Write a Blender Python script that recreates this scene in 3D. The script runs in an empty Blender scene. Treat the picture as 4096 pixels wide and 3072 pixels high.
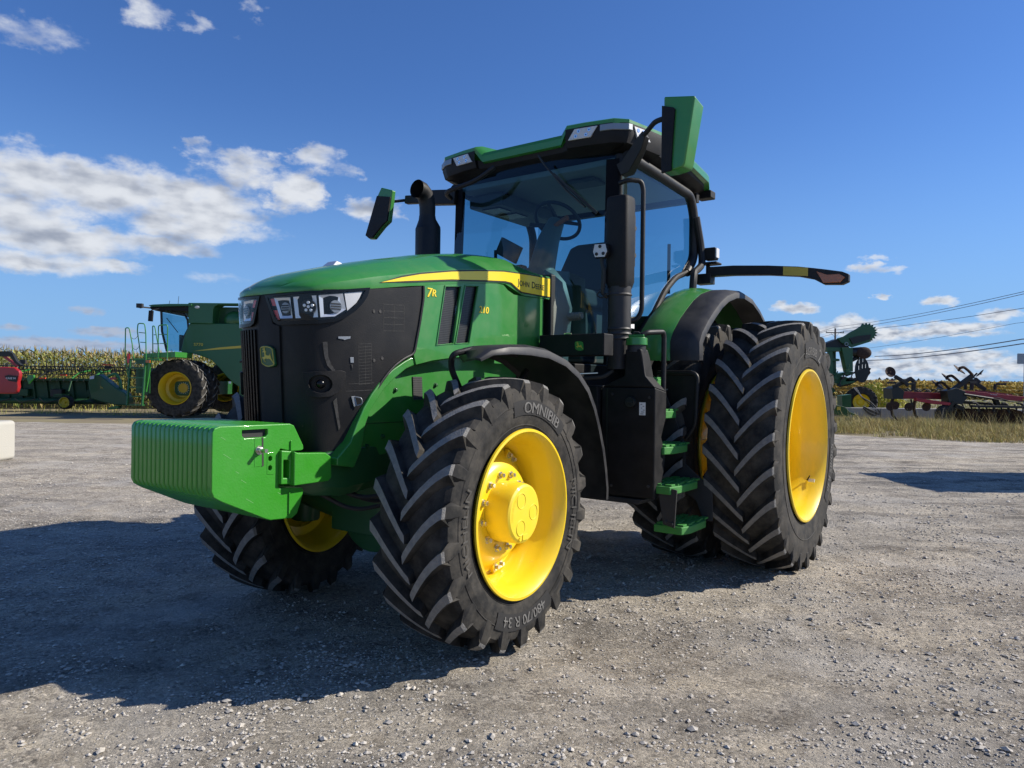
import bpy, bmesh, math, random
import numpy as np
from mathutils import Vector, Matrix
PI = math.pi
random.seed(7)
S = bpy.context.scene
COL = S.collection

# ------------------------------------------------------------------ materials
def nt(m):
    m.use_nodes = True
    t = m.node_tree
    t.nodes.clear()
    return t
def N(t, k, **kw):
    n = t.nodes.new(k)
    for a, b in kw.items():
        setattr(n, a, b)
    return n
def rgb(c):
    return (c[0], c[1], c[2], 1.0)
def mat(name, col, rough=0.5, metal=0.0, coat=0.0, dust=0.0, dustcol=(.30, .27, .22), dscale=6.0, var=0.0, bump=0.0,
        bscale=60.0, spec=0.5, stretch=None, emit=None):
    m = bpy.data.materials.new(name)
    t = nt(m)
    out = N(t, 'ShaderNodeOutputMaterial')
    b = N(t, 'ShaderNodeBsdfPrincipled')
    t.links.new(b.outputs[0], out.inputs[0])
    b.inputs['Base Color'].default_value = rgb(col)
    b.inputs['Roughness'].default_value = rough
    b.inputs['Metallic'].default_value = metal
    b.inputs['Specular IOR Level'].default_value = spec
    if coat:
        b.inputs['Coat Weight'].default_value = coat
        b.inputs['Coat Roughness'].default_value = 0.08
    tc = N(t, 'ShaderNodeTexCoord')
    src = tc.outputs['Object']
    if stretch:
        mp = N(t, 'ShaderNodeMapping')
        mp.inputs['Scale'].default_value = stretch
        t.links.new(src, mp.inputs[0])
        src = mp.outputs[0]
    if dust or var:
        n1 = N(t, 'ShaderNodeTexNoise')
        n1.inputs['Scale'].default_value = dscale
        n1.inputs['Detail'].default_value = 8
        n1.inputs['Roughness'].default_value = 0.65
        t.links.new(src, n1.inputs['Vector'])
        r = N(t, 'ShaderNodeMapRange')
        r.inputs[1].default_value = 0.38
        r.inputs[2].default_value = 0.68
        r.inputs[3].default_value = 0.0
        r.inputs[4].default_value = dust
        t.links.new(n1.outputs[0], r.inputs[0])
        mx = N(t, 'ShaderNodeMix', data_type='RGBA')
        mx.inputs[6].default_value = rgb(col)
        mx.inputs[7].default_value = rgb(dustcol)
        t.links.new(r.outputs[0], mx.inputs[0])
        t.links.new(mx.outputs[2], b.inputs['Base Color'])
        r2 = N(t, 'ShaderNodeMapRange')
        r2.inputs[1].default_value = 0.3
        r2.inputs[2].default_value = 0.7
        r2.inputs[3].default_value = rough
        r2.inputs[4].default_value = min(1, rough + .15 + dust * .4)
        t.links.new(n1.outputs[0], r2.inputs[0])
        t.links.new(r2.outputs[0], b.inputs['Roughness'])
    if bump:
        n2 = N(t, 'ShaderNodeTexNoise')
        n2.inputs['Scale'].default_value = bscale
        n2.inputs['Detail'].default_value = 4
        t.links.new(src, n2.inputs['Vector'])
        bp = N(t, 'ShaderNodeBump')
        bp.inputs['Strength'].default_value = bump
        bp.inputs['Distance'].default_value = 0.01
        t.links.new(n2.outputs[0], bp.inputs['Height'])
        t.links.new(bp.outputs[0], b.inputs['Normal'])
    if emit:
        b.inputs['Emission Color'].default_value = rgb(emit)
        b.inputs['Emission Strength'].default_value = 1
    return m

def glass_mat(name, tint, rough=0.0, ior=1.5):
    m = bpy.data.materials.new(name)
    t = nt(m)
    out = N(t, 'ShaderNodeOutputMaterial')
    tr = N(t, 'ShaderNodeBsdfTransparent')
    tr.inputs[0].default_value = rgb(tint)
    gl = N(t, 'ShaderNodeBsdfGlossy')
    gl.inputs['Roughness'].default_value = rough
    gl.inputs['Color'].default_value = (.95, .97, 1, 1)
    fr = N(t, 'ShaderNodeFresnel')
    ge = N(t, 'ShaderNodeNewGeometry')
    ma = N(t, 'ShaderNodeMath', operation='MULTIPLY_ADD')
    ma.inputs[1].default_value = -2.0
    ma.inputs[2].default_value = 1.0
    t.links.new(ge.outputs['Backfacing'], ma.inputs[0])
    pw = N(t, 'ShaderNodeMath', operation='POWER')
    pw.inputs[0].default_value = ior
    t.links.new(ma.outputs[0], pw.inputs[1])
    t.links.new(pw.outputs[0], fr.inputs[0])
    mx = N(t, 'ShaderNodeMixShader')
    t.links.new(fr.outputs[0], mx.inputs[0])
    t.links.new(tr.outputs[0], mx.inputs[1])
    t.links.new(gl.outputs[0], mx.inputs[2])
    t.links.new(mx.outputs[0], out.inputs[0])
    return m

M = {}
M['green'] = mat('green_paint', (.028, .205, .028), .32, coat=.5, dust=.10, dustcol=(.16, .22, .10), dscale=9)
M['green2'] = mat('green_paint_casting', (.034, .265, .016), .33, coat=.35, dust=.05, dustcol=(.05, .25, .05), dscale=14, bump=.12, bscale=90)
M['shadegreen'] = mat('header_green_shaded', (.008, .060, .016), .45, dust=.15, dustcol=(.05, .07, .04))  # green darkened so the colour carries the shade on the header
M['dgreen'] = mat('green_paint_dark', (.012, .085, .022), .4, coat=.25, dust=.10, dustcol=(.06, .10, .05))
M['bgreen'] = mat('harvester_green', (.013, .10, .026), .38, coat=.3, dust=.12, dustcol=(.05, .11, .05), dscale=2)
M['stepgreen'] = mat('step_green', (.03, .22, .03), .55, dust=.2, dustcol=(.2, .24, .14), dscale=30, bump=.2)
M['yellow'] = mat('yellow_paint', (.86, .60, .014), .30, coat=.5, dust=.05, dustcol=(.5, .36, .05), dscale=10)
M['yellow2'] = mat('stripe_yellow', (.88, .66, .02), .35, coat=.3)
M['tyre'] = mat('tyre_rubber', (.012, .0118, .0115), .68, spec=.3, dust=.36, dustcol=(.19, .17, .14), dscale=7, bump=.25, bscale=35)
M['worn'] = mat('tyre_lug_worn', (.16, .157, .15), .85, dust=.7, dustcol=(.28, .265, .24), dscale=28, bump=.5, bscale=120)
M['tyretext'] = mat('tyre_lettering', (.15, .145, .135), .8, dust=.5, dustcol=(.08, .075, .07), dscale=30)
M['tyrefaint'] = mat('tyre_moulded_letters', (.075, .070, .062), .8, dust=.6, dustcol=(.04, .038, .035), dscale=25)
M['tyrepatch'] = mat('tyre_label_band', (.012, .012, .012), .7, dust=.25, dustcol=(.06, .055, .05), dscale=20)
M['black'] = mat('black_plastic', (.006, .006, .007), .5, spec=.28, dust=.08, dustcol=(.12, .11, .10), dscale=10, bump=.15, bscale=220)
M['satin'] = mat('black_satin', (.009, .009, .010), .42, spec=.35, dust=.12, dustcol=(.10, .10, .10), dscale=8, bump=.1, bscale=150)
M['fender'] = mat('fender_plastic', (.016, .016, .018), .42, spec=.4, dust=.25, dustcol=(.12, .115, .11), dscale=6)
M['gloss'] = mat('gloss_black', (.004, .004, .005), .22, spec=.3)
M['matteblack'] = mat('matte_black', (.008, .009, .012), .9, spec=.1)
M['dark'] = mat('dark_metal', (.020, .020, .020), .6, dust=.3, dustcol=(.09, .08, .07))
M['chrome'] = mat('lamp_reflector', (.80, .80, .82), .16, metal=1.0)
M['silver'] = mat('lamp_bowl', (.72, .73, .74), .35, metal=.55)
M['steel'] = mat('zinc_steel', (.62, .60, .52), .3, metal=1.0)
M['white'] = mat('white_lamp', (.62, .62, .62), .35, dust=.2, dustcol=(.4, .4, .4), dscale=40)
M['sticker'] = mat('paper_label', (.75, .75, .73), .6)
M['ink'] = mat('black_ink', (.012, .014, .012), .5)
M['red'] = mat('red_reflector', (.55, .02, .02), .3, coat=.5)
M['redpaint'] = mat('red_paint', (.34, .010, .014), .35, coat=.4, dust=.1, dustcol=(.3, .1, .08))
M['amber'] = mat('amber_lens', (.42, .12, .02), .25, coat=.6)
M['greyplastic'] = mat('grey_trim', (.17, .19, .16), .5, bump=.1, bscale=150)
M['seat'] = mat('seat_fabric', (.06, .06, .055), .9, bump=.3, bscale=200)
M['liner'] = mat('headliner', (.30, .31, .30), .8)
M['interior'] = mat('interior_plastic', (.07, .075, .07), .55)
M['orange'] = mat('orange_lever', (.5, .12, .03), .5)
M['blue'] = mat('blue_cap', (.01, .07, .45), .4)
M['rust'] = mat('rusty_steel', (.055, .028, .018), .75, dust=.7, dustcol=(.028, .016, .012), dscale=14)
M['maroon'] = mat('maroon_paint', (.36, .014, .028), .45, coat=.2, dust=.3, dustcol=(.11, .035, .03), dscale=4)
M['concrete'] = mat('concrete', (.34, .33, .31), .85, dust=.5, dustcol=(.20, .20, .19), dscale=3, bump=.5, bscale=25)
M['whitecon'] = mat('whitened_concrete', (.44, .42, .36), .8, dust=.45, dustcol=(.42, .41, .37), dscale=5, bump=.5, bscale=40)
M['wood'] = mat('weathered_wood', (.16, .14, .12), .9, dust=.3, dustcol=(.1, .09, .08))
M['wire'] = mat('wire', (.12, .13, .14), .6)
M['signmetal'] = mat('galvanised_sheet', (.28, .30, .32), .45, metal=.7)
M['safety'] = mat('safety_orange', (.75, .07, .02), .5)
M['glass'] = glass_mat('tinted_glass', (.40, .60, .66), 0, 1.42)
M['glass2'] = glass_mat('clear_glass', (.44, .66, .74), 0, 1.42)
M['lens'] = glass_mat('clear_lens', (.93, .94, .95), 0, 1.3)
M['hub'] = mat('hub_paint', (.82, .62, .02), .42, coat=.25, dust=.15, dustcol=(.62, .47, .10), dscale=20)
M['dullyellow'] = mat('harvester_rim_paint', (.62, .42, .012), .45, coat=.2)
M['duty'] = mat('yellow_reflector', (.55, .42, .05), .4)

# black screen of the grille: fine perforation over a dark surface
def screen_mat():
    m = bpy.data.materials.new('grille_screen')
    t = nt(m)
    out = N(t, 'ShaderNodeOutputMaterial')
    b = N(t, 'ShaderNodeBsdfPrincipled')
    b.inputs['Roughness'].default_value = .45
    b.inputs['Specular IOR Level'].default_value = .28
    tc = N(t, 'ShaderNodeTexCoord')
    vo = N(t, 'ShaderNodeTexVoronoi')
    vo.inputs['Scale'].default_value = 190
    t.links.new(tc.outputs['Object'], vo.inputs['Vector'])
    n1 = N(t, 'ShaderNodeTexNoise')
    n1.inputs['Scale'].default_value = 7
    n1.inputs['Detail'].default_value = 8
    t.links.new(tc.outputs['Object'], n1.inputs['Vector'])
    r = N(t, 'ShaderNodeMapRange')
    r.inputs[1].default_value = .45
    r.inputs[2].default_value = .8
    r.inputs[4].default_value = .8
    t.links.new(n1.outputs[0], r.inputs[0])
    mx = N(t, 'ShaderNodeMix', data_type='RGBA')
    mx.inputs[6].default_value = (.006, .006, .007, 1)
    mx.inputs[7].default_value = (.022, .020, .018, 1)
    t.links.new(r.outputs[0], mx.inputs[0])
    t.links.new(mx.outputs[2], b.inputs['Base Color'])
    bp = N(t, 'ShaderNodeBump')
    bp.inputs['Strength'].default_value = .2
    bp.inputs['Distance'].default_value = .002
    t.links.new(vo.outputs['Distance'], bp.inputs['Height'])
    t.links.new(bp.outputs[0], b.inputs['Normal'])
    t.links.new(b.outputs[0], out.inputs[0])
    return m
M['screen'] = screen_mat()
def mesh_vent_mat():
    m = bpy.data.materials.new('vent_mesh')
    t = nt(m)
    out = N(t, 'ShaderNodeOutputMaterial')
    b = N(t, 'ShaderNodeBsdfPrincipled')
    b.inputs['Roughness'].default_value = .4
    tc = N(t, 'ShaderNodeTexCoord')
    vo = N(t, 'ShaderNodeTexVoronoi')
    vo.inputs['Scale'].default_value = 90
    vo.inputs['Randomness'].default_value = 0
    t.links.new(tc.outputs['Object'], vo.inputs['Vector'])
    cr = N(t, 'ShaderNodeValToRGB')
    cr.color_ramp.elements[0].position = .45
    cr.color_ramp.elements[0].color = (.004, .004, .004, 1)
    cr.color_ramp.elements[1].position = .62
    cr.color_ramp.elements[1].color = (.09, .09, .09, 1)
    t.links.new(vo.outputs['Distance'], cr.inputs[0])
    t.links.new(cr.outputs[0], b.inputs['Base Color'])
    t.links.new(b.outputs[0], out.inputs[0])
    return m
M['ventmesh'] = mesh_vent_mat()

# ------------------------------------------------------------------ mesh helpers
class MB:
    def __init__(s):
        s.bm = bmesh.new()
    def box(s, c, sz, rot=None, mi=0):
        m = Matrix.Translation(c)
        if rot is not None:
            m = m @ rot
        m = m @ Matrix.Diagonal((sz[0], sz[1], sz[2], 1))
        r = bmesh.ops.create_cube(s.bm, size=1.0, matrix=m)
        s._mi(r['verts'], mi)
        return s
    def _mi(s, vs, mi):
        if mi:
            for f in {f for v in vs for f in v.link_faces}:
                f.material_index = mi
    def bx(s, x0, x1, y0, y1, z0, z1, mi=0):
        return s.box(((x0 + x1) / 2, (y0 + y1) / 2, (z0 + z1) / 2), (abs(x1 - x0), abs(y1 - y0), abs(z1 - z0)), mi=mi)
    def bar(s, p0, p1, w, h, up=(0, 0, 1), mi=0):
        p0 = Vector(p0); p1 = Vector(p1)
        d = p1 - p0
        L = d.length
        if L < 1e-6:
            return s
        x = d / L
        u = Vector(up)
        if abs(x.dot(u)) > .98:
            u = Vector((0, 1, 0))
        y = u.cross(x).normalized()
        z = x.cross(y)
        m = Matrix(((x[0], y[0], z[0]), (x[1], y[1], z[1]), (x[2], y[2], z[2]))).to_4x4()
        return s.box((p0 + p1) / 2, (L, w, h), m, mi)
    def cyl(s, p0, p1, r0, r1=None, seg=24, mi=0, caps=True):
        if r1 is None:
            r1 = r0
        return s.tube([p0, p1], [r0, r1], seg, mi, caps)
    def tube(s, pts, r, seg=10, mi=0, caps=True, round_=0):
        pts = [Vector(p) for p in pts]
        if round_:
            q = [pts[0]]
            for i in range(1, len(pts) - 1):
                a, b, c = pts[i - 1], pts[i], pts[i + 1]
                d1 = (a - b); d2 = (c - b)
                k = min(round_, d1.length * .45, d2.length * .45)
                A = b + d1.normalized() * k; B = b + d2.normalized() * k
                for j in range(6):
                    u = j / 5
                    q.append((1 - u) ** 2 * A + 2 * u * (1 - u) * b + u * u * B)
            q.append(pts[-1])
            pts = q
        n = len(pts)
        rs = r if isinstance(r, (list, tuple)) else [r] * n
        rings = []
        prev = None
        for i, p in enumerate(pts):
            d = (pts[min(i + 1, n - 1)] - pts[max(i - 1, 0)]).normalized()
            if prev is None:
                u = Vector((0, 0, 1)) if abs(d.z) < .9 else Vector((1, 0, 0))
                u = (u - d * u.dot(d)).normalized()
            else:
                u = (prev - d * prev.dot(d)).normalized()
            prev = u
            w = d.cross(u)
            rings.append([s.bm.verts.new(p + (u * math.cos(2 * PI * k / seg) + w * math.sin(2 * PI * k / seg)) * rs[i]) for k in range(seg)])
        for i in range(n - 1):
            for k in range(seg):
                f = s.bm.faces.new((rings[i][k], rings[i][(k + 1) % seg], rings[i + 1][(k + 1) % seg], rings[i + 1][k]))
                f.material_index = mi
                f.smooth = True
        if caps:
            for R_, rev in ((rings[0], True), (rings[-1], False)):
                f = s.bm.faces.new(R_[::-1] if rev else R_)
                f.material_index = mi
        return s
    def lathe(s, prof, seg=64, mi=0, axis='y', c=(0, 0, 0)):
        # prof: list of (offset along axis, radius)
        rings = []
        for y, r in prof:
            ring = []
            for k in range(seg):
                a = 2 * PI * k / seg
                if axis == 'y':
                    v = (r * math.sin(a), y, r * math.cos(a))
                elif axis == 'x':
                    v = (y, r * math.cos(a), r * math.sin(a))
                else:
                    v = (r * math.cos(a), r * math.sin(a), y)
                ring.append(s.bm.verts.new((v[0] + c[0], v[1] + c[1], v[2] + c[2])))
            rings.append(ring)
        for i in range(len(rings) - 1):
            for k in range(seg):
                f = s.bm.faces.new((rings[i][k], rings[i + 1][k], rings[i + 1][(k + 1) % seg], rings[i][(k + 1) % seg]))
                f.material_index = mi
        return s
    def plate(s, outer, t, fmap, holes=(), cuts=(), cutsx=(), mi=0):
        # planar polygon with holes, cut along x, given thickness, then mapped with fmap(x, y, depth)
        b = bmesh.new()
        es = []
        for loop in [outer] + list(holes):
            vs = [b.verts.new((p[0], p[1], 0)) for p in loop]
            for i in range(len(vs)):
                es.append(b.edges.new((vs[i], vs[(i + 1) % len(vs)])))
        bmesh.ops.triangle_fill(b, use_beauty=True, use_dissolve=False, edges=es)
        for c in cutsx:
            bmesh.ops.bisect_plane(b, geom=b.verts[:] + b.edges[:] + b.faces[:], plane_co=(c, 0, 0), plane_no=(1, 0, 0))
        for c in cuts:
            bmesh.ops.bisect_plane(b, geom=b.verts[:] + b.edges[:] + b.faces[:], plane_co=(0, c, 0), plane_no=(0, 1, 0))
        bmesh.ops.recalc_face_normals(b, faces=b.faces[:])
        if b.faces and sum(f.normal.z for f in b.faces) < 0:
            bmesh.ops.reverse_faces(b, faces=b.faces[:])
        vm0 = {}; vm1 = {}
        for v in b.verts:
            vm1[v] = s.bm.verts.new(fmap(v.co.x, v.co.y, t))
            if t:
                vm0[v] = s.bm.verts.new(fmap(v.co.x, v.co.y, 0))
        for f in b.faces:
            g = s.bm.faces.new([vm1[v] for v in f.verts]); g.material_index = mi
            if t:
                g = s.bm.faces.new([vm0[v] for v in reversed(f.verts)]); g.material_index = mi
        if t:
            for e in b.edges:
                if len(e.link_faces) == 1:
                    l = e.link_faces[0].loops[0]
                    for l in e.link_faces[0].loops:
                        if l.edge == e:
                            a, c = l.vert, l.link_loop_next.vert
                    g = s.bm.faces.new((vm0[a], vm0[c], vm1[c], vm1[a])); g.material_index = mi
        b.free()
        return s
    def sweep(s, sections, closed=False, caps=True, mi=0):
        rings = [[s.bm.verts.new(p) for p in sec] for sec in sections]
        n = len(rings[0])
        for i in range(len(rings) - 1):
            for k in range(n if closed else n - 1):
                f = s.bm.faces.new((rings[i][k], rings[i][(k + 1) % n], rings[i + 1][(k + 1) % n], rings[i + 1][k]))
                f.material_index = mi
        if caps and closed:
            s.bm.faces.new(rings[0][::-1]).material_index = mi
            s.bm.faces.new(rings[-1]).material_index = mi
        return s
    def sphere(s, c, r, sc=(1, 1, 1), u=16, v=10, mi=0):
        rr = bmesh.ops.create_uvsphere(s.bm, u_segments=u, v_segments=v, radius=r, matrix=Matrix.Translation(c) @ Matrix.Diagonal((sc[0], sc[1], sc[2], 1)))
        s._mi(rr['verts'], mi)
        return s
    def raw(s, verts, faces, mi=0):
        vs = [s.bm.verts.new(v) for v in verts]
        for f in faces:
            try:
                s.bm.faces.new([vs[i] for i in f]).material_index = mi
            except ValueError:
                pass
        return s

LEAN = [False]
def build(name, mb, mats, parent=None, off=None, bevel=0, seg=2, sharp=32, recalc=True, mirror=False, loc=None):
    bm = mb.bm
    if off is not None:
        bmesh.ops.translate(bm, verts=bm.verts[:], vec=-Vector(off))
    if LEAN[0]:
        for v in bm.verts:
            w_ = min(1, max(0, (v.co.x - .15) / .60)); w_ = w_ * w_ * (3 - 2 * w_)
            t_ = min(1.1, max(0, (1.93 - v.co.z) / .87))
            v.co.x -= .055 * w_ * t_
            v.co.y *= 1 - .04 * w_ * t_
    if mirror:
        for v in bm.verts:
            v.co.y = -v.co.y
        bmesh.ops.reverse_faces(bm, faces=bm.faces[:])
    if recalc:
        bmesh.ops.recalc_face_normals(bm, faces=bm.faces[:])
    me = bpy.data.meshes.new(name)
    bm.to_mesh(me)
    bm.free()
    if not isinstance(mats, (list, tuple)):
        mats = [mats]
    for m in mats:
        me.materials.append(M[m] if isinstance(m, str) else m)
    me.polygons.foreach_set('use_smooth', [True] * len(me.polygons))
    me.set_sharp_from_angle(angle=math.radians(sharp))
    o = bpy.data.objects.new(name, me)
    COL.objects.link(o)
    if parent is not None:
        o.parent = parent
    if loc is not None:
        o.location = loc
    if bevel:
        b = o.modifiers.new('bevel', 'BEVEL')
        b.width = bevel
        b.segments = seg
        b.limit_method = 'ANGLE'
        b.angle_limit = math.radians(40)
        b.harden_normals = True
    return o
def empty(name, loc=(0, 0, 0), rz=0, parent=None):
    o = bpy.data.objects.new(name, None)
    COL.objects.link(o)
    o.location = loc
    o.rotation_euler = (0, 0, rz)
    o.empty_display_size = .2
    if parent is not None:
        o.parent = parent
    return o
def tag(o, label=None, cat=None, group=None, kind=None):
    if label: o['label'] = label
    if cat: o['category'] = cat
    if group: o['group'] = group
    if kind: o['kind'] = kind
    return o

_txt = {}
def text_geo(s, bold=0.0, res=3):
    k = (s, bold)
    if k in _txt:
        return _txt[k]
    cu = bpy.data.curves.new('lettering_curve', 'FONT')
    cu.body = s
    cu.size = 1.0
    cu.offset = bold
    cu.resolution_u = res
    cu.align_x = 'CENTER'
    o = bpy.data.objects.new('lettering_tmp', cu)
    COL.objects.link(o)
    dg = bpy.context.evaluated_depsgraph_get()
    me = bpy.data.meshes.new_from_object(o.evaluated_get(dg))
    vs = [tuple(v.co) for v in me.vertices]
    fs = [tuple(p.vertices) for p in me.polygons]
    bpy.data.objects.remove(o)
    bpy.data.curves.remove(cu)
    bpy.data.meshes.remove(me)
    _txt[k] = (vs, fs)
    return _txt[k]
def add_text(mb, s, fmap, size, bold=0.0, sx=1.0, mi=0):
    vs, fs = text_geo(s, bold)
    mb.raw([fmap(v[0] * size * sx, v[1] * size) for v in vs], fs, mi)
    return mb

# ------------------------------------------------------------------ world, sun, camera
H = 1.4746
cam = bpy.data.cameras.new('camera')
co = bpy.data.objects.new('camera', cam)
COL.objects.link(co)
cam.sensor_width = 36
cam.lens = 2880 / 4096 * 36
cam.clip_start = .05
cam.clip_end = 3000
right = Vector((.999915, 3.2e-05, .013018)); down = Vector((.013018, -.002479, -.999912)); fwd = Vector((0, .999997, -.002479))
co.matrix_world = Matrix(((right.x, -down.x, -fwd.x, 0), (right.y, -down.y, -fwd.y, 0), (right.z, -down.z, -fwd.z, H), (0, 0, 0, 1)))
S.camera = co
S.view_settings.view_transform = 'Standard'
S.view_settings.look = 'None'
S.view_settings.exposure = EXPOSURE = 0.35
S.view_settings.gamma = 1

TH = 0.9410034
BV = Vector((math.cos(TH), math.sin(TH), 0)); LV = Vector((math.sin(TH), -math.cos(TH), 0))
SUN_AZ_RATIO = .90      # backwards : leftwards in the tractor's own frame
SUN_EL = math.radians(36)
sh = (BV * SUN_AZ_RATIO + LV).normalized()
sd = Vector((sh.x * math.cos(SUN_EL), sh.y * math.cos(SUN_EL), math.sin(SUN_EL)))
sun = bpy.data.lights.new('sun', 'SUN')
sun.energy = 5.0
sun.angle = math.radians(.53)
sun.color = (1.0, .93, .82)
so = bpy.data.objects.new('sun', sun)
COL.objects.link(so)
so.rotation_euler = (-sd).to_track_quat('-Z', 'Y').to_euler()
so.location = (20, 5, 30)

CL = [(-33.28,12.93,5.16,2.17,1),(-28.96,12.81,5.94,2.12,1),(-23.63,12.51,5.46,2.38,1),(-20.5,15.25,2.96,1.53,0.8),(-16.85,13.97,2.56,1.81,1),(-15.18,16.58,2.43,1.17,0.7),(-23.37,16.02,1.57,0.78,0.5),(-34.03,10.47,4.24,1.76,1),(-23.92,10.86,6.1,1.29,1),(-32.46,9.02,5.84,1.36,1),(-26.91,9.45,5.51,0.95,0.9),(-33.23,7.49,4.6,0.97,0.9),(-29.19,7.65,2.88,0.63,0.8),(-11.3,13.01,2.68,0.95,0.75),(-13.44,15.9,1.58,0.59,0.35),(-32.92,2.18,9.4,0.49,0.9),(-29.28,3.15,2.58,0.42,0.8),(-34.96,3.15,1.26,0.27,0.7),(-30.68,4.7,0.99,0.35,0.6),(-29.86,4.53,0.45,0.29,0.4),(-27.23,24.2,1.83,0.97,0.5),(-34.64,21.53,3.63,0.93,0.4),(-20.32,25.81,1.17,0.72,0.35),(-23.78,24.12,1.87,0.39,0.25),(-22.33,7.36,1.92,0.4,0.2),(26.78,9.15,1.22,0.32,0.6),(26.2,8.48,1.32,0.42,0.9),(27.67,8.2,0.86,0.32,0.5),(21.47,5.66,1.89,0.47,1),(20.44,5.89,0.96,0.34,0.8),(27.11,6.4,0.58,0.23,0.9),(30.5,5.93,1.51,0.44,1),(25.21,4.5,1.78,0.86,1),(27.0,3.74,3.67,0.65,1),(23.69,4.13,1.83,0.67,0.8),(22.12,4.39,1.56,0.34,0.6),(31.74,4.07,3.09,0.53,1),(30.12,3.89,1.89,0.44,0.9),(34.07,4.85,1.49,0.45,0.9),(32.01,3.63,2.82,0.25,0.7),(27.9,1.51,6.96,0.72,0.8),(31.5,2.14,3.85,0.69,1),(34.36,1.5,2.67,0.85,0.8),(28.74,2.32,2.49,0.58,0.9),(30.16,0.87,7.58,0.45,0.6),(26.45,0.68,4.26,0.33,0.6),(22.22,8.69,0.69,0.17,0.35),(20.88,1.49,3.76,0.34,0.4),(15.9,2.53,6.56,0.71,0.5),
      (150, 14, 9, 3.5, .9), (120, 22, 8, 4, .8), (172, 25, 10, 4, .9), (-150, 18, 12, 4, .9), (95, 9, 8, 2.5, .9), (-110, 12, 12, 3, .9)]
def make_world():
    w = bpy.data.worlds.new('World')
    S.world = w
    w.use_nodes = True
    t = w.node_tree
    t.nodes.clear()
    L = t.links.new
    out = N(t, 'ShaderNodeOutputWorld')
    sky = N(t, 'ShaderNodeTexSky')
    sky.sky_type = 'NISHITA'
    sky.sun_disc = False
    sky.sun_elevation = SUN_EL
    sky.sun_rotation = math.atan2(sd.x, sd.y)
    sky.altitude = 50
    sky.air_density = 1.0
    sky.dust_density = .3
    sky.ozone_density = 1.0
    bg1 = N(t, 'ShaderNodeBackground')
    bg1.inputs[1].default_value = SKY_STR
    # photographic depth of the blue, a property of this day's clear air
    hs = N(t, 'ShaderNodeVectorMath', operation='MULTIPLY')
    hs.inputs[1].default_value = SKY_TINT
    L(sky.outputs[0], hs.inputs[0])
    hz = N(t, 'ShaderNodeMix', data_type='RGBA')
    hz.inputs[6].default_value = HORIZON
    L(hs.outputs[0], hz.inputs[7])
    L(hz.outputs[2], bg1.inputs[0])
    tc = N(t, 'ShaderNodeTexCoord')
    D = tc.outputs['Generated']
    sp = N(t, 'ShaderNodeSeparateXYZ')
    L(D, sp.inputs[0])
    def Mt(op, a, b=None, c=None):
        n = N(t, 'ShaderNodeMath', operation=op)
        for i, x in enumerate((a, b, c)):
            if x is None: continue
            if isinstance(x, (int, float)): n.inputs[i].default_value = x
            else: L(x, n.inputs[i])
        return n.outputs[0]
    az = Mt('MULTIPLY', Mt('ARCTAN2', sp.outputs[0], sp.outputs[1]), 180 / PI)
    el = Mt('MULTIPLY', Mt('ARCSINE', sp.outputs[2]), 180 / PI)
    cb = N(t, 'ShaderNodeCombineXYZ')
    L(az, cb.inputs[0]); L(el, cb.inputs[1])
    P = cb.outputs[0]
    def noise(vec, scale, det, rough, sc=(1, 1, 1), loc=(0, 0, 0)):
        mp = N(t, 'ShaderNodeMapping')
        mp.inputs['Scale'].default_value = sc
        mp.inputs['Location'].default_value = loc
        L(vec, mp.inputs[0])
        n = N(t, 'ShaderNodeTexNoise')
        n.inputs['Scale'].default_value = scale
        n.inputs['Detail'].default_value = det
        n.inputs['Roughness'].default_value = rough
        L(mp.outputs[0], n.inputs['Vector'])
        return n
    hr = N(t, 'ShaderNodeMapRange', interpolation_type='SMOOTHERSTEP')
    L(el, hr.inputs[0]); hr.inputs[1].default_value = -8; hr.inputs[2].default_value = 24
    L(hr.outputs[0], hz.inputs[0])
    # smaller cells towards the horizon
    szf = Mt('ADD', Mt('MULTIPLY', Mt('MINIMUM', Mt('MAXIMUM', el, 0), 14), .075), .16)
    wn = noise(P, .55, 5, .6, (1, 1.6, 1))
    vs = N(t, 'ShaderNodeVectorMath', operation='SUBTRACT')
    L(wn.outputs['Color'], vs.inputs[0]); vs.inputs[1].default_value = (.5, .5, .5)
    vm = N(t, 'ShaderNodeVectorMath', operation='SCALE')
    L(vs.outputs[0], vm.inputs[0]); L(Mt('MULTIPLY', szf, 3.6), vm.inputs['Scale'])
    vm2 = N(t, 'ShaderNodeVectorMath', operation='MULTIPLY')
    L(vm.outputs[0], vm2.inputs[0]); vm2.inputs[1].default_value = (1.3, .55, 0)
    va = N(t, 'ShaderNodeVectorMath', operation='ADD')
    L(P, va.inputs[0]); L(vm2.outputs[0], va.inputs[1])
    Q = va.outputs[0]
    def field(vec):
        f = None
        for (a, e, ra, re, wt) in CL:
            ma = N(t, 'ShaderNodeVectorMath', operation='MULTIPLY_ADD')
            L(vec, ma.inputs[0])
            ma.inputs[1].default_value = (1 / ra, 1 / re, 0)
            ma.inputs[2].default_value = (-a / ra, -e / re, 0)
            dt = N(t, 'ShaderNodeVectorMath', operation='DOT_PRODUCT')
            L(ma.outputs[0], dt.inputs[0]); L(ma.outputs[0], dt.inputs[1])
            g = Mt('MULTIPLY_ADD', dt.outputs['Value'], -wt, wt)
            f = g if f is None else Mt('SMOOTH_MAX', f, g, .25)
        return f
    F = field(Q)
    # fine structure
    zc = N(t, 'ShaderNodeVectorMath', operation='SCALE')
    L(P, zc.inputs[0]); zc.inputs['Scale'].default_value = 1.0
    n1 = noise(P, .42, 7, .52, (1, 2.0, 1), (3, 1, 0))
    n2 = noise(P, 1.35, 7, .58, (1, 2.0, 1), (1, 7, 0))
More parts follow.
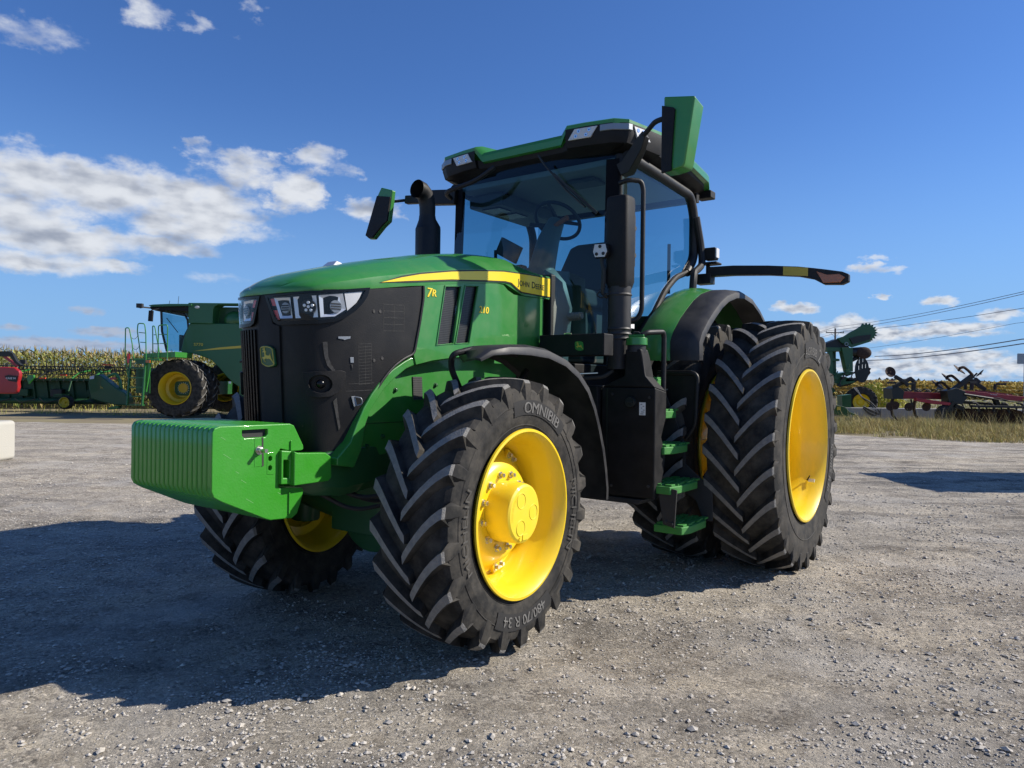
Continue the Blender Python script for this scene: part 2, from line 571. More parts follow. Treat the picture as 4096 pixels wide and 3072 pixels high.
    lowm = N(t, 'ShaderNodeMapRange')
    L(el, lowm.inputs[0]); lowm.inputs[1].default_value = 4; lowm.inputs[2].default_value = 9
    nm = N(t, 'ShaderNodeMix', data_type='FLOAT')
    L(lowm.outputs[0], nm.inputs[0]); L(n2.outputs[0], nm.inputs[2]); L(n1.outputs[0], nm.inputs[3])
    dens = Mt('ADD', F, Mt('MULTIPLY', Mt('SUBTRACT', nm.outputs[0], .47), 1.45))
    ms = N(t, 'ShaderNodeMapRange', interpolation_type='SMOOTHSTEP')
    L(dens, ms.inputs[0]); ms.inputs[1].default_value = -.02; ms.inputs[2].default_value = .95
    mask = Mt('MULTIPLY', ms.outputs[0], .96)
    # self shading: compare the density with the density a little way towards the sun (up and to the right)
    off = (-.5, -1.1, 0)
    n1b = noise(P, .30, 4, .45, (1, 2.0, 1), (3 + .45, 1 + 1.5, 0))
    n2b = noise(P, .9, 3, .5, (1, 2.2, 1), (1 + .25, 7 + .9, 0))
    n1c = noise(P, .30, 4, .45, (1, 2.0, 1), (3, 1, 0))
    n2c = noise(P, .9, 3, .5, (1, 2.2, 1), (1, 7, 0))
    nmb = N(t, 'ShaderNodeMix', data_type='FLOAT')
    L(lowm.outputs[0], nmb.inputs[0]); L(n2b.outputs[0], nmb.inputs[2]); L(n1b.outputs[0], nmb.inputs[3])
    nmc = N(t, 'ShaderNodeMix', data_type='FLOAT')
    L(lowm.outputs[0], nmc.inputs[0]); L(n2c.outputs[0], nmc.inputs[2]); L(n1c.outputs[0], nmc.inputs[3])
    diff = Mt('SUBTRACT', nmc.outputs[0], nmb.outputs[0])
    lit = N(t, 'ShaderNodeMapRange', interpolation_type='SMOOTHSTEP')
    thick = N(t, 'ShaderNodeMapRange')
    L(dens, thick.inputs[0]); thick.inputs[1].default_value = .3; thick.inputs[2].default_value = 1.5
    thick.inputs[3].default_value = .10; thick.inputs[4].default_value = -.10
    L(Mt('ADD', diff, thick.outputs[0]), lit.inputs[0])
    lit.inputs[1].default_value = -.30; lit.inputs[2].default_value = .17
    cc = N(t, 'ShaderNodeMix', data_type='RGBA')
    L(lit.outputs[0], cc.inputs[0])
    cc.inputs[6].default_value = (.33, .37, .46, 1)
    cc.inputs[7].default_value = (.80, .83, .88, 1)
    # the left bank near the horizon is seen from its shaded side
    sl = N(t, 'ShaderNodeMapRange')
    L(az, sl.inputs[0]); sl.inputs[1].default_value = -15; sl.inputs[2].default_value = -10
    sl.inputs[3].default_value = 1; sl.inputs[4].default_value = 0
    sl2 = N(t, 'ShaderNodeMapRange')
    L(el, sl2.inputs[0]); sl2.inputs[1].default_value = 4.5; sl2.inputs[2].default_value = 7
    sl2.inputs[3].default_value = 1; sl2.inputs[4].default_value = 0
    c2 = N(t, 'ShaderNodeMix', data_type='RGBA')
    L(Mt('MULTIPLY', Mt('MULTIPLY', sl.outputs[0], sl2.outputs[0]), .75), c2.inputs[0])
    L(cc.outputs[2], c2.inputs[6]); c2.inputs[7].default_value = (.33, .41, .58, 1)
    bg2 = N(t, 'ShaderNodeBackground')
    L(c2.outputs[2], bg2.inputs[0]); bg2.inputs[1].default_value = CLOUD_STR
    mx = N(t, 'ShaderNodeMixShader')
    L(mask, mx.inputs[0]); L(bg1.outputs[0], mx.inputs[1]); L(bg2.outputs[0], mx.inputs[2])
    L(mx.outputs[0], out.inputs[0])
SKY_STR = .066
SKY_TINT = (.58, .96, 1.62)
HORIZON = (3.1, 5.7, 9.7, 1)
CLOUD_STR = .76
make_world()

# ================================================================== wheels
def tyre_profile(R, W, rr, h):
    # carcass: (lateral, radius)
    c = R - h
    sw = W / 2
    half = [(0, c), (.30 * W, c - .004), (.42 * W, c - .012), (.472 * W, c - .030), (.496 * W, c - .075), (.503 * W, c - .13), (.50 * W, (c + rr) * .5 + .02),
            (.485 * W, rr + .075), (.45 * W, rr + .03), (.425 * W, rr + .006), (.40 * W, rr - .012)]
    return half
def prof_y(half, r):
    for (y0, r0), (y1, r1) in zip(half, half[1:]):
        if r1 <= r <= r0:
            u = (r0 - r) / max(1e-6, r0 - r1)
            return y0 + (y1 - y0) * u
    return half[-1][0]
def make_tyre(R, W, rr, nl, h, dpsi, lw):
    b = MB()
    half = tyre_profile(R, W, rr, h)
    full = [(-y, r) for y, r in half[::-1]] + half[1:]
    b.lathe(full, 120)
    # moulded rings on the sidewalls
    for s in (-1, 1):
        for r in (rr + .045, rr + .165):
            y = prof_y(half, r)
            b.lathe([(s * (y + .0), r - .006), (s * (y + .004), r), (s * (y - .001), r + .006)], 120)
    for s in (-1, 1):
        for k in range(nl):
            p0 = 2 * PI * (k + (0 if s > 0 else .5)) / nl
            secs = []
            st = [0, .07, .22, .4, .58, .76, .92, 1.0]
            for i, u in enumerate(st):
                y = s * (-.025 * W + u * .510 * W)
                psi = p0 + dpsi * (1 - u) ** 1.25
                top = R - .018 * u ** 3 - (.004 if i == 0 else 0)
                base = R - h - .035
                wt = lw * (1.0 + .15 * u); wb = lw * (1.7 + 1.2 * u)
                if i == 0:
                    wt *= .9; wb *= .95
                secs.append((y, psi, top, base, wt, wb))
            # shoulder and the wedge running down the sidewall
            secs.append((s * .503 * W, p0 - .006, R - .034, R - h - .06, lw * 1.25, lw * 3.1))
            secs.append((s * .511 * W, p0 - .012, R - .075, R - h - .10, lw * 1.4, lw * 3.3))
            secs.append((s * .507 * W, p0 - .020, R - .150, R - h - .135, lw * 1.2, lw * 2.8))
            rings = []
            for (y, psi, top, base, wt, wb) in secs:
                def P(r, dx, y=y, psi=psi):
                    a = psi + dx / R
                    return (r * math.sin(a), y, r * math.cos(a))
                yb = y - s * (.035 if abs(y) > .50 * W else 0)
                def Q(r, dx, y=yb, psi=psi):
                    a = psi + dx / R
                    return (r * math.sin(a), y, r * math.cos(a))
                rings.append([b.bm.verts.new(Q(base, -wb / 2)), b.bm.verts.new(P(top, -wt / 2)), b.bm.verts.new(P(top, wt / 2)), b.bm.verts.new(Q(base, wb / 2))])
            for i in range(len(rings) - 1):
                A, B = rings[i], rings[i + 1]
                for q, mi in ((0, 0), (1, 1), (2, 0)):
                    f = b.bm.faces.new((A[q], A[q + 1], B[q + 1], B[q]))
                    f.material_index = mi if i < 8 else 0
            b.bm.faces.new(rings[0])
            b.bm.faces.new(rings[-1][::-1])
    return b, half
def arc_text(mb, s, size, half, r0, psi0, lift=.0085, bold=.01, sx=1.0):
    def f(x, y):
        r = r0 + y
        a = psi0 - x / r0
        return (r * math.sin(a), prof_y(half, r) + lift, r * math.cos(a))
    for k, q in enumerate((-bold, 0, bold) if bold else (0,)):
        def f2(x, y, q=q, k=k):
            r = r0 + y
            a = psi0 - (x + q * size) / r0
            return (r * math.sin(a), prof_y(half, r) + lift + k * .0003, r * math.cos(a))
        add_text(mb, s, f2, size, 0, sx)
def arc_band(mb, half, r0, r1, a0, a1, lift=.0055):
    n = 30
    rs = [r0, (r0 * 2 + r1) / 3, (r0 + 2 * r1) / 3, r1]
    g = [[(r * math.sin(a), prof_y(half, r) + lift, r * math.cos(a)) for r in rs] for a in [a0 + (a1 - a0) * i / n for i in range(n + 1)]]
    mb.sweep(g)
def bolt(mb, c, r, l, ax='y', s=1):
    # washer + hexagon head along +-y
    x, y, z = c
    mb.lathe([(0, 0.001), (0, r * 1.55), (s * l * .25, r * 1.5), (s * l * .25, r * .9)], 16, c=c)
    rings = []
    for yy, k in ((s * l * .25, 1), (s * l * .95, 1), (s * l, .85)):
        rings.append([mb.bm.verts.new((x + r * k * math.cos(PI / 3 * q), y + yy, z + r * k * math.sin(PI / 3 * q))) for q in range(6)])
    for i in range(2):
        for q in range(6):
            mb.bm.faces.new((rings[i][q], rings[i][(q + 1) % 6], rings[i + 1][(q + 1) % 6], rings[i + 1][q]))
    mb.bm.faces.new(rings[-1])

T = empty('tractor', (-.859, 4.6309, 0), PI + TH)
tag(T, 'large green tractor with yellow wheels and stacked green front weights on the gravel', 'tractor')

FR, FW, Frr = .753, .465, .432
RR, RW, Rrr = 1.022, .520, .585
def front_wheel(side):
    w = empty('front_wheel', (0, .925 if side > 0 else -.79, .752), math.radians(3 if side > 0 else 14), T)
    mir = side < 0
    b, half = make_tyre(FR, FW, Frr + .012, 22, .050, .34, .047)
    ty = build('tyre', b, ['tyre', 'worn'], w, sharp=28, mirror=mir)
    if not mir:
        for r0, r1, a0, a1 in ((.545, .628, 13, -42), (.535, .625, 152, 208)):
            lb = MB()
            arc_band(lb, half, r0, r1, math.radians(a0), math.radians(a1))
            build('label_band', lb, 'tyrepatch', w)
        for tx, sz, rr_, pp, bo, sx, mt in (('OMNIBIB', .086, .556, -16, .022, 1.12, 'tyretext'), ('480/70 R 34', .078, .551, 180, .022, 1.08, 'tyretext'),
                                        ('MICHELIN', .066, .537, 92, 0, 1.45, 'tyrefaint'), ('MICHELIN', .066, .537, -98, 0, 1.45, 'tyrefaint')):
            lt = MB()
            arc_text(lt, tx, sz, half, rr_, math.radians(pp), bold=bo, sx=sx)
            build('lettering', lt, mt, w, recalc=False)
    r = MB()
    # barrel with its drop centre, flanges at both sides
    r.lathe([(-.215, .440), (-.222, .462), (-.232, .466), (-.240, .455), (-.226, .436), (-.19, .418), (-.15, .408), (-.08, .375), (.06, .372), (.10, .392), (.15, .404),
             (.185, .414), (.208, .428), (.222, .436), (.238, .452), (.236, .466), (.226, .469), (.214, .458), (.208, .440)], 96)
    # attachment ring for the disc
    r.lathe([(-.02, .374), (-.02, .318), (-.035, .314), (-.040, .374)], 96)
    build('rim', r, 'yellow', w, mirror=mir, sharp=40)
    d = MB()
    # dished disc: bowed outwards around the hub
    prof = [(-.018, .350), (-.012, .352), (-.008, .340), (.006, .318), (.045, .295), (.078, .262), (.088, .235), (.084, .205), (.080, .172), (.070, .172)]
    d.lathe(prof, 96)
    for k in range(8):
        a = 2 * PI * k / 8 + .2
        d.box((.335 * math.sin(a), .0, .335 * math.cos(a)), (.10, .022, .055), Matrix.Rotation(a, 4, 'Y'))
    build('wheel_disc', d, 'yellow', w, mirror=mir, sharp=40)
    h = MB()
    h.lathe([(.05, .172), (.10, .170), (.205, .166), (.221, .160), (.229, .148), (.231, .10), (.231, .001)], 64)
    for k in range(3):
        a = 2 * PI * k / 3 + .5
        h.lathe([(.230, .046), (.2335, .043), (.2335, .041), (.230, .038)], 32, c=(.085 * math.sin(a), 0, .085 * math.cos(a)))
    h.box((.0, .232, -.128), (.05, .004, .03))
    h.lathe([(.229, .012), (.236, .012), (.236, .001)], 16, c=(.05, 0, -.132))
    hb = build('hub_cover', h, 'hub', w, mirror=mir, sharp=30)
    if not mir:
        ht = MB()
        def fm(x, y):
            rr = .118 + y; a = math.radians(70) - x / .118
            return (rr * math.sin(a), .2325, rr * math.cos(a))
        add_text(ht, 'MAX 50 KM/H', fm, .022, .0)
        build('cast_lettering', ht, 'hub', w, recalc=False)
    for k in range(12):
        a = 2 * PI * (k + .35) / 12
        m_ = MB()
        bolt(m_, (.208 * math.sin(a), .084, .208 * math.cos(a)), .0135, .032)
        build('wheel_bolt', m_, 'steel', w, mirror=mir)
    for k in range(8):
        for dd in (-.075, .075):
            a = 2 * PI * k / 8 + .2 + dd
            m_ = MB()
            bolt(m_, (.338 * math.sin(a), .010, .338 * math.cos(a)), .012, .024)
            build('rim_bolt', m_, 'steel', w, mirror=mir)
    return w
front_wheel(1)
front_wheel(-1)

_rt = {}
def rear_wheel(y, side, kind):
    w = empty('rear_wheel', (-2.925, side * y, .992), 0, T)
    mir = side < 0
    b, half = make_tyre(RR, RW, Rrr + .012, 26, .052, .275, .049)
    build('tyre', b, ['tyre', 'worn'], w, sharp=28, mirror=mir)
    if kind == 'outer' and not mir:
        for r0, r1, a0, a1 in ((.715, .845, 14, -25), (.72, .81, -88, -132)):
            lb = MB()
            arc_band(lb, half, r0, r1, math.radians(a0), math.radians(a1))
            build('label_band', lb, 'tyrepatch', w)
        for tx, sz, rr_, pp in (('AGRIBIB', .092, .735, 1), ('2', .16, .726, -20), ('520/85 R46', .088, .732, -109)):
            lt = MB()
            arc_text(lt, tx, sz, half, rr_, math.radians(pp), bold=.02, sx=1.05)
            build('lettering', lt, 'tyretext', w, recalc=False)
    r = MB()
    prof = [(-.235, .590), (-.245, .615), (-.255, .618), (-.262, .606), (-.248, .588), (-.20, .570), (-.16, .560), (-.10, .528), (.08, .525), (.12, .548), (.17, .560),
            (.205, .568), (.228, .580), (.243, .588), (.262, .604), (.260, .619), (.248, .622), (.236, .610), (.228, .590)]
    r.lathe(prof, 112)
    build('rim', r, 'yellow', w, mirror=mir, sharp=40)
    d = MB()
    if kind == 'outer':
        d.lathe([(-.13, .530), (-.15, .50), (-.20, .40), (-.235, .30), (-.235, .17), (-.25, .17), (-.25, .31), (-.215, .41), (-.165, .51), (-.15, .53)], 96)
    else:
        # thick cast wheel centre with raised ribs
        d.lathe([(.10, .528), (.13, .50), (.15, .42), (.17, .34), (.20, .26), (.21, .22), (.21, .12), (.10, .12), (.06, .30), (.05, .50), (.06, .528)], 96)
        for k in range(8):
            a = 2 * PI * k / 8
            d.box((.40 * math.sin(a), .165, .40 * math.cos(a)), (.05, .05, .22), Matrix.Rotation(a, 4, 'Y'))
            d.lathe([(.14, .045), (.185, .045), (.185, .025), (.15, .025)], 20, c=(.43 * math.sin(a + .39), 0, .43 * math.cos(a + .39)))
    build('wheel_disc', d, 'yellow', w, mirror=mir, sharp=40, bevel=.006)
    if kind == 'outer':
        v = MB()
        a = math.radians(-128)
        p0 = Vector((.545 * math.sin(a), .14, .545 * math.cos(a))); p1 = Vector((.47 * math.sin(a), .175, .47 * math.cos(a)))
        v.tube([p0, p1], [.007, .005], 10)
        build('valve_stem', v, 'dark', w, mirror=mir)
        v = MB()
        v.box((.548 * math.sin(a), .175, .548 * math.cos(a)), (.03, .05, .01), Matrix.Rotation(a, 4, 'Y'))
        build('valve_tag', v, 'sticker', w, mirror=mir)
    else:
        for k in range(10):
            a = 2 * PI * k / 10
            m_ = MB()
            bolt(m_, (.19 * math.sin(a), .212, .19 * math.cos(a)), .017, .03)
            build('wheel_bolt', m_, 'dark', w, mirror=mir)
    return w
rear_wheel(.995, 1, 'inner')
rear_wheel(1.675, 1, 'outer')
rear_wheel(.995, -1, 'inner')
rear_wheel(1.675, -1, 'outer')

# ================================================================== nose and hood
NP = [(.85, 0), (.848, .10), (.835, .20), (.81, .28), (.76, .34), (.66, .385), (.50, .42), (.25, .438), (.0, .45), (-1.3, .458)]
def smooth_curve(pts, n=6):
    # Catmull-Rom through the points
    P = [Vector((p[0], p[1], 0)) for p in pts]
    out = []
    for i in range(len(P) - 1):
        a = P[max(i - 1, 0)]; b = P[i]; c = P[i + 1]; d = P[min(i + 2, len(P) - 1)]
        if i == 0:
            a = Vector((P[1].x, -P[1].y, 0))
        if i >= len(P) - 3:
            out.append(b); continue
        for j in range(n):
            t = j / n
            out.append(.5 * ((2 * b) + (c - a) * t + (2 * a - 5 * b + 4 * c - d) * t * t + (3 * b - a - 3 * c + d) * t ** 3))
    out.append(P[-1])
    return out
_cs = smooth_curve(NP)
_cl = [0]
for i in range(1, len(_cs)):
    _cl.append(_cl[-1] + (_cs[i] - _cs[i - 1]).length)
def nose(s, off=0.0):
    a = abs(s)
    i = 0
    while i < len(_cl) - 2 and _cl[i + 1] < a:
        i += 1
    u = (a - _cl[i]) / (_cl[i + 1] - _cl[i])
    p = _cs[i].lerp(_cs[i + 1], u)
    d0 = (_cs[min(i + 1, len(_cs) - 1)] - _cs[i]).normalized()
    j = i + 1 if i + 2 < len(_cs) else i
    d1 = (_cs[j + 1] - _cs[j]).normalized() if i + 2 < len(_cs) else d0
    d = d0.lerp(d1, u * .5).normalized()
    n = Vector((-d.y, d.x, 0))
    n = Vector((d.y, -d.x, 0)) if n.dot(Vector((p.x + .6, p.y, 0))) < 0 else n
    q = p + n * off
    return (q.x, q.y if s >= 0 else -q.y)
def nmap(base):
    def f(x, y, d):
        a, l = nose(x, base + d)
        return (a, l, y)
    return f
SC = [i * .03 for i in range(-40, 41)]
SC2 = [i * .04 for i in range(0, 60)]

M['mark_light'] = mat('scratched_paint', (.20, .45, .16), .6)
M['mark'] = mat('dusty_fittings', (.048, .046, .043), .5, dust=.8, dustcol=(.02, .02, .02), dscale=60)
LEAN[0] = True
# front grille: the perforated black screen wrapped round the nose and back along both sides
gl = [(-.0, 1.945), (.40, 1.955), (.60, 1.975), (.70, 1.988), (.90, 2.016), (1.067, 2.042), (1.068, 1.97), (1.040, 1.82), (.997, 1.635), (.92, 1.606), (.85, 1.565), (.799, 1.524), (.745, 1.47),
      (.703, 1.416), (.657, 1.345), (.62, 1.24), (.589, 1.138), (.565, 1.09), (.53, 1.066), (.45, 1.058), (.25, 1.062), (0, 1.062)]
outer = gl + [(-x, y) for x, y in gl[-2:0:-1]]
g = MB()
g.plate(outer, .006, nmap(-.004), cutsx=SC, cuts=[1.2, 1.4, 1.6, 1.8])
grille = build('grille', g, 'screen', T, sharp=40)
g = MB()
# rubber trim along the rear and lower edge of the screen
for sgn in (1, -1):
    pts = [nose(sgn * x, .004) + (y,) for x, y in gl[5:20]]
    g.tube(pts, .009, 8, round_=.03)
build('grille_trim', g, 'satin', T)
# vertical ribs of the grille front
g = MB()
for sgn in (-1,):
    for k in range(7):
        s_ = .10 + k * .034
        z0, z1 = 1.10, 1.75
        A = [nose(sgn * s_, .004) + (z,) for z in (z0, z1)]
        g.bar(A[0], A[1], .012, .016, up=(1, 0, 0))
build('grille_ribs', g, 'gloss', T)
# central upright between the headlamps
g = MB()
g.plate([(-.05, 1.93), (.022, 1.93), (.075, 1.775), (.125, 1.76), (.12, 1.07), (-.06, 1.07), (-.048, 1.78)], .010, nmap(.002), cutsx=SC)
build('grille_upright', g, 'black', T, bevel=.003)

# hood lid
ST = [  # a, half width, z lower edge, z crease, z shoulder, z top
    (.862, .12, 1.938, 1.958, 1.968, 1.972), (.852, .20, 1.938, 1.962, 1.980, 1.986), (.80, .31, 1.941, 1.972, 2.012, 2.022), (.70, .372, 1.953, 1.998, 2.058, 2.070),
    (.56, .412, 1.972, 2.030, 2.100, 2.114), (.42, .430, 1.992, 2.062, 2.138, 2.154), (.20, .442, 2.028, 2.105, 2.190, 2.212), (0, .450, 2.056, 2.145, 2.232, 2.258),
    (-.25, .453, 2.096, 2.190, 2.286, 2.314), (-.50, .455, 2.126, 2.222, 2.328, 2.356), (-.74, .456, 2.150, 2.246, 2.356, 2.384), (-.86, .457, 2.118, 2.254, 2.364, 2.392),
    (-.94, .457, 2.094, 2.258, 2.366, 2.396), (-1.05, .457, 2.096, 2.262, 2.350, 2.380), (-1.20, .457, 2.098, 2.266, 2.310, 2.345), (-1.30, .457, 2.100, 2.268, 2.276, 2.31)]
secs = []
def interp_st(lst, n):
    out = []
    for i in range(len(lst) - 1):
        for j in range(n):
            u = j / n
            a = lst[max(i - 1, 0)]; b_ = lst[i]; c = lst[i + 1]; d = lst[min(i + 2, len(lst) - 1)]
            out.append(tuple(b_[q] + (c[q] - b_[q]) * u if i > 9 else .5 * (2 * b_[q] + (c[q] - a[q]) * u + (2 * a[q] - 5 * b_[q] + 4 * c[q] - d[q]) * u * u + (3 * b_[q] - a[q] - 3 * c[q] + d[q]) * u ** 3) for q in range(6)))
    out.append(lst[-1])
    return out
for (a, w, zl, zc, zs, zt) in interp_st(ST, 4):
    h2 = [(w - .012, zl - .002), (w, zl), (w + .004, (zl * .5 + zc * .5)), (w + .001, zc - .004), (w - .004, zc + .001), (w * .84, zc + (zs - zc) * .50), (w * .665, zs - .010), (w * .645, zs - .005), (w * .42, zs + (zt - zs) * .70), (w * .15, zt)]
    ring = [(a, y, z) for y, z in h2] + [(a, -y, z) for y, z in h2[::-1]]
    secs.append(ring)
g = MB()
g.sweep(secs, closed=True)
hood = build('hood', g, 'green', T, sharp=26)
g = MB()
g.bx(.36, .46, -.14, .10, 2.10, 2.205)
bmesh.ops.delete(g.bm, geom=[], context='VERTS')
g2 = MB()
g2.raw([(.47, .05, 2.10), (.47, -.09, 2.10), (.33, .07, 2.12), (.33, -.11, 2.12), (.37, .02, 2.190), (.37, -.06, 2.190), (.34, .03, 2.18), (.34, -.07, 2.18)],
       [(0, 1, 5, 4), (4, 5, 7, 6), (0, 4, 6, 2), (1, 3, 7, 5), (2, 6, 7, 3)])
g.bm.free()
build('hood_scoop', g2, 'silver', hood, bevel=.004)
# yellow stripe with a dark border, both sides
def lid_y(a):
    for q in range(len(ST) - 1):
        if ST[q][0] >= a >= ST[q + 1][0]:
            u = (ST[q][0] - a) / (ST[q][0] - ST[q + 1][0])
            return ST[q][1] + (ST[q + 1][1] - ST[q][1]) * u
    return .457
def stripe_map(side, off):
    return lambda x, y, d: (x, side * (lid_y(x) + .0045 + off + d), y)
sp = [(.405, 2.026), (.20, 2.058), (-.17, 2.112), (-.50, 2.147), (-.73, 2.168), (-.80, 2.166), (-.86, 2.140), (-.92, 2.116), (-1.285, 2.117), (-1.285, 2.252), (-1.0, 2.244), (-.71, 2.230), (-.45, 2.200), (-.17, 2.160), (.10, 2.110), (.25, 2.073)]
def grow(poly, k):
    c = []
    n = len(poly)
    for i in range(n):
        p0, p1, p2 = Vector(poly[i - 1]), Vector(poly[i]), Vector(poly[(i + 1) % n])
        d1 = (p1 - p0).normalized(); d2 = (p2 - p1).normalized()
        nn = Vector((d1.y + d2.y, -d1.x - d2.x)).normalized()
        c.append(tuple(p1 + nn * k))
    return c
def area(p):
    return sum(p[i - 1][0] * p[i][1] - p[i][0] * p[i - 1][1] for i in range(len(p)))
for side in (1, -1):
    k = .009 if area(sp) > 0 else -.009
    g = MB(); g.plate(grow(sp, k), .002, stripe_map(side, .0), cutsx=[x * .1 for x in range(-13, 5)])
    brd = build('stripe_border', g, 'ink', hood)
    g = MB(); g.plate(sp, .003, stripe_map(side, .002), cutsx=[x * .1 for x in range(-13, 5)])
    build('stripe', g, 'yellow2', hood)
    runs = (('J', .066), ('OHN', .053), (' ', .03), ('D', .066), ('EERE', .053))
    wid = []
    for tx, sz in runs:
        if tx == ' ':
            wid.append((0, 0, .022)); continue
        vs_, _f = text_geo(tx, .012)
        wid.append((min(v[0] for v in vs_) * sz, max(v[0] for v in vs_) * sz, 0))
    tot = sum(b_ - a_ + c_ + .005 for a_, b_, c_ in wid)
    kx = .342 / tot
    x0 = 0
    pos = []
    for (tx, sz), (a_, b_, c_) in zip(runs, wid):
        pos.append(x0 - a_)
        x0 += b_ - a_ + c_ + .005
    for word in ((0, 1), (3, 4)):
        g = MB()
        for q in word:
            tx, sz = runs[q]
            def fm(x, y, q=q):
                u = (x + pos[q]) * kx
                a = -.868 - u if side > 0 else -1.210 + u
                return (a, side * (lid_y(a) + .0045 + .0062), 2.157 + y)
            add_text(g, tx, fm, sz, .012)
        build('name_lettering', g, 'ink', hood, recalc=False)

# green side panel with its two vents
def smap(side, off=0):
    def f(x, y, d):
        a, l = nose(x, off + d)
        return (a, side * l, y)
    return f
panel = [(1.072, 2.046), (1.020, 1.80), (.999, 1.632), (1.020, 1.572), (1.15, 1.600), (1.282, 1.617), (1.45, 1.635), (1.75, 1.645), (2.352, 1.60), (2.352, 2.094), (1.985, 2.088), (1.91, 2.112), (1.86, 2.142), (1.79, 2.142), (1.3, 2.088)]
v1 = [(1.262, 2.060), (1.409, 2.077), (1.339, 1.716), (1.190, 1.697)]
v2 = [(1.455, 2.085), (1.583, 2.099), (1.494, 1.727), (1.365, 1.715)]
for side in (1, -1):
    g = MB()
    g.plate(panel, .010, smap(side, -.010), holes=[v1, v2], cutsx=SC2)
    pn = build('side_panel', g, 'green', T, bevel=.003)
    for v in (v1, v2):
        g = MB(); g.plate(v, .003, smap(side, -.022), cutsx=SC2)
        build('vent', g, 'ventmesh', pn)
        # frame lip
        g = MB()
        pts = [nose(x, .001) + (y,) for x, y in grow(v, .006 if area(v) > 0 else -.006)]
        pts = [(a, side * l, z) for a, l, z in pts]
        g.tube(pts + [pts[0]], .006, 6, caps=False)
        build('vent_frame', g, 'green', pn)
    for grp in ((('7', 1.118, 1.982, .082, .012), ('R', 1.160, 1.990, .062, .012)), (('210', 1.645, 1.930, .064, .010),)):
      g = MB()
      for txt, cx, cz, size, bo in grp:
        for off, mi, ex in ((.0012, 1, 0), (.0024, 0, -.0022), (.0027, 0, 0), (.0030, 0, .0022)):
            def fm(x, y, cx=cx + (.004 if off < .002 else ex), cz=cz - (.003 if off < .002 else 0), off=off):
                a, l = nose(cx + (x if side > 0 else -x) + y * (.12 if True else 0), off)
                return (a, side * l, cz + y)
            add_text(g, txt, fm, size, 0, 1.08, mi)
      build('model_lettering', g, ['yellow2', 'ink'], pn, recalc=False)

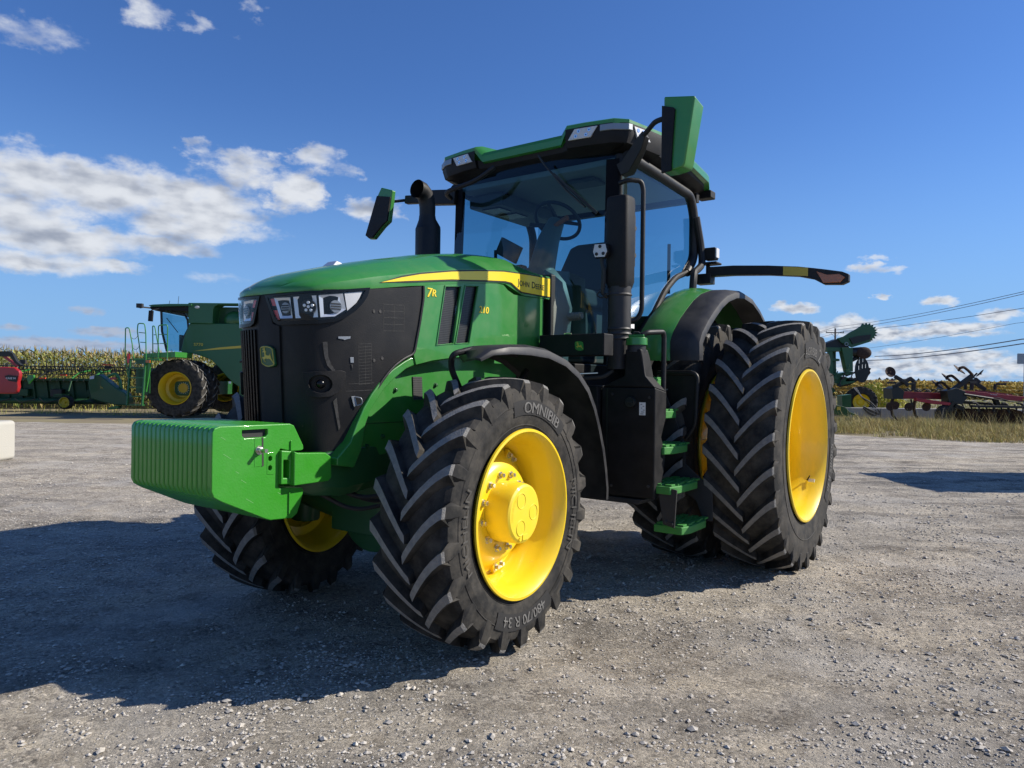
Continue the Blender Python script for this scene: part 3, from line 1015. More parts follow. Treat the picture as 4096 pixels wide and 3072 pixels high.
# headlamps
hl = [(.022, 1.929), (.18, 1.932), (.36, 1.945), (.52, 1.966), (.655, 1.988), (.638, 1.936), (.605, 1.893), (.561, 1.850), (.505, 1.812), (.445, 1.785), (.37, 1.771), (.302, 1.766), (.20, 1.764), (.124, 1.767), (.088, 1.783)]
hin = [(.048, 1.917), (.19, 1.921), (.36, 1.932), (.50, 1.950), (.625, 1.968), (.600, 1.925), (.552, 1.872), (.500, 1.833), (.440, 1.802), (.360, 1.788), (.20, 1.783), (.130, 1.786), (.105, 1.800)]
def lamp_cell(mb, poly, base, depth, mi=0):
    mb.plate(poly, .004, nmap2(base), cutsx=SC)
for side in (1, -1):
    def nmap2(base, side=side):
        def f(x, y, d):
            a, l = nose(x, base + d)
            return (a, side * l, y)
        return f
    g = MB(); g.plate(hl, .016, nmap2(.002), holes=[hin], cutsx=SC)
    hd = build('headlamp', g, 'gloss', T, bevel=.003)
    g = MB(); g.plate(hin, .004, nmap2(-.001), cutsx=SC)
    build('lamp_backing', g, 'gloss', hd)
    cells = ([(.092, 1.912), (.21, 1.910), (.222, 1.80), (.134, 1.80)], [(.230, 1.912), (.352, 1.920), (.358, 1.806), (.240, 1.799)],
             [(.364, 1.921), (.492, 1.940), (.508, 1.856), (.445, 1.815), (.370, 1.806)])
    for i, c in enumerate(cells):
        g = MB()
        cx = sum(p[0] for p in c) / len(c); cy = sum(p[1] for p in c) / len(c)
        c0 = [(cx + (p[0] - cx) * .72, cy + (p[1] - cy) * .72) for p in c]
        # bowl: outer rim to recessed inner polygon
        n = len(c)
        f0 = nmap2(.010); f1 = nmap2(.003)
        g.sweep([[f0(p[0], p[1], 0) for p in c] + [f0(c[0][0], c[0][1], 0)], [f1(p[0], p[1], 0) for p in c0] + [f1(c0[0][0], c0[0][1], 0)]])
        g.plate(c0, 0, f1)
        build('reflector', g, 'silver', hd, sharp=20)
        # bulb / projector
        g = MB()
        bx_ = cx + (.012 if i == 0 else .018 if i == 1 else .015)
        ctr = Vector(nmap2(.006)(bx_, cy, 0))
        c2 = Vector(nmap2(.013)(bx_, cy, 0))
        r_ = .030 if i == 0 else .040 if i == 1 else .034
        g.tube([ctr, c2], [r_, r_ * .96], 24)
        if i == 1:
            nn = (c2 - ctr).normalized()
            u_ = Vector((0, 0, 1)); w_ = nn.cross(u_)
            g3 = MB()
            for q in range(6):
                aa = PI / 3 * q
                cc = c2 + u_ * (.0 if q == 5 else .022 * math.cos(2 * PI * q / 5)) + w_ * (0 if q == 5 else .022 * math.sin(2 * PI * q / 5))
                g3.tube([cc, cc + nn * .003], [.009, .007], 12)
            build('led_cluster', g3, 'silver', hd)
            build('projector', g, 'ink', hd)
        else:
            g3 = MB()
            for q in (-.4, 0, .4):
                zc_ = c2.z + q * r_
                tdir = (Vector(nmap2(.013)(bx_ + .01, cy, 0)) - c2).normalized()
                g3.bar(Vector((c2.x, c2.y, zc_)) - tdir * r_ * .8, Vector((c2.x, c2.y, zc_)) + tdir * r_ * .8, .004, .007)
            build('lens_bars', g3, 'gloss' if i == 0 else 'dark', hd)
            build('projector', g, 'signmetal' if i == 0 else 'signmetal', hd)
    g = MB(); g.plate([(.502, 1.943), (.610, 1.962), (.592, 1.925), (.571, 1.895), (.517, 1.850)], .004, nmap2(.004), cutsx=SC)
    build('side_reflector', g, 'white', hd)
    g = MB()
    g.plate([(.060, 1.909), (.090, 1.909), (.108, 1.870), (.078, 1.870)], .004, nmap2(.005)); g.plate([(.082, 1.846), (.114, 1.846), (.128, 1.795), (.112, 1.795)], .004, nmap2(.005))
    build('red_marker', g, 'red', hd)
    g = MB(); g.plate(hin, 0, nmap2(.0165), cutsx=SC)
    build('lamp_cover', g, 'lens', hd)

# emblem
g = MB()
em = [(-.030, 1.640), (-.022, 1.652), (.002, 1.657), (.034, 1.657), (.066, 1.652), (.086, 1.640), (.090, 1.625), (.094, 1.590), (.099, 1.556), (.092, 1.546), (.060, 1.539), (.040, 1.538), (.018, 1.541), (-.012, 1.553), (-.022, 1.563), (-.028, 1.600)]
def embl(parent, f, mats):
    g = MB(); g.plate(em, .014, f(0.012)); o = build('emblem', g, mats[0], parent, bevel=.003)
    k = -.005 if area(em) > 0 else .005
    e2 = grow(em, k); e3 = grow(em, k * 1.7)
    g = MB(); g.plate(e2, .002, f(.0262), holes=[e3]); build('emblem_border', g, mats[1], parent)
    g = MB(); g.plate(deer, .002, f(.0262)); build('emblem_animal', g, mats[1], parent)
deer = [(-.010, 1.588), (-.004, 1.594), (.008, 1.595), (.015, 1.600), (.013, 1.612), (.010, 1.622), (.000, 1.620), (-.003, 1.624), (.008, 1.630), (.006, 1.634), (-.005, 1.637), (-.004, 1.640), (.004, 1.638), (.002, 1.648), (.005, 1.649), (.009, 1.639), (.013, 1.636),
        (.014, 1.650), (.018, 1.650), (.018, 1.634), (.022, 1.628), (.029, 1.625), (.028, 1.621), (.022, 1.618), (.024, 1.608), (.034, 1.603), (.048, 1.602), (.056, 1.603), (.062, 1.613), (.064, 1.604), (.068, 1.598), (.070, 1.588),
        (.080, 1.575), (.090, 1.562), (.092, 1.555), (.086, 1.560), (.076, 1.571), (.062, 1.582), (.050, 1.586), (.036, 1.584), (.022, 1.587), (.010, 1.581), (.016, 1.572), (.024, 1.566), (.018, 1.567), (.004, 1.580), (-.002, 1.588)]
embl(grille, lambda o: nmap(o), ('dgreen', 'duty'))

# fog-lamp housings
fl = [(.276, 1.512), (.36, 1.520), (.470, 1.526), (.492, 1.518), (.494, 1.492), (.475, 1.440), (.445, 1.402), (.400, 1.383), (.350, 1.378), (.300, 1.386), (.288, 1.410)]
cc_ = (.362, 1.452)
hole = [(cc_[0] + .055 * math.cos(q * PI / 8), cc_[1] + .048 * math.sin(q * PI / 8)) for q in range(16)]
for side in (1, -1):
    def nm3(base, side=side):
        def f(x, y, d):
            a, l = nose(x, base + d)
            return (a, side * l, y)
        return f
    g = MB(); g.plate(fl, .024, nm3(.004), holes=[hole], cutsx=SC)
    fg = build('fog_lamp', g, 'black', T, bevel=.006)
    g = MB()
    c0 = Vector(nm3(.026)(cc_[0], cc_[1], 0)); c1 = Vector(nm3(-.02)(cc_[0], cc_[1], 0))
    g.tube([c1, c0.lerp(c1, .35)], [.034, .030], 24)
    g.sphere(c0.lerp(c1, .45), .026, (1, 1, 1))
    build('fog_lens', g, 'gloss', fg)
# latch on the screen
g = MB(); g.plate([(.530, 1.385), (.552, 1.388), (.566, 1.335), (.546, 1.328)], .008, nmap(.004), cutsx=SC)
g.tube([nose(.552, .012) + (1.383,), nose(.583, .03) + (1.378,), nose(.590, .03) + (1.345,), nose(.562, .012) + (1.335,)], .004, 8, round_=.02)
build('grille_latch', g, 'signmetal', T, bevel=.002)

# fittings on the screen and showing through it (positions along the wrapped screen, height)
for nm, po, m_ in (('screen_clip', [(.462, 1.708), (.535, 1.712), (.533, 1.700), (.507, 1.694), (.500, 1.690), (.490, 1.694), (.462, 1.697)], 'signmetal'),
                   ('screen_tag', [(.530, 1.598), (.551, 1.600), (.552, 1.570), (.532, 1.568)], 'signmetal'), ('screen_tag', [(.536, 1.560), (.546, 1.560), (.541, 1.530)], 'mark'),
                   ('seal_strip', [(.378, 1.675), (.402, 1.678), (.405, 1.60), (.418, 1.56), (.440, 1.525), (.425, 1.520), (.398, 1.55), (.384, 1.60)], 'mark'),
                   ('seal_strip', [(.425, 1.36), (.445, 1.38), (.452, 1.30), (.462, 1.22), (.452, 1.20), (.438, 1.28)], 'mark')):
    g = MB(); g.plate(po, .004, nmap(.003), cutsx=SC); build(nm, g, m_, grille, bevel=.001)
for s0, s1, z0, z1, nl in ((.585, .672, 1.672, 1.450, 13), (.760, .915, 1.905, 1.755, 4)):
    g = MB()
    for k in range(nl + 1):
        zz = z0 + (z1 - z0) * k / nl
        g.plate([(s0, zz), (s1, zz + .008), (s1, zz + .0100), (s0, zz + .0020)], 0, nmap(.0028), cutsx=SC)
    for ss in (s0, (s0 + s1) / 2, s1):
        g.plate([(ss, z1), (ss + .002, z1), (ss + .002, z0 + .006), (ss, z0 + .006)], 0, nmap(.003))
    build('cooler_grid', g, 'mark', grille)
for s0, s1, z0 in ((.520, .690, 1.452), (.500, .675, 1.412)):
    g = MB(); g.plate([(s0, z0), (s1, z0 + .008), (s1, z0 + .0105), (s0, z0 + .0025)], 0, nmap(.003), cutsx=SC); build('screen_seam', g, 'mark', grille)
for s_, z_ in ((.690, 1.86), (.735, 1.862), (.69, 1.585), (.75, 1.60)):
    g = MB(); q = Vector(nose(s_, .002) + (z_,)); q2 = Vector(nose(s_, .005) + (z_,)); g.tube([q, q2], [.011, .009], 14); build('screen_stud', g, 'mark', grille)

LEAN[0] = False
# ---------------- lower front frame
def xz(l0, l1):
    return lambda x, y, d: (x, l0 + (l1 - l0) * d, y)
for side in (1, -1):
    g = MB()
    arch = [(.105, 1.632), (.20, 1.592), (.30, 1.54), (.385, 1.478), (.46, 1.40), (.515, 1.325), (.565, 1.235), (.61, 1.14), (.70, 1.06), (.70, 1.02), (.58, 1.00), (.53, 1.09), (.50, 1.235), (.46, 1.32), (.41, 1.375), (.36, 1.43), (.28, 1.49), (.19, 1.545), (.10, 1.575), (-.13, 1.605), (-.35, 1.64), (-.45, 1.66), (-.2, 1.67)]
    g.plate(arch, 1, xz(side * .36, side * .435))
    build('front_arch', g, 'green', T, bevel=.008, seg=3)
    g = MB()
    g.plate([(.60, 1.15), (.52, 1.25), (.42, 1.42), (.25, 1.55), (.0, 1.62), (-.9, 1.66), (-1.2, 1.5), (-1.2, 1.1), (-.5, 1.05), (.0, 1.10), (.25, 1.05), (.50, 1.0)], 1, xz(side * .24, side * .355))
    build('chassis_side', g, 'green', T, bevel=.01)
    g = MB()
    g.plate([(-.02, 1.5), (.06, 1.5), (.05, 1.36), (-.03, 1.36)], 1, xz(side * .355, side * .362))
    build('chassis_vent', g, 'ventmesh', T)
g = MB()
g.sweep([[(a, w, z0), (a, w + .03, z0 + .05), (a, w + .02, z1), (a, -w - .02, z1), (a, -w - .03, z0 + .05), (a, -w, z0)] for a, w, z0, z1 in
         ((.86, .27, .90, 1.055), (.78, .33, .86, 1.075), (.60, .36, .84, 1.10), (.30, .33, .86, 1.1), (.0, .30, .88, 1.1))], closed=True)
build('front_support', g, 'dgreen', T, bevel=.01)
g = MB()
g.bx(-.10, .12, -.30, .30, .50, .86)
g.tube([(0, -.80, .75), (0, -.30, .66), (0, .30, .66), (0, .80, .75)], [.13, .12, .12, .13], 20)
g.lathe([(-.16, .001), (-.16, .20), (-.10, .26), (.06, .28), (.1, .001)], 32, c=(0, 0, .66), axis='x')
for s_ in (1, -1):
    g.tube([(0, s_ * .68, .95), (0, s_ * .72, .50)], .10, 16)
    g.tube([(-.25, s_ * .15, .62), (-.22, s_ * .70, .70)], .028, 12)
build('front_axle', g, 'dgreen', T, bevel=.01)
g = MB()
for k, (x, z, r) in enumerate(((.30, .96, .014), (.22, .93, .012), (.35, .90, .012))):
    g.tube([(x + .28, .22, z - .06), (x + .15, .34, z - .16), (x - .06, .46, z - .12), (x - .25, .60, z - .03), (x - .35, .66, z - .1)], r, 10, round_=.1)
build('steering_hoses', g, 'dark', T)

for side in (1, -1):
    g = MB(); g.plate([(.50, 1.231), (.12, 1.231), (.12, 1.2275), (.50, 1.2275)], 1, xz(side * .352, side * .3572)); build('chassis_seam', g, 'ink', T)
    for x_, z_ in ((.30, 1.15), (.05, 1.25), (.42, 1.10), (-.15, 1.45), (.20, 1.42)):
        g = MB(); bolt(g, (x_, side * .355, z_), .010, .016, s=side); build('chassis_bolt', g, 'dgreen', T)
    g = MB(); g.plate([(-.62, 1.645), (-.74, 1.645), (-.74, 1.60), (-.62, 1.60)], 1, xz(side * .456, side * .4605)); build('access_cover', g, 'green', T, bevel=.002)
for k, (x_, z_, l_) in enumerate(((1.30, 1.10, .05), (1.22, .98, .035), (1.33, 1.19, .03), (1.02, .90, .03), (1.18, .88, .05), (1.26, 1.03, .02))):
    g = MB(); g.plate([(x_, z_), (x_ + l_ * .8, z_ + l_ * .5), (x_ + l_ * .8, z_ + l_ * .5 + .0018), (x_, z_ + .0018)], .0004, lambda x, y, d: (x, .4022 + d, y)); build('paint_scratch', g, 'mark_light', T)

# ---------------- front weights on their carrier
WP = [(1.398, 1.150), (1.398, 1.225), (1.385, 1.247), (1.358, 1.256), (.975, 1.253), (.951, 1.243), (.935, 1.215), (.893, 1.140), (.890, 1.120), (.905, 1.112), (.960, 1.112), (1.030, 1.130), (1.036, 1.120), (1.036, .945),
      (1.030, .935), (.985, .935), (.900, .925), (.886, .910), (.900, .860), (.925, .795), (.955, .776), (1.085, .784), (1.110, .793), (1.345, .905), (1.385, .930), (1.398, .958)]
slot = [(1.243, 1.232), (1.243, 1.205), (1.232, 1.194), (1.118, 1.194), (1.106, 1.205), (1.106, 1.232)]
NWT = 18
wt0 = None
tk = .745 / NWT
for k in range(NWT):
    l1 = .402 - k * tk
    if k == 0:
        g = MB()
        holes = [slot,
                 [(1.162, 1.094), (1.150, 1.102), (1.138, 1.094), (1.138, 1.078), (1.150, 1.070), (1.162, 1.078)],
                 [(1.100, 1.094), (1.090, 1.101), (1.079, 1.094), (1.079, 1.080), (1.090, 1.072), (1.100, 1.080)],
                 [(1.100, 1.048), (1.090, 1.055), (1.079, 1.048), (1.079, 1.034), (1.090, 1.026), (1.100, 1.034)]]
        g.plate(WP, 1, xz(l1 - tk + .004, l1), holes=holes)
        w_ = build('front_weight', g, 'green2', T, bevel=.012, seg=3)
        # raised pads and channel
        g = MB()
        g.plate([(1.178, 1.192), (1.140, 1.192), (1.136, 1.188), (1.134, 1.058), (1.140, 1.052), (1.178, 1.052)], 1, xz(l1 - .004, l1 + .0015), holes=[[(1.166, 1.140), (1.146, 1.140), (1.146, 1.112), (1.166, 1.112)]])
        g.plate([(1.108, 1.116), (1.068, 1.118), (1.060, 1.110), (1.058, 1.014), (1.070, 1.006), (1.108, 1.010)], 1, xz(l1 - .004, l1 + .0015), holes=[[(1.100, 1.094), (1.090, 1.101), (1.079, 1.094), (1.079, 1.080), (1.090, 1.072), (1.100, 1.080)], [(1.100, 1.048), (1.090, 1.055), (1.079, 1.048), (1.079, 1.034), (1.090, 1.026), (1.100, 1.034)]])
        g.plate([(.982, .912), (.974, .912), (.974, .80), (.982, .80)], 1, xz(l1 - .004, l1 + .008))
        g.plate([(.975, 1.168), (.967, 1.168), (.967, 1.118), (.975, 1.118)], 1, xz(l1 - .004, l1 + .008))
        build('weight_relief', g, 'green2', w_, bevel=.002)
        g = MB(); g.plate([(1.14, 1.192), (1.130, 1.192), (1.126, 1.055), (1.136, 1.05)], 1, xz(l1 - .003, l1 + .002)); g.plate(slot, 1, xz(l1 - .024, l1 - .02))
        build('weight_shadow_gap', g, 'dark', w_)
    else:
        if wt0 is None:
            g = MB()
            g.plate(WP, 1, xz(.402 - tk * 2 + .004, .402 - tk), holes=[slot])
            wt0 = build('front_weight', g, 'green2', T, bevel=.012, seg=2)
        else:
            o = wt0.copy()
            COL.objects.link(o)
            o.location = (0, -(k - 1) * tk, 0)
g = MB()
bolt(g, (1.153, .4035, 1.132), .0145, .022)
g.tube([(1.153, .42, 1.132), (1.153, .462, 1.132)], .0095, 14)
build('weight_bolt', g, 'steel', T)
g = MB()
# carrier: hollow box section across, with side wing bent back
g.plate([(1.040, 1.124), (.972, 1.116), (.972, .950), (1.040, .956)], 1, xz(-.42, .425), holes=[[(1.028, 1.075), (.992, 1.072), (.992, .985), (1.028, .988)]])
g.plate([(.985, 1.118), (.962, 1.108), (.790, 1.098), (.757, 1.076), (.752, .962), (.768, .948), (.985, .946)], 1, xz(.405, .452))
g.bx(.55, .97, -.30, .30, .93, 1.05)
build('weight_carrier', g, 'green2', T, bevel=.006)

# ---------------- front fenders
def ffp(side):
    prof = [(.30, 1.60), (.24, 1.650), (.10, 1.682), (-.10, 1.694), (-.30, 1.680), (-.50, 1.632), (-.66, 1.555), (-.78, 1.46), (-.87, 1.34), (-.94, 1.20), (-1.00, 1.05), (-1.04, .90), (-1.062, .78), (-1.06, .70)]
    rows = [(.64, -.035), (.66, -.010), (.76, .0), (.95, .0), (1.08, -.006), (1.115, -.022), (1.125, -.055)]
    secs = []
    C0 = Vector((0, .745))
    top = []; bot = []
    for i, (a, z) in enumerate(prof):
        d = (Vector((a, z)) - C0).normalized()
        k = 1.0 if i > 1 else (.6 if i == 0 else .85)
        # leading tip narrows
        tap = (.80 if i == 0 else .93 if i == 1 else 1)
        kd = (.15, .45, .8)[i] if i < 3 else 1
        sh_ = (1, .8, .5, .2)[i] if i < 4 else 0
        up = [(a - (1.08 - min(l, 1.08)) * .72 * sh_ + d.x * dr * kd, side * (.88 + (l - .88) * tap), z + d.y * dr * kd) for l, dr in rows]
        dn = [(a - (1.08 - min(l, 1.08)) * .72 * sh_ + d.x * (dr * kd - .012), side * (.88 + (l - .88) * tap), z + d.y * (dr * kd - .012)) for l, dr in rows[::-1]]
        secs.append(up + dn)
    g = MB()
    g.sweep(secs, closed=True)
    fo = build('front_fender', g, 'fender', T, sharp=35, mirror=False)
    g = MB()
    g.tube([(.02, side * .72, 1.40), (.10, side * .70, 1.55), (.14, side * .74, 1.63), (-.05, side * .80, 1.675), (-.4, side * .8, 1.64)], .018, 10, round_=.08)
    g.tube([(.0, side * .70, 1.0), (.02, side * .72, 1.40)], .022, 10)
    g.tube([(-.05, side * .70, 1.0), (-.55, side * .78, 1.55)], .022, 10)
    build('fender_bracket', g, 'satin', fo)
ffp(1); ffp(-1)

# ================================================================== rear of the tractor: cab
def ymap(l0, l1):
    return lambda x, y, d: (x, l0 + (l1 - l0) * d, y)
def amap(a0, a1):          # plate in the (l, z) plane
    return lambda x, y, d: (a0 + (a1 - a0) * d, x, y)

# transmission, rear axle, belly: the dark mass under the cab
g = MB()
g.bx(-3.3, -.2, -.28, .28, .55, 1.15)
g.bx(-3.2, -2.3, -.42, .42, .62, 1.30)
g.tube([(-2.925, -1.42, .992), (-2.925, 1.42, .992)], .075, 24)
g.tube([(-2.925, -.78, .992), (-2.925, .78, .992)], .17, 24)
g.bx(-1.2, -.5, -.30, .30, .85, 1.75)
build('drivetrain', g, 'dgreen', T, bevel=.01)
g = MB()
g.bx(-2.9, -1.34, -.66, .66, 1.30, 1.62)
build('cab_floor', g, 'black', T, bevel=.01)
# engine bay dark side behind the front fender
g = MB()
g.bx(-1.34, -1.02, -.50, .50, 1.15, 1.66)
build('engine_bay_wall', g, 'black', T)

# cab frame
A_ = (-1.72, .80)
for s_ in (1, -1):
    g = MB()
    g.tube([(-1.64, s_ * .80, 1.60), (-1.70, s_ * .80, 2.3), (-1.74, s_ * .80, 3.24)], .040, 12)
    build('front_pillar', g, 'satin', T)
rear_path = [(-1.80, 1.66), (-2.02, 1.75), (-2.16, 2.02), (-2.40, 2.26), (-2.62, 2.40), (-2.86, 2.47), (-3.02, 2.62), (-3.02, 3.0), (-2.92, 3.17)]
for s_ in (1, -1):
    g = MB()
    g.tube([(a, s_ * .885, z) for a, z in rear_path[5:]] + [(-2.1, s_ * .885, 3.20), (-1.72, s_ * .87, 3.22)], .042, 12, round_=.08)
    build('rear_pillar', g, 'satin', T)
    g = MB()
    g.tube([(-1.72, s_ * .86, 1.72)] + [(a, s_ * .89, z) for a, z in rear_path[1:7]], .026, 10, round_=.08)
    build('door_sill_frame', g, 'black', T)
g = MB()
g.bx(-3.10, -3.04, -.86, .86, 1.62, 2.12)
build('rear_wall', g, 'black', T)
g = MB()
g.bx(-3.10, -3.04, -.90, .90, 3.14, 3.22)
build('rear_header', g, 'black', T)

# glass
gp = [(-1.675, .82), (-1.650, .72), (-1.628, .60), (-1.606, .45), (-1.592, .25), (-1.585, 0)]
gp = gp + [(a, -l) for a, l in gp[-2::-1]]
g = MB()
rows = []
for i, z in enumerate((1.66, 2.0, 2.4, 2.8, 3.262)):
    rows.append([(a - .012 * i + .03 - .02 * (z > 3), l, z) for a, l in gp])
g.sweep(rows)
build('windscreen', g, 'glass', T, recalc=False)
for s_ in (1, -1):
    g = MB()
    door = [(-1.74, 1.72), (-1.74, 3.2)] + [(-2.1, 3.2)] + [(a, z) for a, z in rear_path[::-1][0:8]]
    g.plate(door, 0, lambda x, y, d, s_=s_: (x, s_ * (.865 + .02 * min(1, (-1.74 - x) / .5)), y), cutsx=[-1.9, -2.1, -2.3, -2.5, -2.7, -2.9])
    build('door_glass', g, 'glass2', T, recalc=False)
g = MB(); g.plate([(-.86, 2.12), (.86, 2.12), (.86, 3.14), (-.86, 3.14)], 0, amap(-3.07, -3.07))
build('rear_window', g, 'glass2', T, recalc=False)
# tinted sun band strip across the top of the windscreen and black edge band
for s_ in (1, -1):
    g = MB()
    g.sweep([[(a + .024 - .02 * i, s_ * l, z) for a, l in gp[:2]] for i, z in enumerate((1.7, 2.4, 3.2))])
    build('windscreen_edge', g, 'matteblack', T)

# roof
plan = [(-1.53, 0), (-1.53, .40), (-1.50, .47), (-1.515, .62), (-1.56, .86), (-1.64, .945), (-2.05, 1.03), (-2.6, 1.05), (-3.05, 1.03), (-3.28, .95), (-3.40, .75), (-3.45, .4), (-3.45, 0)]
def full_plan(k=1.0, off=0.0):
    cx = -2.5
    L_ = []
    for a, l in plan:
        L_.append((cx + (a - cx) * k, l * k * .98))
    return L_ + [(a, -l) for a, l in L_[-2:0:-1]]
def zf(a, l, base, add=.05):
    pod = add if (a > -2.4 and abs(l) > .44) else 0
    e = max(0, (-2.6 - a) / .8)
    return base + pod - .09 * e ** 1.6
g = MB()
k1, k2, k3 = 1.0, .985, .90
secs = []
for kk, zb in ((.975, 3.325), (1.0, 3.335), (1.0, 3.385), (.985, 3.415), (.93, 3.43), (.6, 3.455), (.25, 3.46)):
    ring = []
    for a, l in full_plan(kk):
        z = zb
        if kk > .9:
            z = zf(a, l / kk, zb, .092 if zb < 3.36 else .075 if zb < 3.4 else .055)
        ring.append((a, l, z))
    secs.append(ring)
g.sweep(secs, closed=True)
roof = build('roof', g, 'green', T, sharp=24)
# black underside
g = MB()
secs = []
for kk, zb in ((.97, 3.332), (.955, 3.29), (.90, 3.262), (.86, 3.248), (.80, 3.24)):
    secs.append([(a if kk > .95 else min(a, -1.60 if kk > .88 else -1.66), l, zb + (.028 if (kk > .96 and a > -2.4 and abs(l) > .42) else 0) - .05 * max(0, (-2.6 - a) / .8) ** 1.5) for a, l in full_plan(kk)])
g.sweep(secs, closed=True)
build('roof_underside', g, 'black', T, sharp=24)
# pods with lamps
for s_ in (1, -1):
    g = MB()
    o_ = [(-1.500, .455, 3.375), (-1.505, .475, 3.345), (-1.62, .92, 3.31), (-1.64, .94, 3.345), (-1.60, .92, 3.40), (-1.51, .48, 3.455)]
    def pod_f(u, z, off=0):
        off += .010
        # u: 0..1 along the pod front, then round the corner to the side 1..2
        P = [(-1.502, .46), (-1.520, .64), (-1.560, .84), (-1.635, .945), (-1.80, .985), (-2.05, 1.03)]
        x = u * 5
        i = min(4, int(x)); f = x - i
        a0, l0 = P[i]; a1, l1 = P[i + 1]
        d = Vector((a1 - a0, l1 - l0)).normalized()
        n_ = Vector((d.y, -d.x)) 
        if n_.x < 0 and i < 3: n_ = -n_
        if i >= 3 and n_.y < 0: n_ = -n_
        return (a0 + (a1 - a0) * f + n_.x * off, s_ * .98 * (l0 + (l1 - l0) * f + n_.y * off), z)
    secs = []
    for i in range(21):
        u = i / 20
        zt_ = 3.432
        zb_ = 3.295 - .01 * u
        secs.append([pod_f(u, zt_, -.02), pod_f(u, zt_, -.004), pod_f(u, (zt_ + zb_) / 2, -.004), pod_f(u, zb_, -.03), pod_f(u, zb_ - .02, -.10), pod_f(u, zb_ - .03, -.18)])
    g.sweep(secs)
    pod = build('roof_pod', g, 'black', roof, sharp=40)
    # worklights: slanted housings with four leds each
    def lamp(u0, u1, u2, u3, z0, z1, nled, m_='white'):
        g = MB()
        A = [pod_f(u0, z1, .004), pod_f(u1, z1, .004), pod_f(u2, z0, .006), pod_f(u3, z0, .006)]
        B = [pod_f(u0, z1, -.01), pod_f(u1, z1, -.01), pod_f(u2, z0, -.01), pod_f(u3, z0, -.01)]
        g.sweep([B, A], closed=True)
        o = build('work_lamp', g, m_, roof, bevel=.003)
        for q in range(nled):
            fx = .27 + .46 * (q % 2); fz = .28 + .44 * (q // 2)
            top = Vector(A[0]).lerp(Vector(A[1]), fx); bot = Vector(A[3]).lerp(Vector(A[2]), fx)
            c = bot.lerp(top, fz)
            nn = (Vector(A[1]) - Vector(A[0])).cross(Vector(A[3]) - Vector(A[0])).normalized()
            if nn.x < 0 and abs(nn.y) < .9: nn = -nn
            g = MB()
            g.tube([c - nn * .002, c + nn * .004], [.016, .013], 14)
            g.tube([c + nn * .003, c + nn * .006], [.006, .004], 8, mi=1)
            build('led', g, ['chrome', 'dark'], o)
    lamp(.09, .29, .235, .03, 3.342, 3.422, 4)
    lamp(.655, .80, .86, .70, 3.335, 3.415, 4)
    g = MB()
    secs = []
    for i in range(11):
        u = .31 + (.63 - .31) * i / 10
        zz = 3.424
        secs.append([pod_f(u, zz, .0), pod_f(u, zz, .006), pod_f(u, zz - .045, .007), pod_f(u, zz - .05, .0)])
    g.sweep(secs, closed=True)
    build('marker_strip', g, 'signmetal', roof, bevel=.002)
# rear corner lamps, antenna, beacon dome, receiver
for s_ in (1, -1):
    g = MB()
    g.bx(-3.30, -3.18, s_ * .84, s_ * .98, 3.20, 3.27)
    build('rear_work_lamp', g, 'black', roof, bevel=.01)
g = MB(); g.tube([(-2.62, .78, 3.44), (-2.62, .78, 3.86)], [.007, .004], 8)
g.tube([(-2.62, .78, 3.44), (-2.62, .78, 3.48)], .018, 10)
build('antenna', g, 'ink', roof)
g = MB(); g.sphere((-2.58, .72, 3.455), .10, (1, 1, .55), 24, 12)
build('receiver_dome', g, 'white', roof)
g = MB(); g.bx(-1.83, -1.73, .58, .70, 3.455, 3.485); g.bx(-1.81, -1.75, .60, .68, 3.48, 3.495)
build('hinge_block', g, 'dgreen', roof, bevel=.006)

# cab interior
I = MB(); I.bx(-3.0, -1.72, -.80, .80, 3.175, 3.225)
liner = build('headliner', I, 'liner', T, bevel=.01)
I = MB(); I.bx(-2.1, -1.9, .20, .48, 3.135, 3.165)
build('dome_light', I, 'interior', liner, bevel=.01)
I = MB(); I.bx(-2.75, -1.85, -.80, -.42, 3.05, 3.165)
ov = build('overhead_console', I, 'interior', liner, bevel=.02)
for q in range(2):
    I = MB(); I.bx(-2.10 - q * .26, -1.92 - q * .26, -.70, -.50, 3.04, 3.05); build('console_screen', I, 'gloss', ov, bevel=.003)
def rotm(ax, d):
    return Matrix.Rotation(math.radians(d), 4, ax)
I = MB()
I.sweep([[(-2.50, -.26, 2.32), (-2.50, .26, 2.32), (-2.72, .26, 2.32), (-2.72, -.26, 2.32)], [(-2.58, -.27, 2.55), (-2.58, .27, 2.55), (-2.74, .26, 2.55), (-2.74, -.26, 2.55)],
         [(-2.66, -.22, 2.76), (-2.66, .22, 2.76), (-2.78, .20, 2.76), (-2.78, -.20, 2.76)], [(-2.70, -.15, 2.80), (-2.70, .15, 2.80), (-2.77, .14, 2.80), (-2.77, -.14, 2.80)]], closed=True)
seat = build('seat', I, 'seat', T, bevel=.03, seg=3)
I = MB(); I.box((-2.42, 0, 2.22), (.55, .54, .16)); build('seat_cushion', I, 'seat', seat, bevel=.04, seg=3)
I = MB(); I.box((-2.42, 0, 1.9), (.4, .4, .5)); build('seat_base', I, 'interior', seat, bevel=.02)
I = MB(); I.box((-2.45, -.42, 2.38), (.62, .20, .14)); I.box((-2.2, -.46, 2.5), (.1, .1, .12)); build('armrest_console', I, 'interior', seat, bevel=.02)
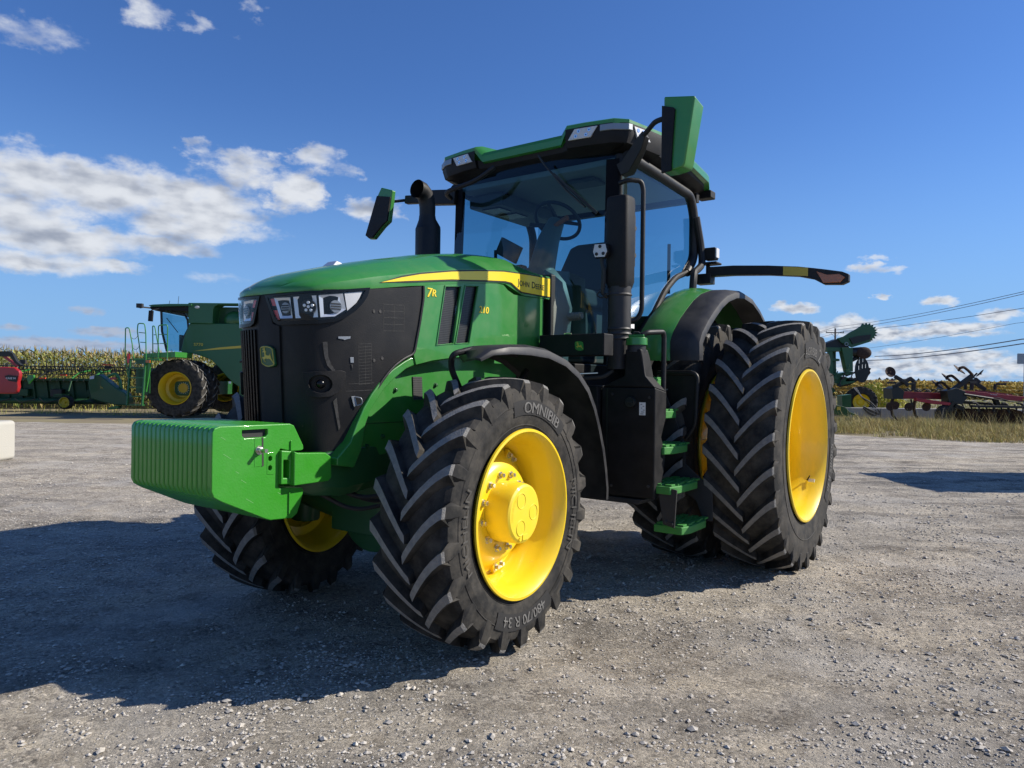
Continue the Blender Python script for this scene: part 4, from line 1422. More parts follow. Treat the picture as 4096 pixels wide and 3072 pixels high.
# steering column and wheel
wc = Vector((-2.06, .03, 2.885)); wn = Vector((-.62, 0, .78)).normalized()
wu = Vector((0, 1, 0)); wv = wn.cross(wu)
I = MB()
ring = [wc + wu * .205 * math.cos(2 * PI * q / 36) + wv * .205 * math.sin(2 * PI * q / 36) for q in range(37)]
I.tube(ring, .016, 10, caps=False)
for an in (20, 160, 270):
    I.tube([wc, wc + (wu * math.cos(math.radians(an)) + wv * math.sin(math.radians(an))) * .20], [.022, .014], 8)
I.sphere(wc, .06, (1, 1, .7))
build('steering_wheel', I, 'ink', T)
I = MB()
I.tube([(-1.74, .05, 2.20), (-1.80, .05, 2.45), (-1.90, .04, 2.68), (-2.03, .03, 2.86)], [.17, .11, .095, .075], 12)
col = build('steering_column', I, 'greyplastic', T)
I = MB(); I.tube([(-1.98, .03, 2.83), (-1.98, -.20, 2.86)], [.016, .02], 8); build('stalk', I, 'ink', col)
I = MB(); I.tube([(-1.93, .06, 2.80), (-1.96, .20, 2.88)], [.018, .024], 8); build('orange_lever', I, 'orange', col)
I = MB()
I.sweep([[(-1.66, -.46, 1.70), (-1.60, .0, 1.70), (-1.64, .46, 1.70)], [(-1.66, -.50, 2.20), (-1.60, 0, 2.24), (-1.62, .46, 2.20)], [(-1.70, -.42, 2.36), (-1.62, 0, 2.42), (-1.66, .40, 2.36)], [(-1.95, -.40, 2.36), (-1.95, 0, 2.40), (-1.95, .38, 2.34)], [(-1.98, -.40, 1.7), (-1.98, 0, 1.7), (-1.98, .38, 1.7)]])
build('dashboard', I, 'greyplastic', T, sharp=30)
I = MB()
I.sweep([[(-1.330, .468, 1.62), (-1.345, .468, 1.62), (-1.50, .50, 1.62)], [(-1.330, .468, 2.05), (-1.345, .475, 2.05), (-1.52, .52, 2.05)], [(-1.330, .462, 2.24), (-1.345, .45, 2.24), (-1.50, .47, 2.25)], [(-1.335, .38, 2.31), (-1.35, .36, 2.33), (-1.48, .38, 2.36)]])
build('cowl_trim', I, 'greyplastic', T)
I = MB()
I.bx(-1.36, -1.30, -.47, .47, 1.62, 2.29)
build('hood_seal', I, 'ink', T, bevel=.01)
I = MB(); I.tube([(-1.50, .48, 1.985), (-1.50, .62, 1.99)], [.028, .026], 16)
for q in range(7): I.lathe([(.0, .028), (.004, .033), (.008, .028)], 16, c=(-1.50, .49 + q * .018, 1.985))
build('rubber_bellows', I, 'greyplastic', T)
I = MB(); I.box((-1.80, -.30, 2.62), (.035, .24, .15), rotm('X', -28)); I.tube([(-1.80, -.28, 2.5), (-1.75, -.25, 2.36)], .012, 8)
build('monitor', I, 'interior', T, bevel=.008)
I = MB(); I.tube([(-2.3, -.83, 2.25), (-2.3, -.83, 2.75)], .016, 8); I.tube([(-2.9, .70, 2.3), (-2.9, .70, 2.75)], .016, 8)
build('grab_bar', I, 'ink', T)
# wiper of the windscreen
I = MB(); I.tube([(-1.50, .20, 3.28), (-1.49, .26, 3.20), (-1.47, .48, 2.96), (-1.46, .66, 2.80)], .008, 8)
I.bar((-1.475, .36, 3.10), (-1.53, .72, 2.76), .010, .022)
build('wiper', I, 'ink', T)
I = MB(); I.tube([(-1.60, -.80, 3.10), (-1.42, -.72, 3.10), (-1.40, -.35, 3.14), (-1.45, -.20, 3.24)], .020, 8, round_=.12)
build('front_rail', I, 'satin', T)

# mirrors
def mirror(side):
    if side > 0:
        f = lambda a, l, z: (a, l, z)
        c = (-1.60, 0, 0)
        fr = [(1.222, 3.550), (1.463, 3.520), (1.398, 3.055), (1.385, 3.025), (1.30, 3.012), (1.224, 3.010)]
        bk = [(1.222, 3.550), (1.50, 3.46), (1.425, 3.05), (1.385, 3.03), (1.30, 3.015), (1.224, 3.012)]
        fr = [(1.384, 3.400), (1.603, 3.358), (1.537, 2.930), (1.522, 2.905), (1.45, 2.893), (1.384, 2.893)]
        g = MB()
        g.sweep([[(-1.24, l, z) for l, z in fr], [(-1.37, l + (.012 if l > 1.5 else 0), z - (.035 if z > 3.3 else 0)) for l, z in fr]], closed=True)
        m_ = build('mirror', g, 'green', T, bevel=.012, seg=3)
        g = MB()
        g.plate([(1.378, 3.333), (1.462, 3.303), (1.470, 3.293), (1.449, 2.935), (1.452, 2.890), (1.380, 2.882)], .022, lambda x, y, d: (-1.242 + d, x, y))
        build('mirror_backplate', g, 'black', m_, bevel=.004)
        g = MB(); g.plate([(1.40, 3.33), (1.59, 3.31), (1.53, 2.95), (1.40, 2.93)], .003, lambda x, y, d: (-1.372 - d, x, y))
        build('mirror_glass', g, 'chrome', m_)
        g = MB()
        g.tube([(-1.27, 1.378, 3.262), (-1.29, 1.30, 3.262), (-1.42, 1.155, 3.235)], .018, 10, round_=.05)
        g.sweep([[(-1.40, 1.150, 3.262), (-1.40, 1.175, 3.222), (-1.47, 1.175, 3.222), (-1.47, 1.150, 3.262)], [(-1.45, 1.09, 3.245), (-1.45, 1.12, 3.15), (-1.52, 1.12, 3.15), (-1.52, 1.09, 3.245)],
                 [(-1.62, .875, 3.15), (-1.62, .935, 3.06), (-1.72, .935, 3.06), (-1.72, .865, 3.15)], [(-1.64, .82, 3.14), (-1.64, .86, 3.05), (-1.72, .86, 3.05), (-1.72, .82, 3.14)]], closed=True)
        build('mirror_arm', g, 'satin', m_, bevel=.005)
    else:
        g = MB()
        fr = [(-1.52, 3.268), (-1.373, 3.221), (-1.416, 2.94), (-1.487, 2.90), (-1.616, 2.799), (-1.666, 2.802), (-1.718, 2.836), (-1.568, 3.20)]
        g.sweep([[(-1.44, l, z) for l, z in fr], [(-1.49, l, z) for l, z in fr]], closed=True)
        m_ = build('mirror', g, 'green', T, bevel=.010, seg=3)
        g = MB()
        g.plate([(-1.560, 3.192), (-1.385, 3.158), (-1.422, 2.945), (-1.49, 2.905), (-1.618, 2.806), (-1.664, 2.808), (-1.708, 2.840)], .018, lambda x, y, d: (-1.441 + d, x, y))
        build('mirror_backplate', g, 'black', m_, bevel=.004)
        g = MB()
        g.tube([(-1.43, -1.54, 3.10), (-1.45, -1.50, 3.125), (-1.62, -1.35, 3.165)], .014, 10, round_=.03)
        g.bar((-1.60, -1.35, 3.16), (-1.68, -.84, 3.125), .06, .075)
        g.bar((-1.62, -1.12, 3.15), (-1.68, -.80, 3.125), .08, .13)
        build('mirror_arm', g, 'satin', m_, bevel=.008)
mirror(1); mirror(-1)

# exhaust on the far side
g = MB()
cx_, cl_ = -1.20, -.70
g.tube([(cx_, cl_, 2.2), (cx_, cl_, 2.74), (cx_, cl_, 2.755), (cx_ + .01, cl_, 2.82), (cx_ + .01, cl_, 2.85)], [.105, .105, .103, .072, .068], 28)
g.tube([(cx_ + .01, cl_, 2.84), (cx_ + .01, cl_, 2.92), (cx_ + .02, cl_, 2.975), (cx_ + .045, cl_, 3.02), (cx_ + .085, cl_, 3.045), (cx_ + .14, cl_, 3.05)], [.066, .067, .068, .070, .073, .076], 28, caps=False)
g.tube([(cx_, cl_, 2.2), (cx_ - .10, cl_, 2.53)], [.10, .06], 16)
build('exhaust', g, 'satin', T, sharp=40)

# air intake / filter stack on the near side with its shroud
g = MB()
ic = (-1.475, .952)
def rr_ring(c, ha, hl, r, z, n=5):
    out = []
    for (sx, sy, a0) in ((1, 1, 0), (-1, 1, 90), (-1, -1, 180), (1, -1, 270)):
        for k in range(n):
            an = math.radians(a0 + 90 * k / (n - 1))
            out.append((c[0] + sx * (ha - r) + r * math.cos(an), c[1] + sy * (hl - r) + r * math.sin(an), z))
    return out
g.sweep([rr_ring(ic, .075, .075, .04, 2.17), rr_ring(ic, .085, .088, .04, 2.215), rr_ring(ic, .085, .088, .04, 2.80), rr_ring(ic, .082, .085, .04, 2.825), rr_ring(ic, .07, .075, .035, 2.835)], closed=True)
ist = build('intake_stack', g, 'black', T, sharp=35)
g = MB()
g.tube([(ic[0], ic[1], 1.58), (ic[0], ic[1], 1.66), (ic[0], ic[1], 1.80), (ic[0], ic[1], 2.18)], [.080, .078, .083, .083], 28)
for z in (1.80, 1.835, 1.87, 2.12):
    g.lathe([(z - .012, .083), (z, .090), (z + .012, .083)], 28, axis='z', c=(ic[0], ic[1], 0))
build('intake_pipe', g, 'fender', ist, sharp=35)
g = MB()
g.plate([(.0, 0), (.13, 0), (.13, .36), (.07, .45), (0, .45)], .012, lambda x, y, d: (-1.55 - x * .3, .99 + x * .1 + d, 2.34 + y))
for z in (2.42, 2.62): g.tube([(-1.58, 1.0, z), (-1.58, 1.02, z)], .018, 8)
build('intake_bracket', g, 'dark', ist)
# work light on the stack
g = MB()
wl = [(.808, 2.490), (.904, 2.486), (.922, 2.425), (.898, 2.381), (.812, 2.385), (.792, 2.430)]
g.plate(wl, .04, lambda x, y, d: (-1.385 + d, x, y))
wk = build('stack_work_lamp', g, 'black', ist, bevel=.006)
g = MB(); g.plate(grow(wl, .008 if area(wl) < 0 else -.008), .003, lambda x, y, d: (-1.344 + d, x, y))
build('lamp_face', g, 'white', wk)
for l_, z_ in ((.857, 2.465), (.830, 2.412), (.885, 2.412)):
    g = MB(); g.tube([(-1.342, l_, z_), (-1.336, l_, z_)], .012, 14)
    build('led', g, 'dark', wk)
g = MB()
g.tube([(-1.37, .855, 2.385), (-1.37, .86, 2.34), (-1.38, .87, 2.30), (-1.38, .87, 2.22), (-1.38, .86, 2.13), (-1.41, .885, 2.10)], [.016, .012, .018, .018, .014, .012], 8)
g.tube([(-1.37, .85, 2.15), (-1.36, .82, 2.12), (-1.37, .86, 2.09), (-1.38, .90, 2.13)], .006, 6, round_=.02)
build('lamp_bracket', g, 'ink', wk)

# hand rails near the door
g = MB()
g.tube([(-1.62, .86, 2.985), (-1.62, .93, 3.0), (-1.70, 1.0, 3.0), (-1.72, 1.01, 2.94), (-1.72, 1.01, 2.02), (-1.70, .97, 1.95), (-1.62, .90, 1.95)], .018, 12, round_=.07)
build('door_handrail', g, 'satin', T)
g = MB()
g.tube([(-1.42, 1.16, 1.82), (-1.45, 1.19, 1.84), (-1.64, 1.22, 1.855), (-1.66, 1.22, 1.82), (-1.66, 1.22, 1.42)], .019, 12, round_=.07)
build('step_handrail', g, 'satin', T)

# tool box
g = MB(); g.bx(-1.235, -1.10, .50, 1.035, 1.665, 1.818)
tb = build('tool_box', g, 'black', T, bevel=.008)
g = MB(); g.plate([(p[0] * .55 + .82, (p[1] - 1.6) * .55 + 1.735) for p in em], .003, lambda x, y, d: (-1.10 + d, x, y)); build('badge', g, 'green', tb)
g = MB(); g.plate([(p[0] * .55 + .82, (p[1] - 1.6) * .55 + 1.735) for p in deer], .002, lambda x, y, d: (-1.0965 + d, x, y)); build('badge_animal', g, 'duty', tb)
g = MB(); g.tube([(-1.12, .70, 1.822), (-1.12, .73, 1.826), (-1.12, .76, 1.822)], .006, 6); build('lid_catch', g, 'steel', tb)

# tank with filler neck
g = MB()
# main body: front face towards the nose, chamfered outer side with the cut-out for the step
def ring(a, lo, li, z0, z1):
    return
TP = [(-1.385, 1.450), (-1.385, .70), (-1.40, .665), (-1.50, .70), (-1.575, .97), (-1.50, 1.10), (-1.575, 1.235), (-1.575, 1.42)]
g.plate(TP, 1, lambda x, y, d: (x, .86 + (1.285 - .86) * d, y))
g.sweep([[(-1.385, .86, 1.45), (-1.385, 1.285, 1.45), (-1.575, 1.285, 1.42), (-1.575, .86, 1.42)], [(-1.385, 1.04, 1.53), (-1.385, 1.205, 1.53), (-1.53, 1.205, 1.52), (-1.53, 1.04, 1.52)],
         [(-1.37, 1.055, 1.66), (-1.37, 1.19, 1.66), (-1.50, 1.19, 1.66), (-1.50, 1.055, 1.66)], [(-1.36, 1.06, 1.72), (-1.36, 1.18, 1.72), (-1.48, 1.18, 1.72), (-1.48, 1.06, 1.72)]], closed=True)
tank = build('fuel_tank', g, 'black', T, bevel=.012, seg=3)
g = MB(); g.tube([(-1.42, 1.12, 1.70), (-1.42, 1.12, 1.752)], .066, 28); build('filler_neck', g, 'fender', tank)
g = MB(); g.tube([(-1.42, 1.12, 1.748), (-1.42, 1.12, 1.802)], [.077, .074], 28)
g.box((-1.42, 1.12, 1.815), (.03, .12, .02)); build('filler_cap', g, 'green', tank, bevel=.004)
g = MB(); g.tube([(-1.42, 1.08, 1.818), (-1.42, 1.10, 1.84), (-1.42, 1.13, 1.84), (-1.42, 1.16, 1.82)], .008, 8); build('cap_latch', g, 'dark', tank)
g = MB(); g.tube([(-1.384, 1.105, 1.345), (-1.352, 1.105, 1.345)], [.040, .036], 24); g.box((-1.348, 1.105, 1.345), (.012, .05, .014)); build('isolator_knob', g, 'ink', tank, bevel=.002)
g = MB(); g.plate([(1.165, 1.345), (1.213, 1.345), (1.213, 1.255), (1.165, 1.255)], .002, lambda x, y, d: (-1.384 + d, x, y)); stk = build('instruction_label', g, 'sticker', tank)
g = MB()
for q, (w0, w1) in enumerate(((.2, .5), (.55, .8), (.3, .45), (.6, .9), (.3, .8), (.2, .7))):
    g.bx(-1.3815, -1.381, 1.165 + .048 * w0, 1.165 + .048 * w1, 1.330 - q * .0135, 1.3335 - q * .0135)
build('label_print', g, 'ink', stk)
g = MB(); g.plate([(.64, 1.46), (.85, 1.46), (.855, .66), (.64, .66)], .30, lambda x, y, d: (-1.64 + d, x, y))
build('inner_tank', g, 'black', T, bevel=.015)
g = MB(); g.plate([(.62, .66), (1.20, .66), (1.16, .62), (.66, .62)], .30, lambda x, y, d: (-1.70 + d, x, y)); build('tank_tray', g, 'dark', T, bevel=.01)

g = MB(); g.plate([(.905, 1.44), (.915, 1.44), (.915, .70), (.905, .70)], .003, lambda x, y, d: (-1.3845 + d, x, y)); build('tank_seam', g, 'ink', tank)
for l_, z_ in ((.95, 1.40), (.95, .74), (1.24, 1.38), (1.24, .76)):
    g = MB(); g.tube([(-1.385, l_, z_), (-1.379, l_, z_)], [.011, .009], 10); build('tank_bolt', g, 'dark', tank)
g = MB(); g.tube([(-1.43, .93, 1.57), (-1.38, .88, 1.52), (-1.30, .62, 1.50), (-1.22, .55, 1.56)], .014, 8, round_=.06); build('pipe_run', g, 'dark', T)
g = MB(); g.tube([(-1.36, .84, 1.55), (-1.10, .62, 1.53)], .006, 6); build('bonnet_stay', g, 'steel', T)
# steps
side_plates = MB()
for z, li, lo, a0, a1 in ((.485, 1.24, 1.480, -1.48, -1.955), (.765, 1.17, 1.415, -1.42, -1.945), (1.030, 1.10, 1.335, -1.50, -1.94), (1.278, 1.03, 1.245, -1.60, -1.93), (1.515, .93, 1.125, -1.66, -1.93)):
    g = MB()
    am = (a0 + a1) / 2
    P = [(a0, li), (a0, lo - .03), (a0 - .10, lo), (a1 + .10, lo), (a1, lo - .04), (a1, li)]
    g.plate(P, 1, lambda x, y, d, z=z: (x, y, z - .055 + .055 * d))
    st_ = build('step', g, 'stepgreen', T, bevel=.008)
    g = MB()
    for i in range(6):
        for j in range(3):
            xx = a0 - .05 + (a1 - a0 + .10) * i / 5; yy = li + .04 + (lo - li - .09) * j / 2
            g.box((xx, yy + (.012 if i % 2 else 0), z + .006), (.062, .05, .013))
    build('tread_blocks', g, 'stepgreen', st_, bevel=.002)
g = MB(); g.plate([(1.33, .50), (1.415, .48), (1.43, .745), (1.285, .77)], .014, lambda x, y, d: (-1.45 + d, x, y))
for p in ((1.35, .52), (1.395, .51)): g.tube([(-1.44, p[0], p[1]), (-1.425, p[0], p[1])], .014, 12)
build('step_flap', g, 'dark', T, bevel=.004)
g = MB(); g.plate([(.90, 1.56), (1.06, 1.50), (1.255, 1.05), (1.275, .87), (1.485, .70), (1.490, .46), (1.42, .46), (1.36, .60), (1.05, .80), (.90, 1.2)], .014, lambda x, y, d: (-1.975 + d, x, y))
build('step_side_plate', g, 'dark', T, bevel=.004)
g = MB(); g.plate([(1.05, 1.55), (1.34, 1.55), (1.322, 1.15), (1.28, 1.07), (1.20, 1.05), (1.05, 1.05)], .012, lambda x, y, d: (-2.02 + d, x, y))
mg = build('mud_guard', g, 'black', T, bevel=.01)
g = MB(); g.tube([(-2.0, 1.02, 1.565), (-2.0, 1.345, 1.565), (-2.0, 1.332, 1.16), (-2.0, 1.26, 1.06)], .016, 10, round_=.06); build('guard_rail', g, 'satin', mg)
g = MB(); g.box((-1.56, 1.10, 1.12), (.05, .05, .11), rotm('X', 30)); build('hose_cap', g, 'blue', T, bevel=.01)

for k, (l0, z0, l1, z1) in enumerate(((.70, 1.2, 1.1, .8), (.75, 1.05, 1.15, 1.0), (.8, .9, 1.2, .72))):
    g = MB(); g.tube([(-1.72, l0, z0), (-1.76, (l0 + l1) / 2, (z0 + z1) / 2 - .06), (-1.80, l1, z1)], .013, 8, round_=.1); build('hydraulic_hose', g, 'dark', T)
g = MB(); g.tube([(-1.62, 1.14, 1.13), (-1.66, 1.20, 1.05), (-1.62, 1.22, 1.0), (-1.57, 1.17, 1.02)], .004, 6, round_=.03); build('cap_lanyard', g, 'steel', T)
# rear fenders
FPf = [(-1.90, 1.655), (-1.895, 1.80), (-1.96, 1.89), (-2.08, 1.99), (-2.20, 2.07), (-2.34, 2.155), (-2.50, 2.225), (-2.70, 2.275), (-2.90, 2.29), (-3.15, 2.262), (-3.38, 2.18), (-3.60, 2.06), (-3.78, 1.90), (-3.86, 1.76)]
FPo = FPf
def strip(rows, prof, side, th=.012):
    secs = []
    for i, (a, z) in enumerate(prof):
        p0 = Vector(prof[max(0, i - 1)]); p1 = Vector(prof[min(len(prof) - 1, i + 1)])
        t_ = (p1 - p0).normalized(); n_ = Vector((t_.y, -t_.x))
        if n_.dot(Vector((a + 2.925, z - .99))) < 0: n_ = -n_
        up = [(a + n_.x * dr, side * l, z + n_.y * dr) for l, dr in rows]
        dn = [(a + n_.x * (dr - th), side * l, z + n_.y * (dr - th)) for l, dr in rows[::-1]]
        secs.append(up + dn)
    g = MB(); g.sweep(secs, closed=True)
    return g
for s_ in (1, -1):
    g = strip([(.90, .010), (.94, .030), (1.0, .034), (1.08, .028), (1.165, .004)], FPf, s_)
    fo = build('rear_fender', g, 'green', T, sharp=40)
    g = strip([(1.160, .0), (1.20, .004), (1.30, .0), (1.350, -.008), (1.385, -.030), (1.395, -.065)], FPf, s_)
    build('fender_extension', g, 'fender', fo, sharp=40)
    g = strip([(.90, .0), (.90, -.05)], FPf, s_)
    g = MB()
    g.plate(FPf + [(-3.6, 1.35), (-2.2, 1.35)], 1, xz(s_ * .86, s_ * .91))
    build('fender_inner_wall', g, 'black', fo, bevel=.006)
# black corner bracket, rear lamp and the folding turn-signal arm
g = MB()
g.tube([(-2.96, .93, 2.98), (-3.04, .95, 2.72), (-3.02, .97, 2.56), (-2.90, .98, 2.50), (-2.78, .99, 2.455), (-2.74, 1.0, 2.38), (-2.73, 1.0, 2.30)], .032, 10, round_=.10)
g.bx(-3.10, -2.98, .92, 1.06, 2.38, 2.47)
build('corner_bracket', g, 'satin', T, bevel=.005)
g = MB()
secs = []
for l, zc_, hh, ww in ((1.02, 2.49, .042, .05), (1.25, 2.485, .042, .045), (1.55, 2.462, .040, .04), (1.80, 2.432, .040, .04), (1.92, 2.405, .045, .04), (2.00, 2.372, .062, .04), (2.14, 2.352, .052, .036), (2.19, 2.350, .030, .03)):
    secs.append([(-3.06 + ww, l, zc_ - hh), (-3.06 + ww, l, zc_ + hh), (-3.06 - ww, l, zc_ + hh), (-3.06 - ww, l, zc_ - hh)])
g.sweep(secs, closed=True)
arm = build('signal_arm', g, 'satin', T, bevel=.006)
g = MB(); g.plate([(1.68, 2.482), (1.88, 2.455), (1.88, 2.385), (1.68, 2.408)], .003, lambda x, y, d: (-3.019 + d, x, y)); build('reflector_patch', g, 'duty', arm)
g = MB(); g.plate([(1.945, 2.42), (2.03, 2.385), (2.12, 2.385), (2.165, 2.355), (2.13, 2.315), (2.0, 2.32)], .012, lambda x, y, d: (-3.024 + d, x, y)); build('turn_signal', g, 'amber', arm, bevel=.003)
g = MB(); g.bx(-3.16, -3.02, .96, 1.10, 2.56, 2.58); g.tube([(-3.08, 1.0, 2.56), (-3.08, 1.0, 2.45)], .02, 8)
g.box((-3.08, 1.03, 2.655), (.09, .10, .11)); rl = build('fender_work_lamp', g, 'black', T, bevel=.008)
g = MB(); g.box((-3.08, 1.085, 2.66), (.07, .012, .085)); build('lamp_face', g, 'white', rl)
g = MB(); g.plate([(1.0, .0), (1.10, 0), (1.10, .035), (1.0, .03)], .003, lambda x, y, d: (-1.745 - (x - 1.0) * .6, .905 + d, 1.90 + y)); build('door_plate_label', g, 'sticker', T)

# ================================================================== the yard
def ground_mats():
    # gravel
    m = bpy.data.materials.new('gravel')
    t = nt(m); L = t.links.new
    out = N(t, 'ShaderNodeOutputMaterial'); b = N(t, 'ShaderNodeBsdfPrincipled')
    b.inputs['Roughness'].default_value = .92
    b.inputs['Specular IOR Level'].default_value = .25
    tc = N(t, 'ShaderNodeTexCoord'); P = tc.outputs['Object']
    def noise(sc, det=6, ro=.6, stretch=None):
        src = P
        if stretch:
            mp = N(t, 'ShaderNodeMapping'); mp.inputs['Scale'].default_value = stretch
            mp.inputs['Rotation'].default_value = (0, 0, .12)
            L(P, mp.inputs[0]); src = mp.outputs[0]
        n = N(t, 'ShaderNodeTexNoise'); n.inputs['Scale'].default_value = sc; n.inputs['Detail'].default_value = det; n.inputs['Roughness'].default_value = ro
        L(src, n.inputs['Vector']); return n.outputs[0]
    def vor(sc, feat='F1'):
        n = N(t, 'ShaderNodeTexVoronoi'); n.inputs['Scale'].default_value = sc; n.feature = feat
        L(P, n.inputs['Vector']); return n
    # scatter the cells so that no weave shows
    jn = N(t, 'ShaderNodeTexNoise'); jn.inputs['Scale'].default_value = 31; jn.inputs['Detail'].default_value = 3; L(P, jn.inputs['Vector'])
    js = N(t, 'ShaderNodeVectorMath', operation='SCALE'); L(jn.outputs['Color'], js.inputs[0]); js.inputs['Scale'].default_value = .035
    ja = N(t, 'ShaderNodeVectorMath', operation='ADD'); L(P, ja.inputs[0]); L(js.outputs[0], ja.inputs[1])
    def vor(sc, feat='F1'):
        n = N(t, 'ShaderNodeTexVoronoi'); n.inputs['Scale'].default_value = sc; n.feature = feat
        L(ja.outputs[0], n.inputs['Vector']); return n
    v1 = vor(62); v2 = vor(150)
    def ramp(x, pts):
        r = N(t, 'ShaderNodeValToRGB')
        e = r.color_ramp.elements
        e[0].position, e[0].color = pts[0][0], rgb(pts[0][1])
        e[1].position, e[1].color = pts[-1][0], rgb(pts[-1][1])
        for p, c in pts[1:-1]:
            q = e.new(p); q.color = rgb(c)
        L(x, r.inputs[0]); return r.outputs[0]
    def mix(f, a, c, mode='MIX'):
        n = N(t, 'ShaderNodeMix', data_type='RGBA', blend_type=mode)
        if isinstance(f, float): n.inputs[0].default_value = f
        else: L(f, n.inputs[0])
        for i, x in ((6, a), (7, c)):
            if isinstance(x, tuple): n.inputs[i].default_value = rgb(x)
            else: L(x, n.inputs[i])
        return n.outputs[2]
    sepc = N(t, 'ShaderNodeSeparateColor'); L(v1.outputs['Color'], sepc.inputs[0])
    stone = ramp(sepc.outputs[0], [(0, (.15, .143, .132)), (.35, (.28, .265, .24)), (.7, (.39, .37, .33)), (1, (.56, .53, .48))])
    sepd = N(t, 'ShaderNodeSeparateColor'); L(v2.outputs['Color'], sepd.inputs[0])
    fine = ramp(sepd.outputs[1], [(0, (.20, .19, .17)), (.6, (.36, .34, .30)), (1, (.47, .445, .40))])
    sel = ramp(noise(9, 5), [(.42, (0, 0, 0)), (.62, (1, 1, 1))])
    base = mix(sel, stone, fine)
    big = ramp(noise(.55, 6, .62, (1, 2.4, 1)), [(.32, (.58, .58, .59)), (.50, (.92, .91, .90)), (.70, (1.22, 1.18, 1.10))])
    base = mix(1.0, base, big, 'MULTIPLY')
    base = mix(1.0, base, (1.24, 1.185, 1.10), 'MULTIPLY')
    mid = ramp(noise(3.6, 7, .7), [(.34, (.62, .60, .58)), (.50, (1, 1, 1)), (.68, (1.16, 1.14, 1.10))])
    base = mix(1.0, base, mid, 'MULTIPLY')
    # damp, dark earth worked up in streaks along the vehicles' way
    damp = ramp(noise(1.1, 9, .7, (.35, 1.7, 1)), [(.50, (0, 0, 0)), (.64, (1, 1, 1))])
    sx = N(t, 'ShaderNodeSeparateXYZ'); L(P, sx.inputs[0])
    mr = N(t, 'ShaderNodeMapRange'); L(sx.outputs[0], mr.inputs[0]); mr.inputs[1].default_value = 1.5; mr.inputs[2].default_value = 7; mr.inputs[3].default_value = .12; mr.inputs[4].default_value = .8
    dm = N(t, 'ShaderNodeMath', operation='MULTIPLY'); L(damp, dm.inputs[0]); L(mr.outputs[0], dm.inputs[1])
    base = mix(dm.outputs[0], base, (.060, .054, .048))
    # paler, browner dust where traffic has ground it down
    pale = ramp(noise(.8, 7, .65), [(.50, (0, 0, 0)), (.68, (1, 1, 1))])
    pm = N(t, 'ShaderNodeMath', operation='MULTIPLY'); L(pale, pm.inputs[0]); pm.inputs[1].default_value = .5
    base = mix(pm.outputs[0], base, (.56, .53, .48))
    L(base, b.inputs['Base Color'])
    # relief
    def bump(h, st, d, nrm=None):
        n = N(t, 'ShaderNodeBump'); n.inputs['Strength'].default_value = st; n.inputs['Distance'].default_value = d
        L(h, n.inputs['Height'])
        if nrm: L(nrm, n.inputs['Normal'])
        return n.outputs[0]
    inv = N(t, 'ShaderNodeMath', operation='SUBTRACT'); inv.inputs[0].default_value = 1; L(v1.outputs['Distance'], inv.inputs[1])
    n1 = bump(noise(5, 8, .7), .8, .05)
    n2 = bump(inv.outputs[0], .55, .014, n1)
    n3 = bump(noise(38, 9, .8), .9, .016, n2)
    L(n3, b.inputs['Normal'])
    L(b.outputs[0], out.inputs[0])
    M['gravel'] = m
ground_mats()
M['soil'] = mat('field_soil', (.20, .16, .10), .95, dust=.8, dustcol=(.26, .23, .11), dscale=.8, bump=1, bscale=6)
M['asphalt'] = mat('road_asphalt', (.16, .16, .165), .9, dust=.3, dustcol=(.22, .22, .22), dscale=2)
M['stone'] = mat('gravel_stone', (.52, .48, .42), .9, dust=.9, dustcol=(.29, .27, .235), dscale=22)
M['stone2'] = mat('pale_gravel_stone', (.62, .57, .49), .9, dust=.8, dustcol=(.28, .26, .24), dscale=18)
M['drygrass'] = mat('dry_grass', (.62, .50, .22), .85, dust=1, dustcol=(.34, .33, .11), dscale=1.3)
M['cornleaf'] = mat('corn_leaf', (.34, .32, .07), .7, dust=1, dustcol=(.12, .17, .035), dscale=1.6)
M['corndry'] = mat('dry_corn', (.42, .31, .13), .8, dust=1, dustcol=(.24, .19, .07), dscale=1.2)
M['weed'] = mat('weed_leaf', (.55, .50, .05), .6, dust=1, dustcol=(.16, .28, .035), dscale=2.5)
M['farcorn'] = mat('far_corn_leaf', (.80, .58, .15), .8, dust=1, dustcol=(.42, .38, .09), dscale=.5)
M['treeline'] = mat('far_trees', (.045, .06, .045), .9, dust=1, dustcol=(.07, .08, .06), dscale=.15)

rng = np.random.default_rng(11)
def np_mesh(name, verts, faces, mats, mi=None, parent=None, smooth=False):
    verts = np.asarray(verts, dtype=np.float32); faces = np.asarray(faces, dtype=np.int32)
    me = bpy.data.meshes.new(name)
    me.vertices.add(len(verts)); me.vertices.foreach_set('co', verts.ravel())
    k = faces.shape[1]
    me.loops.add(len(faces) * k); me.loops.foreach_set('vertex_index', faces.ravel())
    me.polygons.add(len(faces))
    me.polygons.foreach_set('loop_start', np.arange(0, len(faces) * k, k, dtype=np.int32))
    try:
        me.polygons.foreach_set('loop_total', np.full(len(faces), k, dtype=np.int32))
    except Exception:
        pass
    for m in mats:
        me.materials.append(M[m])
    if mi is not None:
        me.polygons.foreach_set('material_index', np.asarray(mi, dtype=np.int32))
    me.polygons.foreach_set('use_smooth', np.full(len(faces), smooth))
    me.update(calc_edges=True)
    me.validate()
    o = bpy.data.objects.new(name, me)
    COL.objects.link(o)
    if parent is not None: o.parent = parent
    return o
def sheet(name, poly, z, m):
    me = bpy.data.meshes.new(name)
    me.from_pydata([(x, y, z) for x, y in poly], [], [tuple(range(len(poly)))])
    me.materials.append(M[m])
    o = bpy.data.objects.new(name, me); COL.objects.link(o)
    return tag(o, kind='structure')
sheet('ground', [(-2500, -60), (2500, -60), (2500, 2600), (-2500, 2600)], -.035, 'soil')
